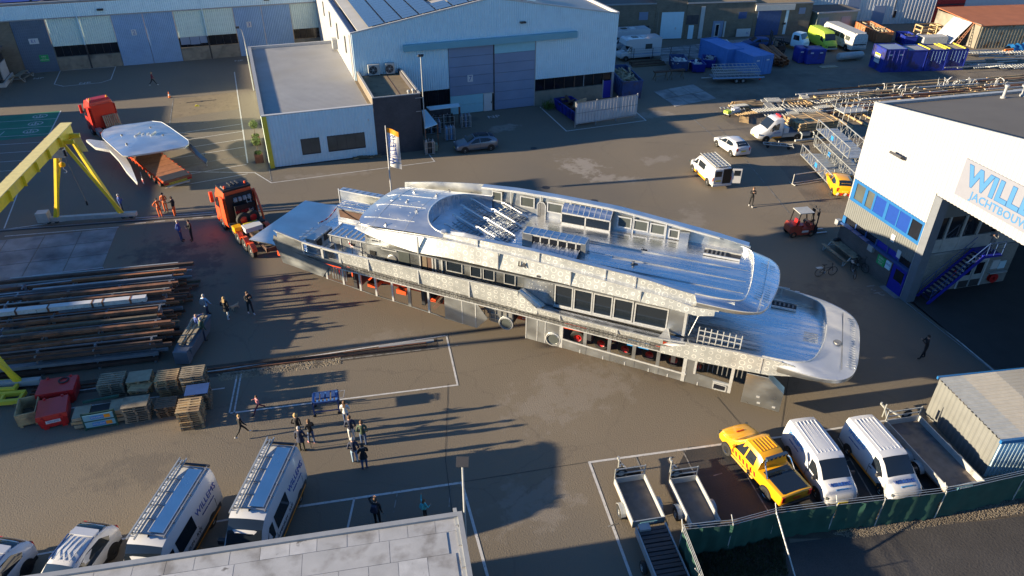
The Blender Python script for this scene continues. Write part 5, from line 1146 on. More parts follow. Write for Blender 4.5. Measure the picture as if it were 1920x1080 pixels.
small_van((23.1,19.15,0),R(-99.5),'small white van with dark bumper next to the yellow pickup')
small_van((26.12,18.3,0),R(-98.5),'small white van with grille facing out beside the long empty trailer')
LV = [(-2.95,.90,.45,1.0,2.2,.78),(-2.9,.98,.35,1.15,2.45,.82),(-2.2,1.0,.32,1.2,2.52,.84),(1.0,1.0,.32,1.2,2.52,.84),(1.35,1.0,.32,1.2,2.45,.83),(1.75,1.0,.32,1.18,2.1,.8),(2.25,.99,.32,1.12,1.4,.86),(2.7,.93,.34,.98,1.12,.8),(2.92,.84,.4,.8,.92,.68),(3.0,.7,.45,.65,.7,.55)]
def large_van(loc,rz,label,green=False):
    t = thing('panel_van',label,'van',loc,rz,'white panel vans with roof racks')
    shell(LV,.05).build('body',M['carpaint_white'],t,smooth=35)
    top_glass(LV,2.22,1.4,.94,wa=.93).build('windscreen',M['glass'],t,smooth=True)
    for s in (1,-1):
        side_glass(LV,[(2.05,.02),(1.12,.02),(1.05,.62),(1.38,.66),(1.75,.45)],s).build('door_window',M['glass'],t,fix=False)
        w = side_glass(LV,[(.85,.02),(-.6,.02),(-.6,.66),(.85,.66)],s).build('side_window',M['glass'],t,fix=False)
        if green: MB().box(.0,.5,s * .9 - .02,s * .9 + .02,1.3,1.75).build('green_box',M['lime'],t)
        y0,y1 = sorted((s * 1.012,s * .99)); MB().box(-2.6,2.0,y0,y1,.36,.62).build('lower_trim',M['dark'],t); MB().box(-2.5,1.7,y0 - .002,y1 + .002,.34,.44).build('yellow_stripe',M['amber'],t)
        for x in (1.0,-.72,-2.3): MB().box(x,x + .015,y0,y1,.6,1.2).build('panel_seam',M['trim_grey'],t)
        text_obj('WILLEMS','van_letters',M['letter_blue'],frame_matrix((-1.75,s * .94,1.72),(-s,0,0),(0,-s * .16,1)),.44,t,.01); text_obj('aluminium cascobouw','van_letters',M['letter_blue'],frame_matrix((-1.75,s * .985,1.36),(-s,0,0),(0,-s * .15,1)),.12,t,.008)
        text_obj('ALUMINIUM - RVS','van_letters',M['dark'],frame_matrix((.2,s * 1.004,.88),(-s,0,0),(0,0,1)),.26,t,.006)
    MB().at((2.92,0,.62)).box(-.03,.06,-.5,.5,-.1,.12).build('grille',M['dark'],t); plate(t,3.02,0,.5); lights(t,2.78,-2.95,.78,.85,1.1)
    MB().box(2.7,3.02,-.8,.8,.34,.48).build('bumper',M['dark'],t); mirror(t,1.75,1.0,1.2,'dark',1.5); add_wheels(t,(1.9,-1.75),2.0,.35)
    mb = MB()
    for y in (-.72,.72): mb.bar((-2.8,y,2.66),(1.1,y,2.66),.05)
    for k in range(6): x = -2.7 + k * .74; mb.bar((x,-.74,2.64),(x,.74,2.64),.045); mb.bar((x,-.72,2.5),(x,-.72,2.66),.04).bar((x,.72,2.5),(x,.72,2.66),.04)
    mb.build('roof_rack',M['steel'],t); MB().box(-2.95,-2.85,-.78,.78,2.58,2.66).build('rack_roller',M['dark'],t)
    MB().box(-2.6,.9,-.05,.6,2.665,2.675).build('rack_plate',M['alu_roof'],t)
    mb = MB()
    for y in (-.68,-.36): mb.bar((-3.1,y,2.76),(1.4,y,2.76),.05,.08)
    for k in range(15): mb.bar((-2.95 + k * .3,-.68,2.76),(-2.95 + k * .3,-.36,2.76),.035)
    for y in (-.6,-.44): mb.bar((-2.9,y,2.86),(1.2,y,2.86),.04,.06)
    for k in range(12): mb.bar((-2.8 + k * .33,-.6,2.86),(-2.8 + k * .33,-.44,2.86),.03)
    mb.build('ladder',M['galv'],t)
    MB().frustum([(.95,-.08,2.56),(1.12,0,2.56),(.95,.08,2.56)],[(.98,-.02,2.66),(1.0,0,2.66),(.98,.02,2.66)]).build('aerial',M['dark'],t)
    return t
large_van((-3.0,24.55,0),R(-114),'white panel van with ladder and open rack plate, nearest the man with a stick')
large_van((-6.95,24.5,0),R(-115.5),'white panel van with ladder on its rack, beside the white black-tailed cars',True)
CV = [(-2.1,.78,.5,.85,.95,.6),(-2.05,.88,.35,.98,1.15,.68),(-1.75,.92,.3,1.03,1.42,.62),(-1.2,.93,.3,1.02,1.56,.6),(-.2,.93,.3,1.0,1.6,.62),(.4,.93,.3,.98,1.5,.64),(1.15,.92,.3,.96,1.02,.8),(1.75,.88,.32,.88,.95,.74),(2.05,.78,.36,.72,.8,.6),(2.15,.6,.42,.6,.64,.5)]
def crossover(loc,rz,label):
    t = thing('crossover_car',label,'car',loc,rz,'white crossover cars with black tails'); shell(CV).build('body',M['carpaint_white'],t,smooth=35)
    top_glass(CV,1.12,.42,.93,wa=.9).build('windscreen',M['glass_blue'],t,smooth=True); top_glass(CV,-1.98,-1.22,.97,wa=.98).build('rear_window',M['glass'],t,smooth=True)
    MB().frustum([(-1.3,-.6,1.56),(-1.0,-.58,1.61),(-1.0,.58,1.61),(-1.3,.6,1.56)],[(-1.42,-.55,1.6),(-1.0,-.55,1.66),(-1.0,.55,1.66),(-1.42,.55,1.6)]).build('spoiler',M['carpaint_white'],t)
    for s in (1,-1):
        side_glass(CV,[(.95,.03),(-1.35,.05),(-1.5,.35),(-1.1,.8),(-.3,.86),(.35,.8)],s).build('side_window',M['glass'],t,fix=False)
        MB().frustum([(-1.7,s * .62,1.4),(-1.55,s * .68,1.38),(-1.15,s * .64,1.55),(-1.2,s * .6,1.57)],[(-1.7,s * .64,1.42),(-1.55,s * .7,1.4),(-1.15,s * .66,1.57),(-1.2,s * .62,1.59)]).build('roof_pillar',M['carpaint_white'],t)
        mb = MB(); mb.bar((-1.0,s * .58,1.62),(.25,s * .6,1.58),.05,.05); mb.build('roof_rail',M['blue_cart'],t)
        y0,y1 = sorted((s * .945,s * .92)); MB().box(-1.9,1.9,y0,y1,.28,.46).build('sill_trim',M['black'],t)
    for k in range(4): MB().box(-.9,.3,-.36 + k * .24 - .012,-.36 + k * .24 + .012,1.625,1.65).build('roof_rib',M['carpaint_white'],t)
    lights(t,1.98,-2.1,.72,.78,.92); mirror(t,.85,.93,.98,'black'); add_wheels(t,(1.35,-1.3),1.88,.36,rim='dark',rimr=.68,spokes=10); plate(t,-2.12,0,.75)
    return t
crossover((-10.85,24.55,0),R(-118),'white crossover with black tail parked beside the panel van'); crossover((-14.25,24.85,0),R(-119),'white crossover with black tail cut by the left edge')
PU = [(-2.55,.86,.5,.98,1.0,.84),(-2.5,.9,.42,1.03,1.05,.86),(-.72,.92,.4,1.05,1.07,.86),(-.68,.92,.4,1.05,1.6,.66),(-.4,.92,.4,1.05,1.73,.66),(.55,.92,.4,1.04,1.75,.66),(.75,.92,.4,1.03,1.68,.66),(1.35,.91,.4,1.0,1.1,.78),(1.6,.9,.4,.98,1.06,.78),(2.3,.84,.42,.86,.95,.7),(2.5,.74,.45,.7,.78,.58),(2.58,.6,.5,.6,.65,.5)]
def pickup(loc,rz,label,name='pickup_truck'):
    t = thing(name,label,'pickup',loc,rz); shell(PU).build('body',M['yellow_car'],t,smooth=35)
    top_glass(PU,1.33,.78,.94,wa=.92).build('windscreen',M['glass'],t,smooth=True)
    for s in (1,-1):
        side_glass(PU,[(1.1,.03),(.32,.03),(.3,.86),(.66,.86)],s).build('door_window',M['glass'],t,fix=False); side_glass(PU,[(.22,.03),(-.42,.03),(-.36,.8),(.2,.86)],s).build('door_window',M['glass'],t,fix=False)
        for k in range(7):
            y = s * .925; x = -.75 + k * .29
            MB().slab([(x,.62),(x + .15,.62),(x + .25,.86),(x + .1,.86)],min(y,y - s * .03),max(y,y - s * .03)).build('red_stripe',M['lamp_red'],t)
        MB().box(-.6,1.2,min(s * 1.0,s * .9),max(s * 1.0,s * .9),.36,.42).build('side_step',M['chrome'],t)
    for k in range(6): MB().box(-.3,.5,-.45 + k * .18 - .03,-.45 + k * .18 + .03,1.775,1.80).build('roof_rib',M['yellow_car'],t)
    MB().frustum([(-2.42,-.72,1.085),(-.95,-.72,1.11),(-.95,.72,1.11),(-2.42,.72,1.085)],[(-2.42,-.70,1.10),(-.95,-.70,1.13),(-.95,.70,1.13),(-2.42,.70,1.10)]).build('bed_cover',M['glass'],t)
    mb = MB()
    for s in (1,-1): mb.path([(-1.35,s * .8,1.08),(-.95,s * .72,1.6),(-.82,s * .62,1.7)],.04,6)
    mb.tube((-.82,-.62,1.7),(-.82,.62,1.7),.04); mb.build('roll_bar',M['chrome'],t); MB().box(-.92,-.74,-.6,.6,1.74,1.86).build('light_bar',M['glass_blue'],t)
    for k in range(5): MB().box(-.93,-.735,-.52 + k * .24,-.42 + k * .24,1.755,1.85).build('lamp',M['amber'],t)
    MB().box(2.45,2.6,-.7,.7,.42,.6).build('bumper',M['dark'],t); MB().box(-2.66,-2.52,-.8,.8,.42,.56).build('bumper',M['dark'],t); plate(t,-2.58,0,.8,'orange_red',.4); lights(t,2.35,-2.56,.76,.82,.86)
    mirror(t,1.0,.92,1.05,'yellow_car'); add_wheels(t,(1.55,-1.55),1.86,.36,rim='chrome'); text_obj('SERVICE','bonnet_letters',M['lamp_red'],frame_matrix((1.85,0,1.08),(0,-1,0),(1,0,-.1)),.12,t,.012)
    return t
pickup((20.5,20.25,0),R(92),'yellow pickup with red side stripes and dark bed cover parked nose away')
HB = [(-2.05,.76,.45,.8,.9,.6),(-2.0,.86,.32,.93,1.05,.68),(-1.7,.89,.28,.98,1.3,.62),(-1.2,.9,.26,.98,1.43,.6),(-.2,.9,.25,.95,1.47,.62),(.25,.9,.25,.93,1.4,.62),(1.05,.89,.25,.9,.97,.76),(1.7,.85,.27,.78,.86,.68),(2.05,.74,.3,.62,.7,.56),(2.15,.58,.36,.52,.56,.45)]
def hatchback(name,loc,rz,label,paint,roof=None):
    t = thing(name,label,'car',loc,rz); shell(HB).build('body',M[paint],t,smooth=35)
    top_glass(HB,1.02,.28,.93,wa=.9).build('windscreen',M['glass'],t,smooth=True); top_glass(HB,-1.9,-1.3,.9,wa=.92).build('rear_window',M['glass'],t,smooth=True)
    if roof: top_glass(HB,.2,-1.2,.92).build('glass_roof',M[roof],t,smooth=True)
    for s in (1,-1):
        side_glass(HB,[(.85,.04),(-.2,.04),(-.2,.84),(.2,.8)],s).build('side_window',M['glass'],t,fix=False); side_glass(HB,[(-.27,.04),(-1.1,.06),(-1.45,.45),(-1.05,.78),(-.27,.84)],s).build('side_window',M['glass'],t,fix=False)
        y0,y1 = sorted((s * .908,s * .89)); MB().box(-.24,-.225,y0,y1,.35,.95).build('door_seam',M['dark'],t)
    MB().at((2.1,0,.5)).box(-.03,.04,-.45,.45,-.07,.08).build('grille',M['dark'],t); plate(t,2.14,0,.4); plate(t,-2.07,0,.72); lights(t,1.95,-2.03,.66,.65,.86,'white'); mirror(t,.78,.9,.93,paint); add_wheels(t,(1.3,-1.32),1.82,.32)
    return t
hatchback('hatchback_car',(19.5,65.45,0),R(177.5),'blue grey hatchback with dark roof in the shade by the brick annexe','carpaint_grey','glass'); hatchback('hatchback_car',(43.3,57.05,0),R(88),'white hatchback with red tail lights on the sunlit yard','carpaint_white')
OV = [(-2.45,.88,.4,1.05,1.8,.74),(-2.4,.94,.32,1.08,1.9,.78),(.6,.95,.3,1.08,1.93,.78),(.9,.95,.3,1.07,1.85,.77),(1.6,.94,.3,1.02,1.12,.84),(2.2,.86,.32,.86,.98,.74),(2.45,.72,.4,.7,.75,.6)]
t = thing('crew_van','white van with its rear door swung open in the sun','van',(37.65,52.1,0),R(83)); shell(OV).build('body',M['carpaint_white'],t,smooth=35)
top_glass(OV,1.57,.95,.94,wa=.92).build('windscreen',M['glass'],t,smooth=True)
for s in (1,-1):
    side_glass(OV,[(1.4,.03),(.75,.03),(.72,.72),(.95,.7)],s).build('door_window',M['glass'],t,fix=False); side_glass(OV,[(.55,.03),(-2.0,.03),(-2.0,.72),(.55,.72)],s).build('side_window',M['glass'],t,fix=False); side_glass(OV,[(-.75,.08),(-1.95,.08),(-1.95,.66),(-.75,.66)],s,.02).build('window_sign',M['clad_pale'],t,fix=False)
    y0,y1 = sorted((s * .962,s * .93)); MB().box(-1.7,1.9,y0,y1,.32,.5).build('yellow_stripe',M['amber'],t)
mb = MB()
for y in (-.7,.7): mb.bar((-2.3,y,2.08),(.9,y,2.08),.05)
for k in range(7): mb.bar((-2.3 + k * .5,-.72,2.05),(-2.3 + k * .5,.72,2.05),.05)
for k in range(3): mb.bar((-2.3,-.35 + k * .35,2.06),(.9,-.35 + k * .35,2.06),.04)
mb.build('roof_rack',M['galv_pale'],t); MB().box(-2.25,.8,-.66,.66,1.99,2.0).build('rack_plate',M['alu_roof'],t)
MB().box(-2.47,-2.43,-.8,-.02,.5,1.85).build('load_opening',M['black'],t); o = MB().box(-2.5,-2.44,.03,.84,.5,1.85).build('rear_door',M['carpaint_white'],t); MB().box(-2.52,-2.5,.14,.74,1.2,1.7).build('pane',M['glass'],o)
o = MB().at((-2.45,-.86,0),R(-195)).box(0,.06,0,.82,.5,1.85).build('rear_door',M['carpaint_white'],t,label='rear door swung open with an orange panel inside'); MB().at((-2.45,-.86,0),R(-195)).box(-.015,.0,.15,.7,.6,1.1).build('orange_panel',M['amber'],o); MB().at((-2.45,-.86,0),R(-195)).box(-.015,.075,.15,.7,1.2,1.7).build('pane',M['glass'],o)
lights(t,2.3,-2.46,.86,.75,.95); plate(t,-2.5,.4,.8); mirror(t,1.3,.95,1.08,'carpaint_white'); add_wheels(t,(1.55,-1.55),1.92,.34); MB().box(-2.55,-2.4,-.9,.9,.3,.46).build('bumper',M['carpaint_white'],t)
FT_ = [(.0,.92,.5,1.3,2.15,.76),(.05,.96,.45,1.3,2.3,.8),(.75,.97,.42,1.3,2.36,.8),(1.05,.97,.42,1.28,2.2,.79),(1.75,.96,.42,1.2,1.35,.85),(2.35,.9,.42,1.0,1.15,.78),(2.6,.8,.48,.85,.95,.66),(2.68,.66,.52,.7,.75,.55)]
t = thing('flatbed_truck','white flatbed truck with amber roof beacon and yellow sill stripe','truck',(49.6,58.3,0),R(172)); shell(FT_).build('cab',M['carpaint_white'],t,smooth=35)
top_glass(FT_,1.72,1.08,.94,wa=.92).build('windscreen',M['glass'],t,smooth=True)
for s in (1,-1):
    side_glass(FT_,[(1.5,.02),(.5,.02),(.45,.7),(1.1,.66)],s).build('door_window',M['glass'],t,fix=False); y0,y1 = sorted((s * .975,s * .95)); MB().box(.1,1.15,y0,y1,.45,.62).build('yellow_stripe',M['amber'],t)
    text_obj('WILLEMS','door_letters',M['letter_blue'],frame_matrix((.7,s * .978,1.02),(-s,0,0),(0,0,1)),.2,t,.006)
MB().box(-3.1,.0,-.95,.95,.75,.9).build('load_bed',M['trim_grey'],t); MB().box(-.65,-.1,-.9,.9,.9,1.45).build('tool_box',M['white'],t); MB().box(-3.0,-.7,-.86,.86,.9,.92).build('bed_floor',M['clad_navy'],t)
for s in (1,-1): MB().box(-3.1,-.0,min(s * .97,s * .93),max(s * .97,s * .93),.5,.75).build('side_guard',M['galv_pale'],t)
MB().box(.1,.35,-.45,.45,2.42,2.56).build('beacon_bar',M['lamp_red'],t); MB().box(-.06,.0,-.8,.8,.9,2.2).build('headboard',M['galv_pale'],t)
lights(t,2.5,-3.1,.78,.9,.7); plate(t,2.68,0,.62); mirror(t,1.35,.97,1.3,'dark',1.4); add_wheels(t,(1.75,-1.7),1.96,.36)
t = hatchback('service_car',(47.2,46.2,0),R(62),'orange yellow service car with chevron bumper half hidden by the white hall','yellow_car')
for k in range(5): MB().at((-2.12,-.64 + k * .32,.5),0,R(35)).box(-.01,.01,-.1,.06,-.13,.13).build('chevron',M['lamp_red' if k % 2 else 'white'],t)
def forklift(loc,rz,label,m,k=1.0):
    t = thing('forklift',label,'forklift',loc,rz)
    mb = MB(); mb.loft([[(-1.2,-.45,.45),(-1.2,.45,.45),(-1.2,.45,.95),(-1.2,-.45,.95)],[(-1.0,-.55,.25),(-1.0,.55,.25),(-1.0,.52,1.08),(-1.0,-.52,1.08)],[(-.3,-.56,.22),(-.3,.56,.22),(-.3,.52,1.02),(-.3,-.52,1.02)],[(-.25,-.56,.22),(-.25,.56,.22),(-.25,.52,.7),(-.25,-.52,.7)],[(.5,-.56,.22),(.5,.56,.22),(.5,.52,.72),(.5,-.52,.72)],[(.55,-.54,.22),(.55,.54,.22),(.55,.5,1.0),(.55,-.5,1.0)],[(.85,-.5,.25),(.85,.5,.25),(.85,.45,.95),(.85,-.45,.95)]],True,True); mb.build('body',M[m],t)
    MB().box(-.45,.05,-.28,.28,.75,.9).box(-.5,-.36,-.28,.28,.85,1.35).build('seat',M['red' if m == 'fork_red' else 'black'],t)
    mb = MB()
    for s in (1,-1): mb.bar((-.75,s * .5,1.0),(-.6,s * .48,2.05),.07).bar((.72,s * .5,.95),(.45,s * .48,2.05),.07)
    mb.build('guard_post',M['black'],t); MB().box(-.7,.52,-.54,.54,2.05,2.11).build('guard_roof',M['galv_pale' if m == 'fork_red' else 'dark'],t)
    mb = MB(); mb.tube((.45,0,.9),(.25,0,1.2),.03); mb.at((.24,0,1.22),0,0,R(-40)).lathe([(.17,-.015),(.2,0),(.17,.015)],12); mb.build('steering_wheel',M['black'],t)
    mb = MB()
    for s in (1,-1): mb.box(.95,1.08,s * .38 - .07,s * .38 + .07,.1,2.1 * k).box(1.0,1.1,s * .26 - .05,s * .26 + .05,.15,2.25 * k)
    for z in (.3,1.1,2.05 * k): mb.box(.98,1.06,-.4,.4,z,z + .09)
    mb.build('mast',M['dark'],t); MB().box(1.1,1.15,-.5,.5,.2,.75).build('carriage',M['dark'],t)
    for s in (1,-1): MB().box(1.14,2.2,s * .28 - .06,s * .28 + .06,.08,.13).build('fork',M['galv'],t)
    MB().box(-.2,.35,-.575,-.56,.42,.6).build('side_label',M['white'],t)
    add_wheels(t,(.65,-.85),1.1,.27,.2,rim='wood_grey',arch=False); return t
forklift((38.55,40.4,0),R(-8),'dull red forklift with grey roof beside the white hall','fork_red'); forklift((70,86.2,0),R(160),'dark forklift with tall mast behind the rusty pipes','rust_dark',1.35)
def tractor(loc,rz,label,paint,axles,back,black):
    t = thing('tractor_unit',label,'truck',loc,rz,None)
    S_ = [(.0,1.18,.75,1.9,3.3,1.1),(.05,1.22,.6,1.9,3.55,1.12),(.9,1.24,.55,1.9,3.7,1.12),(1.7,1.24,.5,1.9,3.5,1.1),(2.15,1.24,.45,1.85,2.9,1.12),(2.42,1.2,.42,1.7,2.0,1.15),(2.5,1.12,.45,1.5,1.6,1.1)]
    shell(S_,.03).build('cab',M[paint],t,smooth=30)
    top_glass(S_,2.4,1.95,.94,wa=.95).build('windscreen',M['glass'],t,smooth=True)
    for s in (1,-1):
        side_glass(S_,[(2.15,.02),(1.2,.02),(1.2,.62),(1.9,.6)],s).build('door_window',M['glass'],t,fix=False); y0,y1 = sorted((s * 1.26,s * 1.2)); MB().box(1.15,1.17,y0,y1,.7,2.8).build('door_seam',M['dark'],t)
        MB().box(-.02,.65,min(s * 1.27,s * 1.22),max(s * 1.27,s * 1.22),.9,3.15).build('side_fairing',M[paint],t); MB().at((2.3,s * 1.38,2.1)).box(-.12,.1,-.12,.12,0,.85).build('mirror',M[paint],t); MB().box(-1.3,-.1,min(s * 1.2,s * .75),max(s * 1.2,s * .75),.5,1.1).build('fuel_tank',M['steel' if not black else 'dark'],t)
        MB().at((.35,s * .8,3.72)).lathe([(.1,0),(.1,.1),(.09,.22),(.04,.25)],12).build('beacon',M['amber' if not black else 'orange_red'],t)
    MB().frustum([(.1,-1.0,3.55),(.9,-1.0,3.7),(.9,1.0,3.7),(.1,1.0,3.55)],[(.25,-.9,3.78),(.85,-.9,3.86),(.85,.9,3.86),(.25,.9,3.78)]).build('roof_spoiler',M[black and 'dark' or paint],t)
    if black:
        MB().box(.0,1.6,-1.08,1.08,3.58,3.74).build('roof_cover',M['black'],t)
        for k in range(3): MB().at((.75,-.3 + k * .3,3.78)).box(-.35,.35,-.06,.06,0,.12).build('roof_rack_bar',M['dark'],t)
    MB().box(-.12,-.01,-1.05,1.05,1.0,3.3).build('cab_back',M['black' if black else paint],t)
    if black:
        for k in range(4): MB().box(-.3,-.12,-.85 + k * .36,-.6 + k * .36,2.75,3.05).build('work_lamp',M['trim_grey'],t)
        MB().box(-.5,-.13,-1.0,.6,1.0,2.5).build('hydraulic_tank',M['black'],t); text_obj('VD VLIST','letters',M['lamp_red'],frame_matrix((-.52,.1,2.0),(0,-1,0),(0,0,1)),.26,t)
        mb = MB()
        for y in (-.75,-.45): mb.tube((-.75,y,.9),(-.25,y,3.1),.025)
        for k in range(7): mb.tube((-.72 + k * .075,-.75,1.05 + k * .3),(-.72 + k * .075,-.45,1.05 + k * .3),.018)
        mb.build('ladder',M['galv'],t)
        mb = MB(); mb.path([(-.1,-1.2,3.4),(-.5,-1.2,2.9),(-1.0,-1.2,1.9),(-1.2,-1.2,1.2)],.09,6); mb.build('side_guard',M[paint],t)
        for y in (.35,-.4):
            o = MB().at((-1.15,y,1.62),R(90),0,0).lathe([(.28,-.14),(.5,-.14),(.53,-.1),(.53,.1),(.5,.14),(.28,.14)],20,'Y',False).build('spare_wheel',M['rubber'],t,smooth=True); MB().at((-1.15,y,1.62),R(90)).lathe([(.3,-.1),(.3,.1),(.1,.12),(0,.12)],16,'Y').build('rim',M['lamp_red'],o)
        MB().box(-2.6,-1.75,-.55,.8,1.15,1.5).build('equipment_box',M['white'],t); MB().box(-1.8,-1.6,-.5,.6,1.1,1.5).build('warning_panel',M['yellow_bright'],t); MB().at((-1.55,1.05,1.0)).box(-.3,.3,-.3,.3,0,.45).build('canister',M['yellow_car'],t)
    mb = MB()
    for s in (1,-1): mb.box(back - .9,.3,s * .42 - .05,s * .42 + .05,.75,1.02)
    mb.box(back - .9,back - .8,-.5,.5,.7,1.0).box(-.5,-.4,-.5,.5,.75,1.0); mb.build('chassis',M['rust_dark' if black else 'dark'],t)
    MB().at((back + .9,0,1.06)).lathe([(.5,0),(.5,.1),(.1,.12)],18).build('fifth_wheel',M['dark'],t)
    MB().box(2.3,2.55,-1.2,1.2,.35,.75).build('bumper',M[paint],t); MB().box(2.44,2.52,-.9,.9,.8,1.5).build('grille',M['black'],t)
    add_wheels(t,axles,2.5,.5,.32,rim='galv_pale',arch=False,spokes=8)
    for x in axles:
        for s in (1,-1):
            mb = MB(); pts = [(x + .6 * math.cos(a),.5 + .62 * math.sin(a)) for a in fr(.25,math.pi - .25,7)]
            mb.loft([[(a,s * .92,b),(a,s * 1.27,b),(a,s * 1.27,b + .05),(a,s * .92,b + .05)] for a,b in pts],True,True); mb.build('mudguard',M[paint],t)
    return t
HT = R(109.5); hv = Vector((math.cos(HT),math.sin(HT),0)); lf = Vector((-hv.y,hv.x,0))
fa = Vector((-4.24,55.75,0)) - lf * 1.18
tr1 = tractor(fa - hv * 1.3,HT,'orange red heavy tractor unit with black roof and back, spare wheels behind the cab','orange_red',(1.3,-1.75,-3.05,-4.25),-4.6,True)
HT2 = R(113.8); hv2 = Vector((math.cos(HT2),math.sin(HT2),0)); lf2 = Vector((-hv2.y,hv2.x,0)); rear2 = (Vector((-8.83,64.47,0)) + Vector((-6.83,65.69,0))) / 2
tr2 = tractor(rear2 + hv2 * 17.2 + lf2 * .1,HT2,'red tractor unit with slatted panel on its bright red cab back, near the green bays','truck_red',(1.3,-2.0,-3.3),-3.9,False)
pb = thing('slatted_board','grey slatted wooden panel leaning on the red cab back','panel',rear2 + hv2 * 16.75 + lf2 * -.35,HT2)
for k in range(8): MB().at((0,0,0)).frustum([(-.2,-.75 + k * .19,1.1),(-.15,-.75 + k * .19,1.1),(-.15,-.62 + k * .19,1.1),(-.2,-.62 + k * .19,1.1)],[(.14,-.75 + k * .19,2.2),(.19,-.75 + k * .19,2.2),(.19,-.62 + k * .19,2.2),(.14,-.62 + k * .19,2.2)]).build('slat',M['wood_grey'],pb)
t = thing('low_loader','orange red low loader trailer carrying the curved aluminium canopy','trailer',rear2,HT2)
MB().box(0,9.0,-1.2,1.2,.72,.95).build('deck',M['rust_orange'],t)
MB().frustum([(9.0,-1.0,.72),(9.0,1.0,.72),(9.0,1.0,.95),(9.0,-1.0,.95)],[(10.4,-.8,1.2),(10.4,.8,1.2),(10.4,.8,1.5),(10.4,-.8,1.5)]).build('gooseneck',M['orange_red'],t); MB().box(10.4,13.6,-.75,.75,1.2,1.48).build('gooseneck',M['orange_red'],t)
MB().box(.0,1.3,-1.15,1.15,.95,.98).build('ramp',M['dark'],t); MB().box(-.06,.02,-1.15,1.15,.55,.72).build('rear_board',M['yellow_bright'],t); MB().box(-.12,-.02,-1.0,1.0,.38,.5).build('rear_bumper',M['galv_pale'],t)
for s in (1,-1): MB().box(-.08,.0,s * 1.0 - .2,s * 1.0 + .2,.6,.75).build('tail_light',M['lamp_red'],t); MB().box(0,9,min(s * 1.2,s * 1.26),max(s * 1.2,s * 1.26),.78,.92).build('side_rail',M['orange_red'],t)
for k in range(10):
    for s in (1,-1): MB().box(.5 + k * .85,.62 + k * .85,s * 1.22 - .06,s * 1.22 + .06,.6,.98).build('stake_pocket',M['orange_red'],t)
for k in range(6): MB().box(.7 + k * 1.35,.72 + k * 1.35,-1.18,1.18,.95,.957).build('deck_joint',M['rust_dark'],t)
text_obj('CONVOI EXCEPTIONNEL','board_letters',M['dark'],frame_matrix((-.065,0,.635),(0,-1,0),(0,0,1)),.15,t)
add_wheels(t,(1.5,2.6,3.7),2.3,.38,.28,rim='orange_red',arch=False)
cz = 2.35
cp = [G(a,b,cz) for a,b in ((190,251),(196,243),(215,236),(285,227),(303,229),(318,238),(353,263),(354,270),(347,275),(300,284),(240,293),(230,292),(222,285),(192,258))]
cc = sum(cp,Vector()) / len(cp); cc.z = 0
ct = thing('aluminium_canopy','curved bare aluminium canopy roof with side wings loaded on the low loader','yacht part',cc)
rel = [p - cc for p in cp]
mb = MB(); rings = []
for k in range(6):
    f = 1 - k / 5 * .999; rings.append([(p.x * f,p.y * f,cz + .28 * (1 - f * f)) for p in rel])
mb.loft(rings,True); mb.loft([[(p.x,p.y,cz) for p in rel],[(p.x,p.y,cz - .12) for p in rel],[(p.x * .9,p.y * .9,cz - .2) for p in rel]],True); mb.build('roof_plate',M['alu_roof'],ct,smooth=50,fix=True)
mb = MB()
for a,b in zip(rel,rel[1:] + rel[:1]): mb.tube((a.x,a.y,cz),(b.x,b.y,cz),.03,5)
for i,j in ((3,10),(1,8),(5,12),(2,11)):
    a,b = rel[i],rel[j]
    for k in range(8):
        p = a.lerp(b,k / 8); q = a.lerp(b,(k + 1) / 8); hz_ = lambda v: cz + .28 * (1 - min(1,v.length / 3.6) ** 2) + .0
        mb.bar((p.x,p.y,hz_(p)),(q.x,q.y,hz_(q)),.04,.02)
mb.build('weld_lines',M['alu_weld'],ct)
mb = MB()
for k in range(4): mb.at((-.4 + k * .45,.4 - k * .08,cz + .27),R(-25)).box(-.06,.06,-.5 if k in (0,3) else -.2,.5 if k in (0,3) else .2,0,.1)
mb.build('mast_foot',M['alu_weld'],ct)
for a,b in ((-1.8,.9),(1.8,-.3),(-1.2,-1.6),(.6,2.2)): MB().at((a,b,cz + .12)).lathe([(.1,0),(.1,.16),(0,.17)],10).build('roof_fitting',M['alu_dark'],ct)
def wing(pts,z0,z1,name='side_wing',m='alu_weld'):
    mb = MB(); rings = []
    n = len(pts)
    for i,(o_,i_) in enumerate(pts):
        f = i / (n - 1); z = z0 + (z1 - z0) * f; a = G(*o_,z) - cc; b = G(*i_,z + .12) - cc; rings.append([a,b,b - Vector((0,0,.1)),a - Vector((0,0,.25))])
    mb.loft(rings,True,True); return mb.build(name,M[m],ct,smooth=40)
wing([((161,262),(167,261)),((178,276),(200,265)),((205,281),(221,272)),((222,299),(232,289)),((236,320),(245,310)),((256,342),(257,340))],2.0,1.1)
wing([((352,272),(358,270)),((368,290),(374,286)),((386,305),(389,300))],1.9,1.2,m='alu_dark')
for q in ((268,340),(386,306)):
    p = G(*q,.3); mk = thing('marker_board','red and white striped marker board at the ' + ('left wing tip by the low loader' if q[0] < 300 else 'right wing tip by the low loader'),'marker',(p.x,p.y,0),R(20)); MB().box(-.03,.03,-.2,.2,.1,.55).build('board',M['white'],mk)
    for k in range(3): MB().at((0,-.13 + k * .14,.32),0,R(40)).box(-.035,.035,-.035,.035,-.2,.2).build('stripe',M['red'],mk)
    MB().bar((0,0,.5),(0,0,1.2),.04).build('post',M['galv'],mk)
t = thing('transport_trailer','long red multi axle transport trailer under the yacht superstructure','trailer',YO,YR)
MB().box(-16.2,-4.2,2.5,4.7,1.0,1.3).build('rear_frame',M['orange_red'],t); MB().box(-28.5,-16.2,3.0,4.2,.85,1.2).build('spine_beam',M['orange_red'],t); MB().box(-34.5,-28.5,2.9,4.3,1.25,1.65).build('gooseneck',M['orange_red'],t)
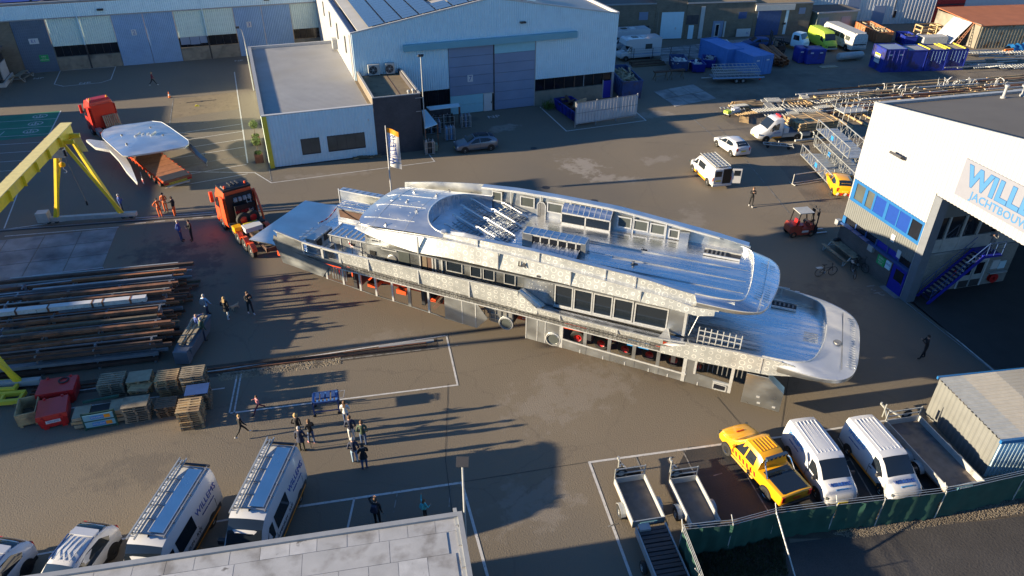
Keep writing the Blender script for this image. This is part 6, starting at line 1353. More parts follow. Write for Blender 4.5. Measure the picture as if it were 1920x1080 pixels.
for s in (-26.4,-24.2,-22.0,-20.9): MB().box(s - .35,s + .35,2.2,5.0,.9,1.22).build('outrigger',M['orange_red'],t)
mb = MB(); mb.bar((-21.8,2.2,.4),(-20.8,2.3,1.6),.14,.2); mb.build('brace',M['rust_dark'],t)
for s in (-27,-22,-16,-11,-6):
    MB().box(s - .12,s + .12,1.2,6.8,1.3 if s > -16.3 else 1.22,2.75 if s > -13 else 2.9).build('support_block',M['dark'],t)
MB().box(-16.0,-15.2,2.2,2.6,1.1,1.45).build('tool_locker',M['orange_red'],t); MB().box(-15.6,-15.45,2.18,2.2,1.2,1.3).build('reflector',M['white'],t)
MB().box(-8.9,-7.6,2.2,2.55,1.05,1.35).build('tool_locker',M['sign_blue'],t); MB().box(-10.2,-9.6,2.2,2.5,1.1,1.4).build('tool_locker',M['orange_red'],t); MB().box(-6.3,-5.3,2.2,2.5,1.1,1.35).build('tool_locker',M['orange_red'],t)
t2 = bpy.data.objects.new('axle_row',None); bpy.data.objects.remove(t2)
wm = None
for s in (-12.05,-10.55,-9.05,-7.55,-6.1,-4.7,-28.6,-29.95,-27.3):
    for tt,rot in ((2.65,math.pi),(4.6,0)):
        yy = tt if s > -20 else tt + 1.2 - (.4 if tt > 4 else 0)
        if wm is None:
            wm = MB().lathe([(.25,-.16),(.44,-.16),(.48,-.12),(.48,.12),(.44,.16),(.25,.16)],20,'Y',False).build('wheel',M['rubber'],t,smooth=True,fix=False); wr = MB().lathe([(.31,-.1),(.31,.15),(.26,.1),(.12,.06),(.1,.14),(0,.14)],16,'Y').build('rim',M['lamp_red'],wm,smooth=True,fix=False); o = wm
        else: o = inst(wm,'wheel',t); inst(wr,'rim',o)
        o.location = (s,yy,.48); o.rotation_euler = (0,0,rot)
# ================================================================ YARD OBJECTS
A0 = Vector((-17.16,61.15,0)); A1 = Vector((-11.75,60.22,0)); tx = (A1 - A0).normalized(); ty = Vector((tx.y,-tx.x,0))
gc = thing('gantry_crane','yellow portal gantry crane with splayed legs and hanging hook','crane',A0)
def gw(a,b,z): return tx * a + ty * b + Vector((0,0,z))
span = 21.2
def gpart(name,m,mb): return mb.build(name,M[m],gc)
for end,b0 in ((0,0.0),(1,span)):
    mb = MB(); mb.bar(gw(-.6,b0,.42),gw(6.4,b0,.42),.32,.34); gpart('end_carriage','galv_pale',mb)
    mb = MB(); mb.at(gw(-.45,b0,0),math.atan2(tx.y,tx.x)).box(-.5,.35,-.35,.35,.3,1.1); gpart('drive_box','galv_pale',mb)
    for a in (0,5.6):
        for k in (-.3,.3): gpart('rail_wheel','dark',MB().at(gw(a + k,b0,.22),math.atan2(tx.y,tx.x)).lathe([(.18,-.06),(.2,0),(.18,.06)],14,'Y'))
    for a,sgn in ((.35,1),(5.25,-1)):
        for off in (-.55,.55):
            mb = MB(); mb.bar(gw(a + off * .15,b0,.55),gw(2.75 + (0.15 if sgn < 0 else -.15) * 1.5,b0 + off * 1.3,6.9),.26,.22); gpart('leg','yellow',mb)
    mb = MB(); mb.bar(gw(1.7,b0 - .65,6.95),gw(3.8,b0 - .65,6.95),.22,.3); mb.bar(gw(1.7,b0 + .65,6.95),gw(3.8,b0 + .65,6.95),.22,.3); gpart('head_beam','yellow',mb)
    gpart('gusset_plate','yellow_pale',MB().frustum([gw(2.9,b0 - .72,6.9),gw(3.7,b0 - .72,6.9),gw(4.0,b0 - .72,5.6),gw(3.5,b0 - .72,5.6)],[gw(2.9,b0 - .75,6.9),gw(3.7,b0 - .75,6.9),gw(4.0,b0 - .75,5.6),gw(3.5,b0 - .75,5.6)]))
mb = MB(); mb.bar(gw(2.75,-1.4,7.25),gw(2.75,span + 2,7.25),.7,.75); gpart('main_girder','yellow',mb)
mb = MB(); mb.bar(gw(2.75,-1.6,7.65),gw(2.75,span + 2,7.65),.82,.06); gpart('top_flange','yellow_pale',mb)
mb = MB(); mb.bar(gw(2.75,-1.2,6.85),gw(2.75,span + 2,6.85),.34,.05); gpart('lower_flange','yellow',mb)
for k in range(9): gpart('stiffener','yellow',MB().bar(gw(2.2,1.5 + k * 2.3,7.25),gw(3.3,1.5 + k * 2.3,7.25),.03,.72))
hp = gw(2.75,1.35,0)
mb = MB(); mb.at(hp + Vector((0,0,6.1)),math.atan2(tx.y,tx.x)).box(-.45,.45,-.3,.3,0,.6).box(-.2,.2,-.25,.25,.55,.8); gpart('hoist','steel',mb)
mb = MB(); mb.at(hp + Vector((.1,.1,6.1))).box(.05,.45,-.35,-.2,.05,.5); gpart('hoist_motor','black',mb)
gpart('hook_block','yellow_car',MB().at(hp + Vector((0,0,5.25))).lathe([(.05,0),(.2,.1),(.22,.3),(.08,.42)],12)); mb = MB(); mb.path([hp + Vector(v) for v in ((0,0,5.3),(0,0,5.1),(.12,0,5.0),(.14,0,4.85),(.02,0,4.78),(-.08,0,4.85))],.035,6); gpart('hook','steel',mb)
mb = MB(); mb.tube(hp + Vector((.05,0,6.1)),hp + Vector((.05,0,5.6)),.02).tube(hp + Vector((-.05,0,6.1)),hp + Vector((-.05,0,5.6)),.02); gpart('hoist_chain','steel',mb)
mb = MB(); mb.path([hp + Vector(v) for v in ((.3,.1,6.1),(.45,.3,4.2),(.6,.5,2.4),(.62,.52,2.1))],.018,5); gpart('pendant_cable','dark',mb); gpart('pendant_switch','black',MB().at(hp + Vector((.62,.52,1.75))).box(-.06,.06,-.05,.05,0,.36))
mb = MB(); mb.path([gw(2.35,4 + k * .9,6.8 - .35 * (k % 2)) for k in range(16)],.02,4); gpart('festoon_cable','dark',mb)
for i,(q,L,rz,z,lb) in enumerate((((10,690),3.2,-12,.55,'yellow lifting spreader frame lying under the near gantry leg'),((-5,735),2.6,-14,.4,'pale yellow lifting beam behind the brown crate'),((8,755),2.2,-10,.3,'short yellow lifting beam nearest the brown crate at the left edge'))):
    p = G(*q); t = thing('lifting_frame',lb,'lifting beam',p,R(rz),'yellow lifting frames'); m = 'yellow' if i == 0 else 'yellow_bright'
    mb = MB(); mb.bar((-L / 2,-.35,z),(L / 2,-.35,z),.2,.26).bar((-L / 2,.35,z),(L / 2,.35,z),.2,.26); mb.build('side_beam',M[m],t)
    mb = MB(); [mb.bar((x,-.4,z),(x,.4,z),.16,.2) for x in (-L / 2 + .1,0,L / 2 - .1)]; mb.build('cross_beam',M[m],t)
    mb = MB(); [mb.box(x - .1,x + .1,-.5,.5,0,z - .1) for x in (-L / 2 + .3,L / 2 - .3)]; mb.build('foot',M['wood_dark'],t)
def bar_group(): pass
RKA = R(-7.5); ru = Vector((math.cos(RKA),math.sin(RKA),0)); rv = Vector((-ru.y,ru.x,0)); R0 = Vector((-6.9,47.7,0))
rk_mats = ['rust','rust_dark','rust_dark','rust','rust_orange','rust_orange','rust','wood_dark','steel']
rk_names = ['rearmost rack','second rack from the concrete slabs','third rack from the concrete slabs','rack carrying the white beam','rack in front of the white beam','frontmost rack']
rows = [(-.1,1.55),(-1.7,1.6),(-3.2,1.9),(-4.9,1.75),(-6.4,1.65),(-7.9,1.45)]
rr3 = random.Random(21); BW = {'rust': 'rusty brown steel bar','rust_dark': 'blackened steel bar','rust_orange': 'orange brown steel bar','steel': 'grey steel bar','wood_dark': 'dark wooden beam'}
for ri,(v0,hgt) in enumerate(rows):
    p = R0 + rv * v0; t = thing('storage_rack',['rearmost steel rack of the bar storage, next to the concrete slabs','second steel rack from the concrete slabs loaded with rusty bars','third steel rack from the slabs, beside the loose orange brown bars','steel rack with the long white beam lying along it','steel rack in front of the white beam loaded with brown bars','frontmost steel rack of the bar storage, beside the crane rail'][ri],'rack',p,RKA,'racks of steel bars')
    for k in range(6):
        x = -.5 - k * 3.1; mb = MB(); mb.box(x - .06,x + .06,-.08,.08,0,hgt).box(x - .06,x + .06,-.55,.55,0,.12); mb.build('upright',M['steel'],t)
        for z in (.45,.95,hgt - .12): MB().bar((x,-.55,z + .04),(x,.55,z + .04),.07,.08).build('arm',M['steel'],t)
    rail = MB().bar((-16.5,.12,hgt),(-.2,.12,hgt),.07,.07).build('top_rail',M['galv_pale' if ri in (0,2) else 'steel'],t)
    for lv,z in enumerate((.17,.58,1.08,hgt + .02)):
        for k in range(4):
            L = rr3.uniform(6,16); x1 = rr3.uniform(-.6,.9); s_ = rr3.uniform(.1,.22); y = -.48 + k * .28 + rr3.uniform(-.05,.05)
            if lv == 3 and k in (1,2): continue
            m = rr3.choice(rk_mats); c = p + ru * 0
            o = MB().at((0,0,0)).box(-L,0,-s_ / 2,s_ / 2,0,s_).build('steel_bar',M[m],None,label=BW[m] + ' lying on the ' + rk_names[ri],cat='bar',group=BW[m] + 's on the ' + rk_names[ri])
            o.location = p + ru * x1 + rv * y + Vector((0,0,z + .003)); o.rotation_euler = (0,0,RKA + rr3.uniform(-.012,.012))
wb = thing('white_beam','long flaking white painted steel beam lying across the racks','beam',R0 + rv * -4.35 + ru * -1.3,RKA)
MB().box(-15,0,-.16,.16,1.92,2.2).build('web',M['dirty_white'],wb); MB().box(-15,0,-.2,.2,2.2,2.24).build('flange',M['white'],wb)
for x in (-.9,-2.5,-3.1,-5.6,-7.4,-9.6,-10.8,-12.6,-13.4): MB().box(x - .05,x + .05,-.215,.215,1.9,2.25).build('stiffener',M['rust'],wb)
o = MB().box(-3.4,0,-.07,.07,0,.12).build('aluminium_profile',M['galv_pale'],label='short pale aluminium profile on the front rack near the waste bin',cat='bar'); o.location = R0 + rv * -7.2 + ru * -1.6 + Vector((0,0,1.3)); o.rotation_euler = (0,0,RKA)
o = MB().box(-10.5,0,-.05,.05,0,.1).build('aluminium_profile',M['galv_pale'],label='long pale aluminium profile on top of the rearmost rack',cat='bar'); o.location = R0 + rv * .55 + ru * -.3 + Vector((0,0,1.62)); o.rotation_euler = (0,0,RKA)
for q,n,L,lb in (((110,532),5,4.6,'low stack of grey beams on the slabs behind the racks'),((15,560),4,3.0,'grey metal frame lying at the left edge behind the racks')):
    p = G(*q); t = thing('beam_stack',lb,'beams',p,R(-5))
    for k in range(n): MB().box(-L / 2 + k * .12,L / 2 + k * .12,-.9 + k * .45,-.75 + k * .45,.2,.36).build('beam',M['steel'],t)
    for x in (-L / 3,L / 3): MB().box(x - .1,x + .1,-1.1,1.3,.0,.2).build('bearer',M['wood_dark'],t)
PW = {'new': 'wood','old': 'wood_grey','dark': 'wood_dark','blue': 'blue_cart','ply': 'ply'}
pm = {}
def pallet_mesh(w,d):
    key = (w,d)
    if key in pm: return pm[key]
    root = []
    top = MB()
    for k in range(6): y = -d / 2 + k * (d - .11) / 5; top.box(-w / 2,w / 2,y,y + .11,.122,.144)
    blk = MB()
    for x in (-w / 2 + .07,0,w / 2 - .07):
        blk.box(x - .05,x + .05,-d / 2,d / 2,.1,.122)
        for y in (-d / 2 + .07,0,d / 2 - .07): blk.box(x - .06,x + .06,y - .07,y + .07,.022,.1)
    bot = MB()
    for y in (-d / 2,-.05,d / 2 - .1): bot.box(-w / 2,w / 2,y,y + .1,0,.022)
    pm[key] = (top,blk,bot); return pm[key]
pme = {}
def pallet(p,rz,kind,label,group,w=1.2,d=.8):
    m = PW[kind]; t = thing('pallet',label,'pallet',p,rz,group)
    for nm,mb in zip(('top_boards','blocks','bottom_boards'),pallet_mesh(w,d)):
        k = (w,d,nm,m)
        if k in pme: inst(pme[k],nm,t)
        else: pme[k] = mb.build(nm,M[m],t)
    return t
stacks = [((217,742),7,1.35,1.1,'old','grey slatted pallets in the rear left stack'),((268,735),6,1.25,1.0,'new','pale pallets in the stack topped by a plywood sheet'),((262,788),7,1.3,.95,'old','weathered pallets in the stack with a dark board on top'),((322,740),8,1.2,1.0,'new','pale pallets in the middle rear stack'),((318,780),5,1.1,.9,'dark','dark pallets in the low front middle stack'),((372,745),11,1.25,1.0,'old','weathered pallets in the tallest rear stack by the rail'),((365,800),9,1.2,1.15,'new','fresh pale pallets in the front right stack'),((378,768),8,1.2,.9,'old','weathered pallets in the stack under the blue sheet')]
ptop = {}
for i,(q,n,w,d,kind,lb) in enumerate(stacks):
    p = G(*q); p = p + Vector((0,.35,0)); z = 0
    for k in range(n):
        kk = kind if rr3.random() > .2 else {'new': 'old','old': 'dark','dark': 'old'}[kind]
        base_lb = lb.replace('weathered ','').replace('fresh pale ','').replace('grey slatted ','').replace('pale ','').replace('dark pallets','pallets')
        l2 = {'new': 'pale new wooden pallet','old': 'grey weathered wooden pallet','dark': 'dark brown wooden pallet'}[kk] + base_lb[len('pallets'):]
        pallet(p + Vector((rr3.uniform(-.04,.04),rr3.uniform(-.04,.04),z)),R(-6 + rr3.uniform(-3,3)),kk,l2,l2,w,d); z += .1445
    ptop[i] = (p,z,w,d)
for i,m,lb in ((1,'ply','pale plywood sheet covering the rear half of a pallet stack'),(2,'wood_grey','dark grey board on top of the weathered pallet stack'),(7,'blue_cart','dark blue sheet on the pallet stack beside the fresh pallets')):
    p,z,w,d = ptop[i]; o = MB().box(-w / 2,w / 2,-d / 2,d / 2,0,.03).build('cover_sheet',M[m],label=lb,cat='board'); o.location = p + Vector((0,.0,z + .005)); o.rotation_euler = (0,0,R(-7))
p,z,w,d = ptop[1]; pallet(p + Vector((.05,-.75,z - .3)),R(-20),'new','loose tilted pale pallet lying in front of the plywood sheet',None,1.1,.8)
p = G(193,797); t = thing('material_crate','open crate of planks with a framed front carrying two WILLEMS signs','crate',p + Vector((0,.4,0)),R(-3))
MB().box(-1.3,1.3,-.45,.6,.1,.3).build('plank_layer',M['ply'],t); MB().box(-1.4,1.2,-.4,.65,.34,.5).build('plank_layer',M['wood'],t); MB().box(-1.3,-.5,-.4,.6,.55,.75).build('plank_layer',M['ply'],t); MB().box(.5,1.35,-.4,.6,.55,.8).build('plank_layer',M['ply'],t); MB().box(-.45,.45,-.3,.5,.5,.72).build('black_tray',M['black'],t)
mb = MB()
for z in (.1,.55,1.0): mb.bar((-.75,-.62 + z * .1,z),(.8,-.62 + z * .1,z),.07)
for x in (-.75,.8): mb.bar((x,-.62,.0),(x,-.5,1.05),.07)
mb.bar((-.9,.7,.9),(.9,.7,.95),.12); mb.build('frame',M['mesh_green'],t)
for z in (.33,.78):
    MB().box(-.7,.75,-.62,-.58,z - .18,z + .18).build('sign_plate',M['clad_teal'],t); MB().box(-.35,.3,-.63,-.61,z - .11,z + .11).build('sign_label',M['sign_blue'],t); MB().box(.3,.6,-.63,-.61,z - .11,z + .11).build('sign_label',M['amber'],t)
    text_obj('WILLEMS','sign_letters',M['white'],frame_matrix((-.03,-.635,z),(1,0,0),Z),.14,t)
for q,s,lb,ring in (((103,800),(1.3,1.35,.95),'bright red plastic tank with white label, front of two',0),((112,757),(1.75,1.2,.95),'crimson plastic tank with a black hose ring on its lid',1)):
    p = G(*q); L,D,H = s; t = thing('red_tank',lb,'tank',p + Vector((.05,D / 2 - .1,0)),R(-4 if ring else 3),'red plastic tanks')
    mb = MB(); mb.frustum([(-L / 2,-D / 2,.12),(L / 2,-D / 2,.12),(L / 2,D / 2,.12),(-L / 2,D / 2,.12)],[(-L / 2 - .06,-D / 2 - .06,H - .25),(L / 2 + .06,-D / 2 - .06,H - .25),(L / 2 + .06,D / 2 + .06,H - .25),(-L / 2 - .06,D / 2 + .06,H - .25)]); mb.build('body',M['red'],t)
    mb = MB(); mb.frustum([(-L / 2 - .1,-D / 2 - .1,H - .25),(L / 2 + .1,-D / 2 - .1,H - .25),(L / 2 + .1,D / 2 + .1,H - .25),(-L / 2 - .1,D / 2 + .1,H - .25)],[(-L / 2 - .07,-D / 2 - .07,H),(L / 2 + .07,-D / 2 - .07,H),(L / 2 + .07,D / 2 + .07,H),(-L / 2 - .07,D / 2 + .07,H)]); mb.build('lid',M['red'],t)
    for x in (-L / 3,L / 3):
        MB().box(x - .12,x + .12,-D / 2,D / 2,0,.12).build('skid',M['red'],t); MB().box(x - .06,x + .06,-D / 2 - .14,-D / 2 - .04,H - .3,H - .12).box(x - .06,x + .06,D / 2 + .02,D / 2 + .12,H - .2,H + .06).build('latch',M['red'],t)
    MB().box(-.35,.35,-D / 2 - .085,-D / 2 - .05,.42,.6).build('label_plate',M['white'],t)
    text_obj('WILLEMS','label_letters',M['letter_blue'],frame_matrix((0,-D / 2 - .09,.51),(1,0,0),Z),.13,t)
    if ring:
        mb = MB(); n = 14
        for k in range(n): mb.tube((.3 + .24 * math.cos(6.283 * k / n),.3 + .24 * math.sin(6.283 * k / n),H + .04),(.3 + .24 * math.cos(6.283 * (k + 1) / n),.3 + .24 * math.sin(6.283 * (k + 1) / n),H + .04),.04,6)
        mb.build('hose_ring',M['black'],t)
p = G(56,797); t = thing('wooden_crate','open brown wooden crate beside the red tanks','crate',p + Vector((0,.65,0)),R(2))
for a in (((-.5,.5),(-.75,-.7)),((-.5,.5),(.7,.75)),((-.5,-.45),(-.7,.7)),((.45,.5),(-.7,.7))):
    for k in range(4): MB().box(a[0][0],a[0][1],a[1][0],a[1][1],.12 + k * .19,.3 + k * .19).build('plank',M['wood'],t)
MB().box(-.45,.45,-.7,.7,.1,.16).build('floor',M['wood_dark'],t); MB().box(-.45,-.3,-.75,.75,0,.1).box(.3,.45,-.75,.75,0,.1).build('skid',M['wood'],t)
p = G(368,645); t = thing('waste_bin','dark grey tipping bin heaped with grey planks by the rack ends','bin',p,R(70))
mb = MB(); mb.loft([[(-1.5,-.4,.15),(-1.5,.4,.15),(-1.7,.5,.9),(-1.7,-.5,.9)],[(1.2,-.45,.1),(1.2,.45,.1),(1.7,.55,1.05),(1.7,-.55,1.05)]],True,True); mb.build('body',M['trim_post'],t); MB().box(-2.1,-1.55,-.42,.42,.1,.95).build('end_bin',M['trim_post'],t)
for k in range(7): MB().at((rr3.uniform(-.3,.3),-.35 + k * .11,1.0 + rr3.uniform(0,.12)),rr3.uniform(-.06,.06),0,rr3.uniform(-.1,.05)).box(-1.4,1.5,-.06,.06,0,.06).build('plank',M['wood_grey' if k % 3 else 'ply'],t)
p = (G(594,780) + G(636,770)) / 2; t = thing('blue_cart','blue steel trolley with slatted deck and push handle','cart',p + Vector((0,.25,0)),R(-8))
mb = MB(); mb.box(-.7,.7,-.45,-.39,.92,1.02).box(-.7,.7,.39,.45,.92,1.02).box(-.7,-.64,-.45,.45,.92,1.02).box(.64,.7,-.45,.45,.92,1.02); mb.build('frame',M['blue_cart'],t)
for k in range(7): MB().box(-.66 + k * .2,-.56 + k * .2,-.4,.4,.96,1.0).build('slat',M['blue_cont_light'],t)
for x in (-.66,.66):
    for y in (-.41,.41): MB().box(x - .035,x + .035,y - .035,y + .035,.16,.95).build('leg',M['blue_cart'],t); MB().at((x,y,.1)).lathe([(.07,-.03),(.1,-.02),(.1,.02),(.07,.03)],12,'Y').build('castor',M['rubber'],t)
MB().box(-.66,.66,-.43,-.39,.3,.36).box(-.66,.66,.39,.43,.3,.36).build('brace',M['blue_cart'],t); mb = MB(); mb.path([(.7,-.3,.98),(1.0,-.28,1.05),(1.05,.28,1.05),(.7,.3,.98)],.02,5); mb.build('handle',M['steel'],t)
for k in range(4): MB().box(-.5 + k * .28,-.3 + k * .28,-.2,.25,1.02,1.12).build('load_block',M['blue_cart'],t)
def box_trailer(loc,rz,L,W,label,wheel_right=True,ramp=False,rail=True,tool=True):
    t = thing('box_trailer',label,'trailer',loc,rz,'open box trailers in the parking bays')
    MB().box(-L / 2,L / 2,-W / 2,W / 2,.55,.62).build('floor',M['tray_ply'],t)
    for s in (1,-1): MB().box(-L / 2,L / 2,min(s * W / 2,s * (W / 2 - .05)),max(s * W / 2,s * (W / 2 - .05)),.62,.97).build('side_board',M['galv_pale'],t)
    MB().box(L / 2 - .05,L / 2,-W / 2,W / 2,.62,.97).build('head_board',M['galv_pale'],t); MB().box(-L / 2,-L / 2 + .05,-W / 2,W / 2,.58,.95).build('tail_board',M['galv'],t)
    if rail:
        mb = MB()
        for s in (1,-1): mb.bar((L / 2,s * (W / 2 - .03),.6),(L / 2,s * (W / 2 - .03),1.55),.05)
        for z in (1.2,1.5): mb.bar((L / 2,-W / 2,z),(L / 2,W / 2,z),.045)
        mb.build('front_rail',M['galv'],t)
    mb = MB(); mb.bar((L / 2,-W / 3,.5),(L / 2 + 1.3,0,.5),.08).bar((L / 2,W / 3,.5),(L / 2 + 1.3,0,.5),.08).bar((L / 2 + 1.2,0,.5),(L / 2 + 1.65,0,.5),.08); mb.build('drawbar',M['galv'],t)
    mb = MB(); mb.tube((L / 2 + 1.1,.15,.05),(L / 2 + 1.1,.15,.95),.04,8).tube((L / 2 + 1.6,0,.5),(L / 2 + 1.6,0,.62),.06,8); mb.build('jockey_stand',M['galv'],t)
    if tool:
        MB().box(L / 2 + .12,L / 2 + .5,-W / 2 + .15,.1,.6,1.0).build('tool_box',M['black'],t); o = MB().at((L / 2 + .12,W / 2 - .35,1.15),R(90)).lathe([(.17,-.08),(.3,-.08),(.3,.08),(.17,.08)],18,'Y',False).build('spare_wheel',M['rubber'],t); MB().at((L / 2 + .12,W / 2 - .35,1.15),R(90)).lathe([(.17,-.05),(.17,.06),(0,.06)],12,'Y').build('rim',M['galv'],o)
    add_wheels(t,(-.2,) if L < 3.3 else (-.55,.25),W + .46,.33,.19,rim='galv_pale',arch=False)
    for s in (1,-1):
        for x in ((-.2,) if L < 3.3 else (-.55,.25)):
            mb = MB(); pts = [(x + .42 * math.cos(a),.36 + .4 * math.sin(a)) for a in fr(.2,math.pi - .2,7)]; mb.loft([[(a,s * (W / 2 + .01),b),(a,s * (W / 2 + .25),b),(a,s * (W / 2 + .25),b + .03),(a,s * (W / 2 + .01),b + .03)] for a,b in pts],True,True); mb.build('mudguard',M['galv_pale'],t)
    MB().box(-L / 2 - .03,-L / 2,-.4,.4,.66,.82).build('name_plate',M['clad_teal'],t); text_obj('WILLEMS','plate_letters',M['white'],frame_matrix((-L / 2 - .035,0,.74),(0,-1,0),Z),.13,t)
    return t
box_trailer((13.52,20.0,0),R(82),2.65,1.55,'open box trailer with plywood tray and spare wheel rail, standing in the sun'); box_trailer((15.9,19.05,0),R(81),2.75,1.4,'narrower open box trailer with black tool box, by the fence corner')
box_trailer((28.95,17.9,0),R(82.5),4.7,2.05,'long empty flat trailer between the white van and the ribbed shed',rail=True,tool=False)
mb = MB(); sx = thing('spare_wheel','spare wheel lashed to the front rail of the long trailer','wheel',(29.55,20.35,1.05),R(82)); MB().lathe([(.17,-.09),(.32,-.09),(.32,.09),(.17,.09)],18,'X',False).build('tyre',M['rubber'],sx); MB().lathe([(.17,-.05),(.17,.07),(0,.07)],12,'X').build('rim',M['galv'],sx)
p = G(1243,1045,.8); t = thing('covered_trailer','dark trailer with ribbed black cover beside the fence corner','trailer',(p.x,p.y,0),R(-99))
MB().box(-1.6,1.6,-.65,.65,.6,.75).build('tray',M['clad_navy'],t)
for s in (1,-1): MB().box(-1.6,1.6,min(s * .72,s * .65),max(s * .72,s * .65),.6,1.0).build('side_board',M['trim_grey'],t)
for k in range(14): MB().box(-1.5 + k * .22,-1.33 + k * .22,-.62,.62,.75,.98 + .02 * (k % 2)).build('cover_rib',M['dark'],t)
MB().box(-1.65,-1.3,-.6,-.1,.95,1.1).build('toolbox',M['trim_grey'],t); add_wheels(t,(0,),1.8,.3,.18,arch=False)
fpts = [G(a,b,1.8) - Vector((0,0,1.8)) for a,b in ((1345,1170),(1312,1075),(1280,992),(1375,983),(1456,961),(1570,946),(1660,936),(1775,922),(1925,888),(2080,855))]
fn = thing('mesh_fence','green windbreak mesh fence with angled galvanised posts along the parked vans','fence',fpts[1])
o0 = fpts[1]
for i,(a,b) in enumerate(zip(fpts,fpts[1:])):
    n = 10; rings = []
    mb = MB(); d = (b - a); nn = Vector((-d.y,d.x,0)).normalized()
    rings = [[a + d * (k / n) - o0 + nn * (.05 * math.sin(k * 2.1 + i)) + Vector((0,0,z)) + nn * (.04 * math.sin(3 * k + z * 4)) for z in (.0,.5,1.0,1.5,1.75 - .03 * math.sin(k * 1.3))] for k in range(n + 1)]
    mb.loft(rings,False); mb.build('mesh_panel',M['mesh_green'],fn,smooth=True,fix=False)
    mb = MB(); [mb.tube(a - o0 + Vector((0,0,z)),b - o0 + Vector((0,0,z)),.012,4) for z in (1.78,1.95,2.1)]; mb.build('barbed_wire',M['galv'],fn)
    mb = MB(); mb.tube(a - o0,a - o0 + Vector((0,0,1.8)),.03,6).tube(a - o0 + Vector((0,0,1.8)),a - o0 + Vector((0,0,2.15)) + nn * .25,.025,6); mb.build('post',M['galv_pale'],fn)
mb = MB(); mb.tube(fpts[4] - o0 + Vector((0,0,1.8)),G(1492,1085,.3) - o0,.035,6); mb.build('brace',M['galv_pale'],fn)
def picnic(loc,rz,label,m):
    t = thing('picnic_table',label,'table',loc,rz)
    for k in range(4): MB().box(-1.45,1.45,-.36 + k * .185,-.19 + k * .185,.72,.76).build('table_plank',M[m],t)
    for s in (1,-1):
        MB().box(-1.45,1.45,min(s * .62,s * .9),max(s * .62,s * .9),.43,.47).build('bench',M[m],t)
        for x in (-1.2,1.2): MB().bar((x,s * .25,.72),(x,s * .78,.0),.06).bar((x,s * .85,.02),(x,s * .85,.43),.05).build('leg',M['galv_pale'],t)
    for x in (-1.2,1.2): MB().bar((x,-.85,.4),(x,.85,.4),.05).build('cross_bar',M['galv_pale'],t)
    return t
picnic((39.28,36.35,0),R(-95),'grey plank picnic table with a dark bag on it beside the brick base','wood_grey'); picnic((-27.0,104.9,0),R(78),'grey picnic table in the shaded corner by hall door E1','wood_grey')
bg_ = MB().lathe([(.02,0),(.2,.03),(.24,.12),(.15,.24),(.02,.27)],10).build('dark_bag',M['black'],label='crumpled dark bag lying on the picnic table',cat='bag'); bg_.location = (39.5,37.5,.765); bg_.scale = (1.3,.9,.8)
def bicycle(loc,rz,label,lean=0.0):
    t = thing('bicycle',label,'bicycle',loc,rz); n = 20
    for x in (-.53,.53):
        mb = MB()
        for k in range(n):
            a,b = 6.2832 * k / n,6.2832 * (k + 1) / n; mb.tube((x + .34 * math.cos(a),0,.35 + .34 * math.sin(a)),(x + .34 * math.cos(b),0,.35 + .34 * math.sin(b)),.022,5)
        w = mb.build('wheel',M['rubber'],t); mb = MB(); [mb.tube((x,0,.35),(x + .33 * math.cos(6.2832 * k / 10),0,.35 + .33 * math.sin(6.2832 * k / 10)),.004,3) for k in range(10)]; mb.build('spokes',M['steel'],w)
    mb = MB(); mb.path([(-.53,0,.35),(-.1,0,.3),(.38,0,.72),(-.2,0,.66),(-.1,0,.3)],.02,6).path([(-.53,0,.35),(-.22,0,.72),(-.25,0,.92)],.018,6).path([(.53,0,.35),(.36,0,.82),(.33,0,1.02)],.02,6); mb.build('frame',M['black'],t)
    mb = MB(); mb.path([(.1,-.3,1.05),(.3,-.2,1.08),(.33,0,1.03),(.3,.2,1.08),(.1,.3,1.05)],.014,5); mb.build('handlebar',M['black'],t)
    MB().frustum([(-.4,-.1,.93),(-.4,.1,.93),(-.08,.03,.93),(-.08,-.03,.93)],[(-.4,-.08,.98),(-.4,.08,.98),(-.08,.02,.97),(-.08,-.02,.97)]).build('saddle',M['black'],t); MB().box(-.85,-.4,-.12,.12,.72,.75).build('carrier',M['galv_pale'],t)
    MB().at((-.1,0,.3)).lathe([(.09,-.05),(.1,0),(.09,.05)],12,'Y').build('chainwheel',M['steel'],t); mb = MB(); mb.tube((0,.06,.0),(-.15,.04,.3),.012); mb.build('kickstand',M['steel'],t); return t
bicycle((36.25,34.55,0),R(-8),'black bicycle standing side on in the open yard'); bicycle((38.2,34.0,0),R(-120),'dark bicycle with pale crate by the picnic table')
bicycle((39.2,34.55,0),R(-85),'bicycle half hidden behind the picnic table end')
def lamp_post(base,h_,label,rz=0,head=.35):
    t = thing('lamp_post',label,'lamp',base,rz); MB().lathe([(.09,0),(.09,.3),(.06,.35),(.045,h_)],10).build('pole',M['galv_pale'],t); o = MB().at((0,-.1,h_),0,R(-35)).box(-head * .7,head * .7,-.15,.25,0,.12).build('lamp_head',M['dark'],t); MB().at((0,-.1,h_),0,R(-35)).box(-head * .6,head * .6,-.1,.2,-.012,.0).build('lens',M['glass_dull'],o); return t
lamp_post((5.05,19.72,0),6.35,'tall pale floodlight post at the corner of the flat roofed site office',R(160)); lp = lamp_post((14.75,66.6,0),9.2,'thin pale lamp post standing at the corner of the brick annexe')
for z in (4.0,5.3): MB().box(-.75,.05,-.02,.02,z,z + .04).build('bracket',M['galv'],lp)
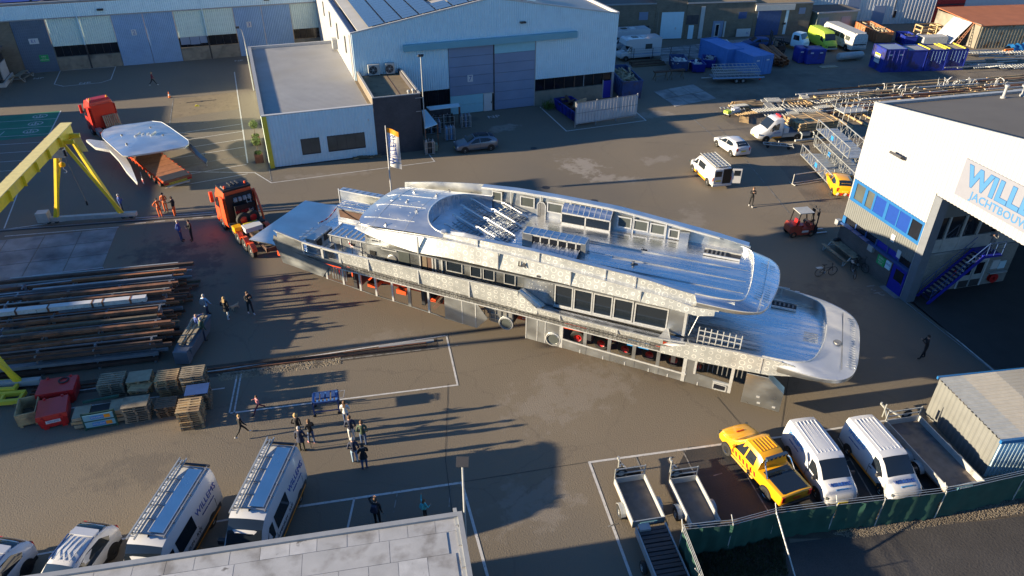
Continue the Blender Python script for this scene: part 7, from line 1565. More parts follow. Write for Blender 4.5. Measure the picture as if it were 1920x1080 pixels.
lp = thing('lamp_post','hooked pale lamp post at the back corner of the office block','lamp',(-.25,91.3,0)); MB().lathe([(.06,0),(.05,5.8)],8).build('pole',M['galv_pale'],lp); mb = MB(); mb.path([(0,0,5.8),(-.1,-.1,7.0),(-.4,-.2,7.4)],.04,6); mb.build('arm',M['galv_pale'],lp); MB().box(-.7,-.3,-.35,-.05,7.3,7.5).build('lamp_head',M['dark'],lp)
ff = Vector((9.35,56.9,0)); ft = thing('flagpole','white flagpole with a yellow topped WILLEMS banner','flag',ff)
FH = 6.45
MB().lathe([(.06,0),(.05,FH * .6),(.035,FH + .1),(.0,FH + .14)],10).build('pole',M['white'],ft)
fd = (G(756,268,FH) - G(733,262,FH)); fd = Vector((.88,-.48,0)).normalized(); fw,fh = 1.0,3.3
def fpt(a,b): return Vector((0,0,FH - .05)) + fd * (.08 + a * fw) + Vector((0,0,-b * fh - .3 * a)) + Vector((-fd.y,fd.x,0)) * (.08 * math.sin(a * 5 + b * 3))
for b0,b1,m in ((0,.13,'amber'),(.13,1,'white')):
    mb = MB(); mb.loft([[fpt(a,b0 + (b1 - b0) * k / 8) for a in fr(0,1,8)] for k in range(9)],False); mb.build('banner',M[m],ft,smooth=True,fix=False)
for sd in (1,):
    text_obj('WILLEMS','banner_letters',M['letter_blue'],frame_matrix(fpt(.36,.52) + Vector((fd.y,-fd.x,0)) * .1,(0,0,1),-fd),.62,ft,.01); text_obj('JACHTBOUW','banner_letters',M['letter_blue'],frame_matrix(fpt(.72,.55) + Vector((fd.y,-fd.x,0)) * .1,(0,0,1),-fd),.26,ft,.01)
p = G(318,183); t = thing('traffic_cone','orange and white traffic cone by the brown patch near the red lorry','cone',p); MB().box(-.18,.18,-.18,.18,0,.03).build('base',M['dark'],t); MB().lathe([(.14,.03),(.1,.25)],12).build('body',M['hiviz'],t); MB().lathe([(.1,.25),(.07,.42)],12).build('band',M['white'],t); MB().lathe([(.07,.42),(.025,.7)],12).build('tip',M['hiviz'],t)
p = G(370,199); t = thing('yellow_chock','small yellow wheel chock lying on the brown patch','chock',p); MB().frustum([(-.25,-.1,0),(.25,-.1,0),(.25,.1,0),(-.25,.1,0)],[(-.22,-.08,.12),(-.05,-.08,.16),(-.05,.08,.16),(-.22,.08,.12)]).build('wedge',M['yellow_bright'],t)
mb = MB(); p = G(378,190); mb.box(-1.6,1.6,-.06,.06,.012,.03).box(-.15,.15,-.18,.18,.012,.034); o = mb.build('drain_channel',M['dark'],label='dark drain slot crossing the brown asphalt patch',cat='drain'); o.location = p
for q,lb in (((487,303),'clipped ball tree in a rust planter, nearer of two by the yellow strip'),((483,270),'clipped ball tree in a rust planter, farther of two by the yellow strip')):
    p = G(*q); p.x = -.85; t = thing('potted_tree',lb,'plant',p,0,'ball trees by the office'); MB().box(-.38,.38,-.38,.38,0,.8).build('planter',M['terracotta'],t); MB().tube((0,0,.8),(0,0,1.75),.04,6).build('trunk',M['wood_dark'],t)
    for nm,c,r_,n in (('crown',2.05,.42,420),('underplanting',.9,.36,220)):
        mb = MB()
        for k in range(n):
            v = Vector((rr3.gauss(0,1),rr3.gauss(0,1),rr3.gauss(0,1))).normalized() * r_ * rr3.uniform(.65,1.05); v.z = v.z * (1 if nm == 'crown' else .5)
            a = Vector((rr3.gauss(0,1),rr3.gauss(0,1),rr3.gauss(0,1))).normalized() * .07; b = v.cross(a).normalized() * .05; q0 = v + Vector((0,0,c)); mb.face([mb.P(q0 - a),mb.P(q0 + b),mb.P(q0 + a),mb.P(q0 - b)])
        mb.build(nm,M['leaf'],t,fix=False,kind='stuff')
def skip(loc,rz,L,W,H,m,label,fill=None,group=None,name='skip_container'):
    t = thing(name,label,'skip',loc,rz,group); mb = MB()
    o_ = [[(-L / 2 - .1,-W / 2,H),(L / 2 + .1,-W / 2,H),(L / 2 + .1,W / 2,H),(-L / 2 - .1,W / 2,H)],[(-L / 2 + .1,-W / 2 + .05,.1),(L / 2 - .1,-W / 2 + .05,.1),(L / 2 - .1,W / 2 - .05,.1),(-L / 2 + .1,W / 2 - .05,.1)]]
    mb.loft(o_,True); mb.face([mb.P(p) for p in o_[1]]); i_ = [[(a * .96,b * .93,c) for a,b,c in o_[0]],[(a * .95,b * .92,.18) for a,b,c in o_[1]]]; mb.loft(i_,True); mb.face([mb.P(p) for p in i_[1]])
    mb.build('body',M[m],t,fix=False); mb = MB()
    for s in (1,-1): mb.bar((-L / 2 - .1,s * W / 2,H),(L / 2 + .1,s * W / 2,H),.1,.1)
    for s in (1,-1): mb.bar((s * (L / 2 + .1),-W / 2,H),(s * (L / 2 + .1),W / 2,H),.1,.1)
    mb.build('rim',M[m],t)
    n = int(L / .75)
    for k in range(n):
        x = -L / 2 + .35 + k * (L - .7) / max(1,n - 1); mb = MB()
        for s in (1,-1): mb.bar((x,s * (W / 2 - .02),.12),(x,s * (W / 2 + .03),H - .05),.1,.08)
        mb.build('side_rib',M[m],t)
    if fill:
        mt_,kk = fill; mb = MB()
        for k in range(kk):
            x,y,z = rr3.uniform(-L / 2 + .3,L / 2 - .3),rr3.uniform(-W / 2 + .2,W / 2 - .2),H - rr3.uniform(.0,.45); s_ = rr3.uniform(.1,.4)
            mb.at((x,y,z),rr3.uniform(0,3),rr3.uniform(-.6,.6),rr3.uniform(-.6,.6)).box(-s_ * 1.6,s_ * 1.6,-s_ * .4,s_ * .4,-.05,.05)
        mb.at().box(-L / 2 + .12,L / 2 - .12,-W / 2 + .1,W / 2 - .1,H - .75,H - .5); mb.build('contents',M[mt_],t,kind='stuff')
    return t
skip((41.7,77.4,0),R(80),6.5,2.4,2.15,'blue_skip','tall dirty blue container filled with scrap wood at the hall corner',('ply',40),name='scrap_container'); skip((32.6,71.3,0),R(-86),5.6,2.1,1.15,'blue_cont','low dark blue skip behind the white slatted screen',('rust_dark',20))
o = MB().at((33.4,71.6,1.3),R(25)).box(-1.0,1.0,-.05,.05,-.3,.3).build('foam_block',M['ply'],label='yellowish block sticking out of the low blue skip',cat='block')
sc0,sc1 = Vector((31.2,67.75,0)),Vector((38.7,68.35,0)); scv = (sc1 - sc0); t = thing('slatted_screen','white slatted screen on posts standing in front of the low skip','screen',sc0,math.atan2(scv.y,scv.x)); L_ = scv.length
for k in range(20): MB().box(.04 + k * L_ / 20,(k + 1) * L_ / 20,-.03,.03,.35,2.65).build('slat',M['screen'],t)
for x in (0,L_ / 3,2 * L_ / 3,L_): MB().box(x - .05,x + .05,.03,.13,0,2.75).build('post',M['steel'],t)
for z in (.4,1.5,2.6): MB().box(0,L_,-.055,-.03,z,z + .08).build('rail',M['trim_grey'],t)
p = G(1028,204); o = MB(); n = 260
for k in range(n):
    v = Vector((rr3.gauss(0,.3),rr3.gauss(0,.3),abs(rr3.gauss(0,.35)))); a = Vector((rr3.gauss(0,1),rr3.gauss(0,1),0)).normalized() * .06; o.face([o.P(v - a),o.P(v + a),o.P(v + Vector((a.y,-a.x,.3)))])
o = o.build('weed_clump',M['leaf'],fix=False,label='pale green weed clump growing beside the low blue skip',cat='plant'); o.location = p
def cylinders(p,n,w,label,m):
    t = thing('cylinder_cage',label,'gas cylinders',p,R(-4)); mb = MB()
    for x in (-w / 2,w / 2):
        for y in (-.3,.3): mb.bar((x,y,0),(x,y,1.3),.05)
    for z in (.1,.7,1.3): mb.bar((-w / 2,-.3,z),(w / 2,-.3,z),.04).bar((-w / 2,.3,z),(w / 2,.3,z),.04)
    mb.build('cage',M['galv'],t)
    for k in range(n):
        x = -w / 2 + .14 + (k % ((n + 1) // 2)) * (w - .28) / max(1,(n + 1) // 2 - 1); y = -.15 if k < (n + 1) // 2 else .15; MB().at((x,y,.05)).lathe([(.11,0),(.11,1.25),(.06,1.4),(.03,1.42),(.03,1.5)],10).build('cylinder',M[m[k % len(m)]],t)
for q,n,w,lb,m in (((806,288),6,.9,'caged grey gas cylinders in the brick annexe doorway',['steel','dark']),((844,262),8,1.0,'tall galvanised cage of blue grey gas cylinders standing alone',['clad_blue','steel']),((873,238),6,1.1,'low open cage of gas cylinders near the teal door panel',['steel','door_blue']),((832,240),10,2.2,'row of dark gas cylinders under the narrow canopy',['dark','rust_dark','steel']),((812,250),8,1.6,'dark gas cylinders under the sloped pale canopy',['dark','door_blue'])): cylinders(G(*q),n,w,lb,m)
p = G(809,284); t = thing('metal_trough','pale green grey metal trough in front of the annexe cylinders','trough',p,R(-4)); MB().frustum([(-.6,-.3,.1),(.6,-.3,.1),(.6,.3,.1),(-.6,.3,.1)],[(-.65,-.35,.75),(.65,-.35,.75),(.65,.35,.75),(-.65,.35,.75)]).build('body',M['clad_kiosk'],t); MB().box(-.5,.5,-.2,.2,.75,.8).build('contents',M['ply'],t)
p = G(690,297); t = thing('log_pile','low heap of branches along the office wall by the brick annexe','logs',p)
for k in range(14): MB().at((rr3.uniform(-1,1),rr3.uniform(-.1,.25),.05 + .05 * (k % 3)),rr3.uniform(-.5,.5)).box(-.5,.5,-.05,.05,0,.09).build('branch',M['wood_dark' if k % 3 else 'wood'],t)
# ================================================================ THE STORAGE YARD AT THE TOP RIGHT
r5 = random.Random(55)
def motorhome(loc,rz,label):
    t = thing('motorhome',label,'motorhome',loc,rz,'white motorhomes behind the gabled hall')
    mb = MB(); mb.slab([(-3.0,.45),(1.3,.45),(1.3,1.9),(2.35,2.15),(2.2,2.75),(1.8,2.9),(-3.0,2.9)],-1.1,1.1); mb.build('coach_body',M['carpaint_white'],t)
    S_ = [(1.25,.95,.4,1.15,1.9,.8),(1.5,.97,.35,1.15,1.9,.8),(2.1,.95,.35,1.1,1.2,.85),(2.8,.88,.4,.95,1.05,.75),(3.0,.7,.5,.7,.75,.6)]
    shell(S_).build('cab',M['carpaint_white'],t,smooth=35); top_glass(S_,2.08,1.52,.94).build('windscreen',M['glass'],t)
    for s in (1,-1):
        side_glass(S_,[(1.95,.05),(1.35,.05),(1.35,.85),(1.5,.85)],s).build('door_window',M['glass'],t,fix=False); y0,y1 = sorted((s * 1.115,s * 1.08)); o = MB().box(-1.6,-.6,y0,y1,1.5,2.15).build('side_window',M['dark'],t); MB().box(-1.5,-.7,y0 - .005,y1 + .005,1.58,2.07).build('pane',M['glass_dull'],o); MB().box(-2.9,1.2,y0,y1,.85,.93).build('stripe',M['clad_blue'],t)
    MB().box(-1.0,-.3,-.4,.4,2.9,2.98).build('roof_hatch',M['white'],t); MB().box(.2,1.0,-.35,.35,2.9,2.96).build('roof_hatch',M['glass_dull'],t)
    add_wheels(t,(2.1,-1.6),2.1,.34); return t
motorhome((49.9,89.6,0),R(178),'white motorhome with one square side window just behind the gabled hall corner'); motorhome((50.6,94.2,0),R(176),'white motorhome farther back against the brick workshop')
WF = [G(a,b) for a,b in ((1160,117),(1187,116),(1222,114),(1256,112),(1291,110),(1326,108))]
t = thing('wire_fence','thin dark wire fence between the motorhomes and the skips','fence',WF[0])
for a,b in zip(WF,WF[1:]):
    MB().bar(b - WF[0],b - WF[0] + Vector((0,0,1.75)),.06).build('post',M['dark'],t); mb = MB(); [mb.bar(a - WF[0] + Vector((0,0,z)),b - WF[0] + Vector((0,0,z)),.02) for z in (.3,.7,1.1,1.4,1.7)]; mb.build('wire',M['dark'],t)
skip(G(1271,128),R(70),3.4,1.9,1.3,'blue_skip','blue skip heaped with white rubbish behind the wire trailer',('dirty_white',26),'rubbish skips'); skip(G(1306,133),R(75),2.0,1.6,1.1,'blue_cont','small dark blue skip with white sheets, nearest the frame trailer',('dirty_white',12),'rubbish skips'); skip(G(1327,124),R(60),2.4,1.6,1.1,'blue_cont','small dark blue skip with pale scraps beside the light blue container',('galv_pale',14),'rubbish skips')
for q,lb in (((1238,150),'dark trestle loaded with black bars, left of two by the skips'),((1268,147),'dark trestle, right of two by the skips')):
    t = thing('trestle',lb,'trestle',G(*q),R(-5)); mb = MB()
    for x in (-.8,.8): mb.bar((x,-.4,0),(x * .9,0,.95),.07).bar((x,.4,0),(x * .9,0,.95),.07)
    mb.bar((-.95,0,.98),(.95,0,.98),.12).bar((-.8,-.2,.5),(.8,.2,.5),.05); mb.build('frame',M['wood_dark'],t)
    for k in range(4): MB().box(-1.0,1.0,-.3 + k * .15,-.2 + k * .15,1.04,1.14).build('bar',M['rust_dark'],t)
t = thing('beam_pile','flat pile of dark brown beams in front of the motorhome','beams',G(1212,121),R(-4))
for k in range(9): MB().box(-2.2 + r5.uniform(-.3,.3),2.2 + r5.uniform(-.3,.3),-.9 + .2 * k,-.75 + .2 * k,.0,.2 + .12 * (k % 3)).build('beam',M['rust_dark' if k % 2 else 'wood_dark'],t)
t = thing('frame_trailer','twin axle trailer loaded with pale lattice frames in the shade','trailer',G(1376,152),R(-13))
MB().box(-3.0,3.0,-1.0,1.0,.55,.68).build('bed',M['trim_post'],t); mb = MB(); mb.bar((-3,0,.55),(-4.3,0,.5),.1); mb.build('drawbar',M['galv'],t); add_wheels(t,(-.1,.75),2.1,.33,.2,arch=False); MB().box(2.85,3.05,-.95,-.75,.35,.55).build('tail_light',M['lamp_red'],t)
for k in range(3):
    z = .75 + k * .32; mb = MB(); zz = lambda y: z + (y + .9) * .28
    for y in (-.9,-.3,.3,.9): mb.bar((-2.8,y,zz(y)),(2.9,y,zz(y)),.05)
    for j in range(12): mb.bar((-2.8 + j * .51,-.9,zz(-.9)),(-2.8 + j * .51,.9,zz(.9)),.045)
    mb.build('lattice_frame',M['galv_pale'],t)
MB().box(-3.2,3.4,-1.15,-1.0,.68,.78).build('loose_beam',M['clad_blue'],t)
def container(loc,rz,L,W,H,m,label,roof=None,doors=True,group=None):
    t = thing('shipping_container',label,'container',loc,rz,group)
    for s in (0,1): MB().ribs((0,W,0) if s else (L,0,0),(1,0,0) if s else (-1,0,0),L,.12,H - .1,(0,1 if s else -1,0),.28,.04).build('side_wall',M[m],t,fix=False)
    MB().box(0,.06,.0,W,.1,H - .08).build('end_wall',M[m],t); MB().box(L - .06,L,0,W,.1,H - .08).build('end_wall',M[m],t)
    mb = MB(); ring = []; x = 0.05
    while x < L - .3: ring += [(x,0),(x + .12,0),(x + .16,-.025),(x + .26,-.025)]; x += .3
    A_ = [mb.P((x,.05,H - .04 + z)) for x,z in ring]; B_ = [mb.P((x,W - .05,H - .04 + z)) for x,z in ring]
    for i in range(len(ring) - 1): mb.face((A_[i],A_[i + 1],B_[i + 1],B_[i]))
    mb.build('roof',M[roof or m],t,fix=False); mb = MB()
    for y in (0,W):
        for z in (.06,H - .06): mb.bar((0,y,z),(L,y,z),.12,.12)
        for x in (.0,L): mb.bar((x,y,0),(x,y,H),.12,.12)
    for x in (0,L):
        for z in (.06,H - .06): mb.bar((x,0,z),(x,W,z),.12,.12)
    mb.build('frame',M[m],t)
    if doors:
        for k in range(2): MB().box(-.05,.0,.08 + k * (W / 2 - .06),W / 2 - .04 + k * (W / 2 - .06),.16,H - .18).build('door',M[m],t)
        for y in (W * .16,W * .38,W * .62,W * .84): MB().tube((-.08,y,.14),(-.08,y,H - .16),.025,6).build('lock_rod',M[m],t)
        for y in (W * .25,W * .75): MB().box(-.065,-.05,y - .22,y + .22,H * .72,H * .78).build('code_plate',M['white'],t)
    return t
container((63.1,77.95,0),R(93),6.4,3.1,2.45,'blue_cont_light','light blue shipping container with white codes beside the rusty pipes'); container((61.0,81.5,0),R(93),6.0,2.4,2.55,'blue_cont_light','light blue container half hidden behind the front light blue one',doors=False)
ca = R(-12.5); cu_ = Vector((math.cos(ca),math.sin(ca),0)); c0 = Vector((77.15,73.75,0))
for i,(a,w,L,lb,rf) in enumerate(((2.88,2.85,2.9,'dark blue site container with a white and yellow sign on its left side','door_blue'),(5.75,2.75,2.6,'dark blue container second from the left, with one yellow roof edge','trim_grey'),(8.7,2.7,2.7,'dark blue container with yellow roof bars, third from the left','ply'),(11.4,2.6,2.7,'dark blue container with yellow roof bars at the right end of the row','ply'))):
    t = container(c0 + cu_ * a,ca + R(90),L,w,2.75 if i else 2.95,'blue_cont',lb,rf,i == 0,'row of dark blue containers')
    if i == 0:
        MB().box(.9,2.1,w + .05,w + .09,.9,2.1).build('side_sign',M['white'],t); MB().box(.9,2.1,w + .09,w + .10,1.85,2.1).build('sign_band',M['yellow_bright'],t); text_obj('WILLEMS\nJACHTBOUW','sign_letters',M['sign_blue'],frame_matrix((1.5,w + .105,1.5),(-1,0,0),Z),.24,t)
    if i: MB().box(.1,L,w - .18,w,2.74,2.86).build('roof_bar',M['yellow_bright'],t)
    if i > 1:
        MB().box(.1,L,.3,.45,2.74,2.86).build('roof_bar',M['yellow_bright'],t)
        for k in range(5): z0_ = r5.uniform(.9,1.6); y = .3 + k * .45; MB().box(-.04,-.02,y,y + .025,z0_,2.6).build('paint_drip',M['clad_blue'],t)
container(c0 + cu_ * 10.4 + Vector((1.0,3.1,0)),ca + R(180),6.0,2.4,2.6,'blue_trim','bright light blue container behind the dark blue row','trim_grey',False)
for q,w,d,lb in (((1504,119),1.3,1.8,'smaller dark blue tool box behind the rusty pipes'),((1527,121),2.6,2.0,'larger dark blue tool box with white labels beside the rusty pipes')):
    t = thing('tool_container',lb,'box',G(*q),R(-12),'dark blue tool boxes'); MB().box(-w / 2,w / 2,0,d,.1,1.9).build('body',M['blue_cont'],t); MB().frustum([(-w / 2,0,1.9),(w / 2,0,1.9),(w / 2,d,1.9),(-w / 2,d,1.9)],[(-w / 2 + .1,.1,2.0),(w / 2 - .1,.1,2.0),(w / 2 - .1,d - .1,2.0),(-w / 2 + .1,d - .1,2.0)]).build('lid',M['blue_cont'],t)
    for k in range(2): MB().box(-w / 4 + k * w / 2 - .2,-w / 4 + k * w / 2 + .2,-.02,0,1.45,1.6).build('label_plate',M['white'],t)
    for x in (-w / 3,w / 3): MB().box(x - .1,x + .1,0,d,0,.1).build('skid',M['dark'],t)
pd = Vector((-.32,-.95,0)).normalized(); pn_ = Vector((pd.y,-pd.x,0))
for k in range(18):
    lay = k // 7; j = k % 7; rad = r5.choice((.17,.2,.24)); L = r5.uniform(4.5,8); c = Vector((68.6,82.5,0)) - pn_ * (-.3 - j * .52 - lay * .25); rot = r5.uniform(-.05,.05) + (0 if j < 4 else .35)
    d = Matrix.Rotation(rot,3,'Z') @ pd; n = 12; mb = MB()
    ring = lambda p_,r_: [p_ + pn_ * (r_ * math.cos(6.2832 * i / n)) + Vector((0,0,r_ * math.sin(6.2832 * i / n))) for i in range(n)]
    a,b = -d * L / 2,d * L / 2; mb.loft([ring(a,rad * .85),ring(a,rad),ring(b,rad),ring(b,rad * .85),ring(a,rad * .85)],True)
    o = mb.build('rusty_pipe',M['rust_orange' if k % 3 else 'rust'],smooth=40,label='rust brown steel pipe in the heap between the blue boxes and light blue container',cat='pipe',group='heap of rusty pipes'); o.location = c + Vector((0,0,.25 + lay * .43))
o = MB().box(-1.2,1.2,-.5,.5,.02,.1).build('steel_plate',M['ply'],label='pale sheet lying on the ground right of the rusty pipes',cat='plate'); o.location = G(1553,126); o.rotation_euler = (0,0,R(-8))
t = thing('grey_tank','grey cylindrical tank lying on a pallet before the old bus','tank',G(1592,113),R(-3)); MB().at((0,0,.62)).lathe([(.0,-2.0),(.4,-1.95),(.5,-1.8),(.5,1.8),(.4,1.95),(0,2.0)],18,'X').build('shell',M['galv_pale'],t,smooth=True); MB().box(-.9,.9,-.4,.4,0,.12).build('pallet',M['wood_dark'],t)
VV = [(-2.6,.95,.5,1.2,2.3,.82),(-2.5,1.0,.4,1.25,2.45,.85),(1.2,1.0,.4,1.25,2.45,.85),(1.6,1.0,.4,1.2,2.2,.84),(2.2,.98,.4,1.1,1.3,.88),(2.7,.88,.45,.9,1.05,.76),(2.85,.7,.5,.7,.75,.6)]
t = thing('lime_van','lime green old delivery van facing the yard beside the old bus','van',G(1556,96),R(-100)); t.location += Vector((.3,2.4,0)); shell(VV).build('body',M['lime'],t,smooth=35); top_glass(VV,2.15,1.62,.94).build('windscreen',M['glass'],t); lights(t,2.7,-2.6,.75,.8,1.0); MB().box(2.5,2.9,-.85,.85,.35,.55).build('bumper',M['galv_pale'],t); MB().box(2.79,2.88,-.6,.6,.6,.8).build('grille',M['dark'],t); add_wheels(t,(1.7,-1.6),2.0,.34)
for s in (1,-1): side_glass(VV,[(1.95,.04),(1.1,.04),(1.1,.62),(1.55,.62)],s).build('door_window',M['glass'],t,fix=False)
t = thing('old_bus','old white and grey bus with silver roof beside the lime van','bus',(81.6,86.2,0),R(-98)); mb = MB(); mb.loft([[(x,-w,.4),(x,-w,1.6),(x,-w * .92,2.3),(x,-w * .6,2.6),(x,w * .6,2.6),(x,w * .92,2.3),(x,w,1.6),(x,w,.4)] for x,w in ((-3.9,1.1),(-3.8,1.2),(3.5,1.2),(3.75,1.1))],True,True); mb.build('body',M['dirty_white'],t,smooth=35)
MB().box(-3.7,3.4,-.95,.95,2.5,2.63).build('roof',M['galv_pale'],t)
for s in (1,-1):
    for k in range(5): y0,y1 = sorted((s * 1.215,s * 1.16)); MB().box(-3.3 + k * 1.3,-2.2 + k * 1.3,y0,y1,1.45,2.05).build('side_window',M['glass_dull'],t)
for y in (-.55,.55): MB().box(3.62,3.74,y - .48,y + .48,1.35,2.1).build('windscreen',M['glass_dull'],t)
MB().box(3.7,3.85,-1.1,1.1,.5,.75).build('bumper',M['galv_pale'],t); MB().box(3.72,3.79,-1.0,1.0,1.05,1.2).build('band',M['dark'],t); add_wheels(t,(2.4,-2.2),2.4,.42)
t = thing('old_lorry_cab','pale blue and white old lorry cab between the dark forklift and lime van','truck',(74.2,86.6,0),R(-70)); S_ = [(-.9,.9,.6,1.4,2.2,.8),(-.8,.95,.5,1.4,2.3,.82),(.3,.95,.5,1.4,2.3,.82),(.75,.93,.5,1.35,1.5,.85),(1.0,.85,.55,1.1,1.2,.7)]; shell(S_).build('cab',M['clad_pale'],t,smooth=35); top_glass(S_,.72,.34,.92).build('windscreen',M['glass'],t); MB().box(-3.2,-.9,-.9,.9,.7,.9).build('bed',M['dark'],t); add_wheels(t,(.4,-2.4),1.9,.4,arch=False)
for s in (1,-1): side_glass(S_,[(.4,.04),(-.6,.04),(-.6,.8),(.25,.8)],s).build('door_window',M['glass'],t,fix=False)
MB().at((1.4,-1.2,.6),R(20),0,R(-40)).box(-.6,.6,-.7,.7,0,.1).build('bonnet_panel',M['dirty_white'],t)
hatchback('hatchback_car',(69.0,89.3,0),R(165),'dark blue old car seen over the light blue container','blue_cart')
skip((89.2,88.8,0),R(75),6.8,2.5,1.6,'rust_orange','orange ribbed container piled with scrap timber and metal',('ply',60),name='scrap_container'); o = skip((91.5,84.6,0),R(70),3.0,1.8,1.3,'blue_cont','dark blue skip wedged behind the orange scrap container',('dark',10),'rubbish skips')
for q,s_,lb in (((1736,66),1.6,'open pale timber crate before the rust roofed shed, left of two'),((1762,66),1.5,'pale timber crate full of offcuts, right of two')):
    t = thing('timber_crate',lb,'crate',G(*q),R(-8),'timber crates by the rust roofed shed'); mb = MB()
    for x in (-s_,s_):
        for y in (-.8,.8): MB().box(x - .08,x + .08,y - .08,y + .08,0,1.5).build('post',M['wood'],t)
    for z in (.1,.8,1.4):
        for y in (-.85,.85): MB().box(-s_,s_,y - .03,y + .03,z,z + .16).build('rail',M['wood'],t)
        for x in (-s_,s_): MB().box(x - .03,x + .03,-.85,.85,z,z + .16).build('rail',M['wood'],t)
    if q[0] > 1750:
        for k in range(10): MB().at((r5.uniform(-1,1),r5.uniform(-.5,.5),r5.uniform(.2,1.0)),r5.uniform(0,3),r5.uniform(-.6,.6)).box(-.6,.6,-.07,.07,0,.1).build('offcut',M['wood'],t)
e0 = RS.A;
for k in range(2):
    t = o = MB().frustum([(-3.0,1.6 + k * 2.0,.05),(-3.0,3.5 + k * 2.0,.05),(-2.9,3.5 + k * 2.0,.05),(-2.9,1.6 + k * 2.0,.05)],[(-.35,1.6 + k * 2.0,3.25),(-.35,3.5 + k * 2.0,3.25),(-.25,3.5 + k * 2.0,3.25),(-.25,1.6 + k * 2.0,3.25)]).build('white_board',M['white'],label='tall white board leaning on the end of the rust roofed shed, ' + ('right' if not k else 'left') + ' of two',cat='board',group='white boards on the shed end'); o.location = RS.A; o.rotation_euler = (0,0,RS.rz)
t = thing('lattice_ladder','rusty lattice ladder propped beside the white boards','ladder',RS.A,RS.rz); mb = MB(); mb.bar((-2.6,.5,0),(-.15,1.3,3.2),.1).bar((-2.6,1.1,0),(-.15,1.9 - .5,3.2),.1); mb.build('rail',M['rust'],t)
for k in range(9): f = k / 9; MB().bar((-2.6 + 2.45 * f,.5 + .8 * f,3.2 * f),(-2.6 + 2.45 * f,1.1 + .3 * f,3.2 * f),.07).build('rung',M['rust'],t)
o = MB().frustum([(-1.8,-.9,0),(1.8,-.9,0),(1.8,.9,0),(-1.8,.9,0)],[(-1.8,-.8,1.25),(1.8,-.8,1.35),(1.8,.8,1.35),(-1.8,.8,1.25)]).build('covered_stack',M['galv_pale'],label='grey sheeted low stack behind the blue containers',cat='stack'); o.location = G(1745,84); o.rotation_euler = (0,0,R(-14))
for k in range(2): o = MB().at((0,0,.45)).lathe([(.0,-.6),(.4,-.55),(.42,.55),(0,.6)],14,'X').build('white_drum',M['white'],smooth=True,label='white plastic drum lying beside the grey sheeted stack, ' + ('left' if not k else 'right') + ' of two',cat='drum',group='white drums'); o.location = G(1708 + k * 14,74 + k); o.rotation_euler = (0,0,R(60))
t = thing('blue_tarp_stack','orange beams under a crumpled blue tarpaulin at the right edge','tarpaulin',G(1908,100),R(-8))
for k in range(5): MB().box(-2,2,-.8 + k * .35,-.6 + k * .35,.1 + .2 * (k % 2),.35 + .2 * (k % 2)).build('beam',M['hiviz' if k % 2 else 'wood'],t)
mb = MB(); mb.loft([[(-1.7 + i * .35,-1 + j * .35,1.15 + .3 * math.sin(i * 1.9 + j) * math.cos(j * 1.3) - .7 * ((j - 3) / 3.0) ** 4) for j in range(7)] for i in range(11)],False); mb.build('tarpaulin',M['blue_trim'],t,smooth=True,fix=False)
def flat_frame(p,rz,L,W,n,m,z,label,name='railing_frame',tilt=0):
    t = thing(name,label,'frame',p + Vector((0,0,z)),rz,'loose metal frames on the storage rows'); t.rotation_euler = (tilt,0,rz); mb = MB(); mb.bar((-L / 2,-W / 2,0),(L / 2,-W / 2,0),.07).bar((-L / 2,W / 2,0),(L / 2,W / 2,0),.07); mb.build('rail',M[m],t,kind=None)
    mb = MB()
    for k in range(n): x = -L / 2 + .05 + (L - .1) * k / (n - 1); mb.bar((x,-W / 2,.03),(x,W / 2,.03),.06)
    mb.build('bars',M[m],t,kind='stuff'); return t
rowa,rowb = G(1440,208),G(1915,172); rd_ = (rowb - rowa).normalized(); rp_ = Vector((-rd_.y,rd_.x,0)); RL = (rowb - rowa).length; rz5 = math.atan2(rd_.y,rd_.x)
bc = {'galv_pale': 'pale grey metal beam laid along the storage rows behind the white hall','wood': 'light timber beam laid along the storage rows behind the white hall','rust': 'rusty brown beam laid along the storage rows behind the white hall','wood_grey': 'grey weathered timber laid along the storage rows behind the white hall'}
for k in range(84):
    m = r5.choice(list(bc)); L = r5.uniform(4,13); o = MB().box(-L / 2,L / 2,-.07,.07,0,.14).build('yard_length',M[m],label=bc[m],cat='beam',group='beams on the storage rows, ' + m.replace('galv_pale','pale grey metal').replace('wood_grey','grey timber')); o.location = rowa + rd_ * r5.uniform(8,RL + 3) + rp_ * (-5.2 + (k % 28) * .36) + Vector((0,0,.18 + .16 * (k // 28))); o.rotation_euler = (0,0,rz5 + r5.uniform(-.03,.03))
for k in range(16):
    o = MB().box(-.09,.09,-5.3,5.0,0,.16).build('bearer',M['wood'],label='pale timber bearer under the storage rows',cat='bearer',group='timber bearers under the storage rows'); o.location = rowa + rd_ * (6 + k * (RL - 4) / 16) + rp_ * -1.6; o.rotation_euler = (0,0,rz5)
adj = ['silver','pale grey','dull grey','greyish white']
for k in range(26):
    a = -4 + (k % 13) * (RL * .55) / 13 + r5.uniform(-.6,.6); b = (-1.6 if k < 13 else 1.2) + r5.uniform(-.8,.8); m = r5.choice(('galv','galv_pale','galv_pale','wood'))
    flat_frame(rowa + rd_ * a + rp_ * b,rz5 + r5.uniform(-.25,.25) + (0 if k % 4 else 1.3),r5.uniform(1.6,3.6),r5.uniform(.7,1.3),r5.randint(6,14),m,.2 + .16 * (k % 3),('light wooden slatted frame' if m == 'wood' else {'galv': 'silver','galv_pale': 'pale grey'}.get(m,'') + ' barred railing frame') + ' lying in the ' + ('left' if a < 6 else 'right') + (' rear' if k > 12 else ' front') + ' heap beyond the white flatbed truck',tilt=r5.uniform(-.12,.12))
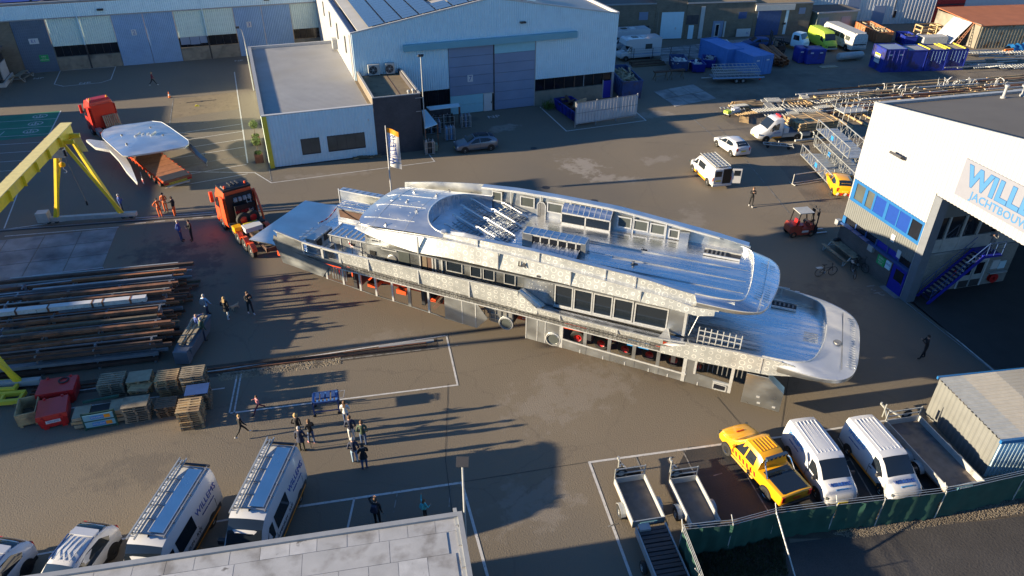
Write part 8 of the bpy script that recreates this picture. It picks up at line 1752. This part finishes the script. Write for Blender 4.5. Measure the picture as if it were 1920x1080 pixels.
for k in range(10):
    flat_frame(G(1810 + (k % 5) * 26,128 - (k // 5) * 22),rz5 + r5.uniform(-.15,.15),r5.uniform(2.5,4),1.0,8,'galv',.3 + .25 * (k // 5),'grey metal frame stacked beside the dark blue containers',tilt=r5.uniform(-.2,.2))
for k in range(14):
    L = r5.uniform(3,7); o = MB().box(-L / 2,L / 2,-.06,.06,0,.12).build('yard_length',M['steel' if k % 2 else 'galv'],label='grey steel length stacked right of the dark blue containers',cat='beam',group='steel lengths right of the dark blue containers'); o.location = G(1850 + r5.uniform(-45,60),126 - (k % 7) * 5,.2 + .08 * k); o.rotation_euler = (0,0,R(-10) + r5.uniform(-.06,.06))
for i,(q,n) in enumerate((((1588,190),9),((1652,178),4),((1690,178),9),((1770,165),12),((1815,162),8),((1868,165),10),((1480,198),3),((1528,186),1))):
    for k in range(n):
        p = G(*q) + Vector((r5.uniform(-1.6,1.6),r5.uniform(-.8,.8),0)); h_ = r5.uniform(.3,.95); t = thing('pipe_fitting','bent white grey pipe standing up in the ' + ('left end' if q[0] < 1600 else 'middle' if q[0] < 1760 else 'right end') + ' of the storage rows','pipe',p + Vector((0,0,.2)),r5.uniform(0,6),'bent pipes standing in the storage rows'); mb = MB(); mb.path([(0,0,0),(.03,0,h_ * .6),(r5.uniform(.05,.3),0,h_),(r5.uniform(.2,.5),r5.uniform(-.2,.2),h_ + r5.uniform(-.1,.15))],(.03 + .012 * (k % 2)),6); mb.build('pipe',M['galv' if k % 3 == 1 else 'white' if k % 3 else 'galv_pale'],t); MB().at((0,0,0)).lathe([(.14,-.02),(.14,.02),(.05,.03)],10).build('flange',M['galv_pale'],t)
t = thing('green_trolley','small lime green and white trolley at the left end of the storage rows','trolley',G(1372,216),R(15)); MB().box(-1.0,1.0,-.35,.35,.3,.4).build('deck',M['galv_pale'],t); MB().box(-1.1,-.5,-.3,.3,.4,.7).build('motor',M['lime'],t); MB().box(.0,.9,-.25,.25,.4,.75).build('tank',M['white'],t)
for x in (-.7,.7):
    for y in (-.3,.3): MB().at((x,y,.15)).lathe([(.1,-.04),(.15,-.03),(.15,.03),(.1,.04)],12,'Y').build('wheel',M['rubber'],t)
t = thing('plank_pile','yellowish timber heap at the left end of the storage rows','timber',G(1398,200),R(-8))
for k in range(12): MB().at((r5.uniform(-.6,.6),-.9 + (k % 6) * .32,.1 + .2 * (k // 6)),r5.uniform(-.15,.15)).box(-1.5,1.5,-.08,.08,0,.16).build('plank',M['wood'],t)
t = thing('plank_stack','big stack of honey coloured planks on a grey frame behind the flatbed truck','timber',G(1527,262),R(-4)); t.location += Vector((.4,1.6,0))
for lv in range(8):
    for k in range(6): MB().at((r5.uniform(-.12,.12),-1.3 + k * .5,1.0 + lv * .1),r5.uniform(-.02,.02)).box(-2.3,2.3,-.2,.2,0,.07).build('plank',M['wood' if (lv + k) % 3 else 'wood_grey'],t)
    if lv % 2:
        for x in (-1.6,0,1.6): MB().box(x - .05,x + .05,-1.6,1.5,1.075 + lv * .1,1.098 + lv * .1).build('spacer',M['wood'],t)
mb = MB()
for x in (-2.1,-.7,.7,2.1): mb.path([(x,-1.9,.1),(x,-1.9,.85),(x,-1.5,.95),(x,1.5,.95)],.06,6)
mb.tube((-2.8,-1.9,.25),(2.8,-1.9,.25),.12,8).tube((-2.8,1.4,.25),(2.8,1.4,.25),.12,8); mb.build('pipe_frame',M['galv_pale'],t)
def gangway(p,rz,L,W,z,label,H=1.0):
    t = thing('gangway',label,'gangway',p + Vector((0,0,z)),rz,'aluminium gangways beside the white hall'); MB().box(-L / 2,L / 2,-W / 2,W / 2,0,.06).build('deck',M['galv'],t)
    for s in (1,-1):
        mb = MB(); y = s * W / 2
        for zz in (0.02,H): mb.bar((-L / 2,y,zz),(L / 2,y,zz),.07)
        n = int(L / .9)
        for k in range(n + 1): x = -L / 2 + L * k / n; mb.bar((x,y,0),(x,y,H),.05)
        for k in range(n): x = -L / 2 + L * k / n; mb.bar((x,y,0 if k % 2 else H),(x + L / n,y,H if k % 2 else 0),.035)
        mb.build('side_truss',M['galv'],t)
    for k in range(int(L / .6)): MB().box(-L / 2 + k * .6,-L / 2 + k * .6 + .03,-W / 2,W / 2,.06,.075).build('deck_joint',M['steel'],t)
    MB().box(-.25,.25,-W / 2 - .05,-W / 2 - .03,.3,.7).build('blue_label',M['sign_blue'],t); return t
ga = math.atan2(45.5 - 51.8,46 - 48.0)
gangway(Vector((48.7,49.6,0)),ga,7.5,2.2,.25,'lowest aluminium gangway lying nearest the flatbed truck'); gangway(Vector((51.6,51.3,0)),ga,7.5,2.2,.25,'lower aluminium gangway against the white hall wall'); gangway(Vector((51.9,51.8,0)),ga,7.5,2.1,1.65,'upper aluminium gangway stacked beside the white hall, with blue labels')
for k in range(3):
    t = thing('gangway_stand',['steel stand under the far end of the upper gangway','steel stand under the middle of the upper gangway','steel stand under the near end of the upper gangway'][k],'stand',Vector((51.9,51.8,0)) - Vector((math.cos(ga),math.sin(ga),0)) * (3 - 3 * k),ga,'gangway stands'); mb = MB()
    for y in (-1.15,1.15): mb.bar((0,y,0),(0,y,1.63),.08)
    mb.bar((0,-1.15,1.5),(0,1.15,1.5),.08); mb.build('frame',M['galv'],t)
t = thing('railed_platform','grey platform with pale guard rails standing behind the gangways','platform',G(1592,222),R(-4)); MB().box(-1.5,1.5,-.8,.8,.9,1.0).build('deck',M['galv_pale'],t); mb = MB()
for x in (-1.5,-.75,0,.75,1.5):
    for y in (-.8,.8): mb.bar((x,y,0),(x,y,2.0),.05)
for y in (-.8,.8):
    for z in (1.5,2.0): mb.bar((-1.5,y,z),(1.5,y,z),.05)
mb.build('guard_rail',M['galv_pale'],t)
t = thing('frame_trolley','small pale tubular trolley on the shaded ground near the white hatchback','trolley',G(1458,277),R(-32)); mb = MB(); mb.path([(-1.4,-.3,.35),(1.4,-.3,.35),(1.4,.3,.35),(-1.4,.3,.35),(-1.4,-.3,.35)],.05,6)
for x in (-.7,.2,.8): mb.tube((x,-.3,.35),(x,.3,.35),.04)
mb.tube((0,0,.35),(0,0,.7),.06).tube((1.4,-.6,.35),(1.4,.6,.35),.05); mb.build('frame',M['galv_pale'],t)
for x in (-1,1):
    for y in (-.3,.3): MB().at((x,y,.15)).lathe([(.1,-.04),(.15,-.03),(.15,.03),(.1,.04)],12,'Y').build('wheel',M['rubber'],t)
t = thing('ground_barrier','long low pale steel frame on the ground beside the service car','frame',G(1524,340),R(-1)); mb = MB()
for z in (.12,.95): mb.bar((-2.2,0,z),(2.2,0,z),.06)
for x in (-2.2,2.2): mb.bar((x,0,0),(x,0,1.0),.06).bar((x,-.4,.05),(x,.4,.05),.06)
mb.bar((-2.2,-.35,.1),(2.2,-.35,.1),.05); mb.build('frame',M['galv_pale'],t)
t = thing('frame_rack','dark rack of boards and frames behind the light blue container','rack',G(1358,108),R(80))
for k in range(8): MB().at((0,-.9 + k * .22,1.5 + .02 * k),0,0,R(-8)).box(-2.2,2.2,-.08,.08,0,.1).build('board',M['trim_grey' if k % 3 else 'white'],t)
for x in (-1.8,0,1.8):
    for y in (-1,.8): MB().bar((x,y,0),(x,y,1.55),.09).build('post',M['rust_dark'],t)
for k in range(6): MB().at((r5.uniform(-.5,.5),-.8 + k * .3,.5),0,r5.uniform(-.1,.1)).box(-1.8,1.8,-.1,.1,0,.12).build('board',M['wood_dark'],t)
# ================================================================ PEOPLE
for k,c in dict(cl_black=(.012,.012,.014),cl_navy=(.02,.028,.06),cl_blue=(.03,.07,.28),cl_lightblue=(.28,.42,.58),cl_jeans=(.06,.10,.20),cl_white=(.62,.62,.60),cl_maroon=(.16,.02,.04),cl_pink=(.55,.22,.24),cl_teal=(.08,.42,.45),cl_green=(.05,.08,.05),cl_grey=(.22,.22,.23),cl_orange=(.80,.16,.03),cl_olive=(.05,.05,.03),hair_blond=(.42,.28,.12),hair_dark=(.03,.02,.015),hair_grey=(.35,.33,.31),hair_brown=(.13,.07,.035),shoe_white=(.6,.6,.6),shoe_dark=(.02,.02,.02),fur=(.55,.42,.28)).items(): defm(k,c,.8,var=.15,vscale=8)
PEOPLE = []
def person(q,rz,label,top,legs,hair,shoes='shoe_dark',h_=1.75,gait=0.0,arms='down',coat=0.0,lean=0.0,long_hair=False,z=0.0,loc=None,group=None,bag=None,hat=None):
    PEOPLE.append(dict(p=loc or G(*q,z),rz=rz,label=label,top=top,legs=legs,hair=hair,shoes=shoes,k=h_ / 1.75,gait=gait,arms=arms,coat=coat,lean=lean,lh=long_hair,group=group,bag=bag,hat=hat))
person((288,161),R(10),'person in a maroon top and black trousers walking past the blue doors in white shoes','cl_maroon','cl_black','hair_blond','shoe_white',1.68,.5,'swing',lean=.06)
person((302,408),R(-60),'person in full orange hi-vis standing nearest the gantry leg','cl_orange','cl_orange','hair_brown',arms='hips')
person((313,398),R(-100),'person in orange hi-vis and dark sleeves at the back of the orange group','cl_orange','cl_orange','hair_dark',h_=1.78,arms='fold')
person((330,406),R(160),'person with black shirt and orange hi-vis trousers talking by the truck','cl_black','cl_orange','hair_brown',h_=1.8,arms='point')
person((231,400),R(20),'person in a blue jacket standing right behind the gantry crane leg','cl_blue','cl_navy','hair_grey',arms='fold')
person((341,452),R(-20),'grey haired person in a blue jacket and jeans near the truck','cl_blue','cl_jeans','hair_grey',h_=1.8,arms='pocket')
person((362,451),R(200),'person dressed all in black facing the one in the blue jacket','cl_black','cl_black','hair_dark',h_=1.8,arms='fold')
person((391,595),R(50),'person in a light blue jacket with a pale backpack by the rack ends','cl_lightblue','cl_navy','hair_grey',h_=1.8,gait=.25,arms='swing',bag='cl_grey')
person((428,598),R(60),'blond person in a black coat and white trousers walking a small dog','cl_black','cl_white','hair_blond','shoe_white',1.72,.2,'pocket',.28,long_hair=True)
person((471,588),R(-70),'person in black with white soled shoes right of the small dog','cl_black','cl_black','hair_brown','shoe_white',1.74,.2,'phone')
person((377,632),R(30),'person in a blue jacket behind the waste bin','cl_blue','cl_navy','skin',arms='point',h_=1.78)
person((383,640),R(40),'person in a dark green jacket leaning by the waste bin','cl_green','cl_navy','hair_grey',arms='point',lean=.1,h_=1.75)
person((455,818),R(20),'child in black and white clothes striding beside the fresh pallets','cl_black','cl_black','hair_blond','shoe_white',1.5,.5,'swing',lean=.05)
person((487,773),R(200),'small child in a pink jacket waving an arm left of the blue cart','cl_pink','cl_maroon','hair_brown',h_=1.2,gait=.6,arms='wave',long_hair=True)
person((568,848),R(70),'grey haired person in a dark coat leaning on a walking stick behind the van','cl_navy','cl_olive','hair_grey',h_=1.78,arms='stick',coat=.15)
person((562,822),R(60),'curly blond person in a black jacket standing close behind the one with the stick','cl_black','cl_black','hair_blond',h_=1.72,arms='pocket',hat='curls')
person((586,832),R(110),'long haired person in black jacket and jeans beside the curly blond one','cl_black','cl_jeans','hair_brown','cl_pink',1.7,.12,'fold',long_hair=True)
person((651,797),R(70),'long haired person in a pale top, rearmost of the five standing in the yard centre','cl_white','cl_jeans','hair_brown',h_=1.7,arms='fold',long_hair=True)
person((661,828),R(80),'person in a navy jacket with red collar and white trousers among the five','cl_navy','cl_white','hair_brown',h_=1.8,arms='pocket')
person((683,837),R(75),'person in a dark green jacket and jeans, rightmost of the five standing','cl_green','cl_jeans','hair_brown',h_=1.78,arms='pocket')
person((667,869),R(80),'person in a navy jacket and light jeans, front left of the five','cl_navy','cl_lightblue','hair_grey',h_=1.78,arms='pocket')
person((685,881),R(95),'broad person in a black jacket and jeans, frontmost of the five','cl_black','cl_jeans','hair_dark',h_=1.8,arms='fold',coat=.1)
person((709,985),R(60),'person in black with a bag shading the eyes behind the flat roof','cl_black','cl_black','hair_brown',h_=1.82,arms='salute',bag='cl_navy')
person((797,972),R(30),'child in a teal jacket holding a phone up behind the flat roof','cl_teal','cl_black','hair_brown',h_=1.3,arms='wave',long_hair=True,bag='cl_teal')
person((1407,387),R(-120),'person in black with white shoes holding a paper near the forklift','cl_black','cl_black','hair_brown','shoe_white',1.78,.15,'phone')
person((1729,672),R(150),'person in black photographing the stern from the dark doorway apron','cl_black','cl_black','hair_dark',h_=1.75,gait=.15,arms='phone',lean=.08)
LM = Matrix.Translation(RO) @ Matrix.Rotation(RRZ,4,'Z')
person(None,R(-160),'person in grey overalls on the landing at the top of the blue stair','cl_grey','cl_grey','hair_dark',h_=1.78,arms='phone',loc=LM @ Vector((.55,5.25,3.262)),lean=.12)
def skeleton(P):
    V = {}; E_ = []; k = P['k']; g = P['gait']; ln = P['lean']
    def v(n,p,r,par=None): V[n] = (Vector(p) * k,r * k if not isinstance(r,tuple) else (r[0] * k,r[1] * k)); (E_.append((par,n)) if par else None)
    v('pelvis',(0,0,.96),(.15,.11)); v('waist',(ln * .3,0,1.12),(.135,.10),'pelvis'); v('chest',(ln * .8,0,1.30),(.165,.115),'waist'); v('collar',(ln,0,1.44),(.10,.085),'chest'); v('neck',(ln + .01,0,1.52),.052,'collar'); v('head',(ln + .03,0,1.62),(.078,.092),'neck'); v('crown',(ln + .025,0,1.70),(.066,.08),'head')
    for s,nm in ((1,'l'),(-1,'r')):
        gg = g * s; hipx = 0
        kx = .46 * math.sin(gg) + .03; kz = .93 - .46 * math.cos(gg); ax = kx + (.44 * math.sin(gg) if gg >= 0 else .44 * math.sin(gg * 1.5)) ; az = kz - .43 * math.cos(gg if gg >= 0 else gg * 1.5)
        az = max(.075,az) if gg < 0 else .075
        v('hip' + nm,(0,s * .095,.90),.088,'pelvis'); v('knee' + nm,(kx,s * .1,kz),.062,'hip' + nm); v('ankle' + nm,(ax,s * .105,az),.045,'knee' + nm); v('toe' + nm,(ax + .17,s * .125,max(.038,az - .04)),(.045,.034),'ankle' + nm)
        sx = ln; v('sh' + nm,(sx,s * .185,1.415),.06,'collar')
        A = P['arms']; el,wr = (sx - .03,s * .235,1.13),(sx + .05,s * .24,.90)
        if A == 'swing': el,wr = (sx - .1 * s * 1.0 * (1 if g else .4),s * .24,1.15),(sx - .1 * s + .14,s * .22,.95)
        elif A == 'pocket': el,wr = (sx - .09,s * .27,1.16),(sx + .07,s * .2,.98)
        elif A == 'hips': el,wr = (sx - .08,s * .38,1.2),(sx + .06,s * .2,1.05)
        elif A == 'fold': el,wr = (sx + .04,s * .25,1.16),(sx + .23,-s * .02,1.2 + .04 * s)
        elif A == 'phone': el,wr = (sx + .12,s * .22,1.2),(sx + .30,s * .05,1.38)
        elif A == 'point' and s > 0: el,wr = (sx + .22,s * .26,1.32),(sx + .48,s * .22,1.36)
        elif A == 'wave' and s > 0: el,wr = (sx + .1,s * .36,1.42),(sx + .2,s * .42,1.68)
        elif A == 'wave': el,wr = (sx + .02,s * .32,1.2),(sx + .2,s * .3,1.25)
        elif A == 'stick' and s < 0: el,wr = (sx + .02,s * .28,1.15),(sx + .22,s * .3,.98)
        elif A == 'salute' and s > 0: el,wr = (sx + .16,s * .34,1.5),(sx + .14,s * .1,1.68)
        v('el' + nm,el,.047,'sh' + nm); v('wr' + nm,wr,.034,'el' + nm); d = (Vector(wr) - Vector(el)).normalized(); v('hand' + nm,tuple(Vector(wr) + d * .085),(.04,.022),'wr' + nm)
    return V,E_
def skin_obj(name,pts,edges,radii,lv=1):
    me = bpy.data.meshes.new(name); me.from_pydata([tuple(p) for p in pts],edges,[])
    o = bpy.data.objects.new(name,me); COL.objects.link(o); o.modifiers.new('skin','SKIN').use_smooth_shade = True
    bm = bmesh.new(); bm.from_mesh(me); l = bm.verts.layers.skin.verify(); bm.verts.ensure_lookup_table()
    for i,(v,r) in enumerate(zip(bm.verts,radii)): v[l].radius = r if isinstance(r,tuple) else (r,r); v[l].use_root = (i == 0)
    bm.to_mesh(me); bm.free(); ss_ = o.modifiers.new('sub','SUBSURF'); ss_.levels = lv; ss_.render_levels = lv; return o
todo = []
for P in PEOPLE:
    V,E_ = skeleton(P); names = list(V); ix = {n: i for i,n in enumerate(names)}
    todo.append((P,V,skin_obj('person',[V[n][0] for n in names],[(ix[a],ix[b]) for a,b in E_],[V[n][1] for n in names])))
dogpts = [(-.22,0,.27),(0,0,.27),(.2,0,.29),(.3,0,.38),(.38,0,.42),(.47,0,.40),(-.32,0,.34),(-.36,0,.42)]
doge = [(0,1),(1,2),(2,3),(3,4),(4,5),(0,6),(6,7)]; dogr = [.09,.1,.1,.065,.062,.03,.03,.02]
for s in (1,-1):
    b = len(dogpts); dogpts += [(.2,s * .07,.17),(.2,s * .07,.03),(.23,s * .07,.02)]; doge += [(2,b),(b,b + 1),(b + 1,b + 2)]; dogr += [.035,.022,.024]
    b = len(dogpts); dogpts += [(-.2,s * .08,.19),(-.27,s * .08,.11),(-.25,s * .08,.03),(-.22,s * .08,.02)]; doge += [(0,b),(b,b + 1),(b + 1,b + 2),(b + 2,b + 3)]; dogr += [.045,.025,.02,.022]
dog = skin_obj('dog',dogpts,doge,dogr)
bpy.context.view_layer.update(); DG = bpy.context.evaluated_depsgraph_get()
done = [(P,V,o,bpy.data.meshes.new_from_object(o.evaluated_get(DG))) for P,V,o in todo]; dogm = bpy.data.meshes.new_from_object(dog.evaluated_get(DG))
for P,V,o,me in done:
    o.modifiers.clear(); o.data = me; k = P['k']; me.materials.clear()
    for m in (P['top'],P['legs'],'skin',P['shoes'],'black'): me.materials.append(M[m])
    bm = bmesh.new(); bm.from_mesh(me)
    wr = [V['wrl'][0],V['wrr'][0]]; hd = [V['handl'][0],V['handr'][0]]; ank = [V['anklel'][0],V['ankler'][0]]; toe = [V['toel'][0],V['toer'][0]]
    arm = [(V['el' + c][0],V['wr' + c][0]) for c in 'lr'] + [(V['sh' + c][0],V['el' + c][0]) for c in 'lr']
    def dseg(p,a,b): t = max(0,min(1,(p - a).dot(b - a) / max(1e-6,(b - a).length_squared))); return (p - a - (b - a) * t).length
    for f in bm.faces:
        c = f.calc_center_median(); f.smooth = True
        if min((c - a).length for a in hd) < .075 * k: f.material_index = 2
        elif (c.z > 1.50 * k and (c - V['head'][0]).length < .2 * k): f.material_index = 2
        elif min(dseg(c,a,b) for a,b in zip(ank,toe)) < .06 * k or c.z < .05: f.material_index = 3
        elif min(dseg(c,a,b) for a,b in arm) < .075 * k or c.z > (.93 - P['coat']) * k: f.material_index = 0
        else: f.material_index = 1
    def add(pts,faces,mi):
        vs_ = [bm.verts.new(p) for p in pts]
        for q in faces: f = bm.faces.new([vs_[i] for i in q]); f.material_index = mi
    BX = ((3,2,1,0),(4,5,6,7),(0,1,5,4),(1,2,6,5),(2,3,7,6),(3,0,4,7))
    for w,h_ in zip(wr,hd):
        d = (h_ - w).normalized(); sdv = d.cross(Vector((1,0,0)) if abs(d.x) < .8 else Vector((0,0,1))).normalized(); nn = d.cross(sdv)
        for j,(off,L) in enumerate(((-.027,.062),(-.009,.072),(.009,.068),(.027,.052),(.04,.045))):
            b0 = h_ + sdv * off * k - d * (.05 * k if j == 4 else .01 * k); dirv = (d * .5 + sdv * .8).normalized() if j == 4 else d; mid = b0 + dirv * L * .55 * k; tip = mid + (dirv * .7 + nn * .5).normalized() * L * .5 * k; r_ = .0085 * k
            for p0,p1 in ((b0,mid),(mid,tip)):
                add([p0 + sdv * r_ * a + nn * r_ * c for a,c in ((-1,-1),(1,-1),(1,1),(-1,1))] + [p1 + sdv * r_ * .85 * a + nn * r_ * .85 * c for a,c in ((-1,-1),(1,-1),(1,1),(-1,1))],BX,2)
    H = V['head'][0]; ex = H + Vector((.088,0,.015)) * k
    for s in (1,-1):
        e = ex + Vector((-.006,s * .032,.01)) * k; add([e + Vector((x,y,z)) * k for x,y,z in ((0,-.011,-.006),(.008,-.011,-.006),(.008,.011,-.006),(0,.011,-.006),(0,-.011,.006),(.008,-.011,.006),(.008,.011,.006),(0,.011,.006))],BX,4)
        e = H + Vector((0,s * .08,0)) * k; add([e + Vector((x,y,z)) * k for x,y,z in ((-.012,-.01,-.03),(.014,-.01,-.03),(.014,.014,-.03),(-.012,.014,-.03),(-.016,-.01,.03),(.014,-.01,.03),(.014,.016,.03),(-.016,.016,.03))],BX,2)
    add([ex + Vector(p) * k for p in ((-.01,-.014,-.04),(-.01,.014,-.04),(-.01,0,.015),(.026,0,-.032))],((0,1,3),(1,2,3),(2,0,3)),2)
    add([ex + Vector(p) * k for p in ((-.004,-.022,-.066),(-.004,.022,-.066),(-.004,.022,-.058),(-.004,-.022,-.058))],((0,1,2,3),),4)
    bm.to_mesh(me); bm.free(); o.location = P['p']; o.rotation_euler = (0,0,P['rz']); tag(o,P['label'],'person',P['group'])
    if P['hair'] != 'skin':
        mb = MB(); r0 = .104 * k * (1.25 if P['hat'] == 'curls' else 1); c0 = H + Vector((-.012,0,.028)) * k; n = 12; rings = []
        for a in (0,.35,.75,1.15,1.55,1.95):
            rings.append([c0 + Vector((r0 * math.sin(a) * math.cos(6.2832 * j / n) * (1.05 if math.cos(6.2832 * j / n) < 0 else .86),r0 * .93 * math.sin(a) * math.sin(6.2832 * j / n),r0 * math.cos(a) * 1.08 + (.0 if math.cos(6.2832 * j / n) < .2 or a < 1.2 else .045 * k))) * 1.0 for j in range(n)])
        mb.loft(rings,True)
        if P['lh']:
            mb.loft([[c0 + Vector((-.085 - .02 * q,y,-.02 - .085 * q)) * k for y in (-.08,-.04,0,.04,.08)] for q in range(4)],False); mb.loft([[c0 + Vector((-.05 - .02 * q,y * .9,-.02 - .085 * q)) * k for y in (-.09,-.04,0,.04,.09)] for q in range(4)],False)
        mb.build('hair',M[P['hair']],o,smooth=True,fix=False)
    if P['bag']:
        c = V['chest'][0] + Vector((-.19,0,-.04)) * k; mb = MB(); mb.loft([[c + Vector((x,y,-.2)) * k for x,y in ((-.06,-.13),(.08,-.13),(.08,.13),(-.06,.13))],[c + Vector((x,y,.0)) * k for x,y in ((-.1,-.15),(.08,-.15),(.08,.15),(-.1,.15))],[c + Vector((x,y,.2)) * k for x,y in ((-.05,-.1),(.08,-.12),(.08,.12),(-.05,.1))]],True,True); mb.build('backpack',M[P['bag']],o,smooth=60)
        mb = MB(); [mb.path([V['chest'][0] + Vector(p) * k for p in ((-.12,s * .1,.1),(0,s * .1,.16),(.12,s * .1,.02),(.0,s * .15,-.16))],.018 * k,5) for s in (1,-1)]; mb.build('strap',M['cl_navy'],o)
    if P['coat']:
        z0,z1 = (1.05,.95 - P['coat']); mb = MB(); n = 14
        mb.loft([[Vector((.0 + rx * math.cos(6.2832 * j / n) * k,ry * math.sin(6.2832 * j / n) * k,z * k)) for j in range(n)] for z,rx,ry in ((1.12,.105,.145),(.97,.14,.18),(z1,.17,.21))],True); mb.build('coat_skirt',M[P['top']],o,smooth=True,fix=False)
dog.modifiers.clear(); dog.data = dogm; dogm.materials.clear(); dogm.materials.append(M['fur'])
for f in dogm.polygons: f.use_smooth = True
p = G(441,580); dog.location = p; dog.rotation_euler = (0,0,R(-140)); tag(dog,'small cream coloured dog between the black coated walker and the person in black','dog')
mb = MB()
for s in (1,-1): mb.frustum([(.36,s * .045,.46),(.4,s * .045,.46),(.4,s * .075,.45),(.36,s * .075,.45)],[(.35,s * .07,.41),(.38,s * .07,.41),(.38,s * .085,.41),(.35,s * .085,.41)])
mb.build('ear',M['hair_brown'],dog,kind='stuff'); MB().at((.495,0,.40)).lathe([(.0,-.015),(.016,0),(0,.015)],8).build('nose',M['black'],dog)
P = PEOPLE[14]; o = done[14][2]; a = o.matrix_basis @ done[14][1]['handr'][0]; st2 = MB().tube((0,0,.0),(.0,0,a.z + .03),.016,6).build('walking_stick',M['black'],label='dark walking stick held by the grey haired person behind the van',cat='stick'); st2.location = (a.x + .06,a.y,0.002)
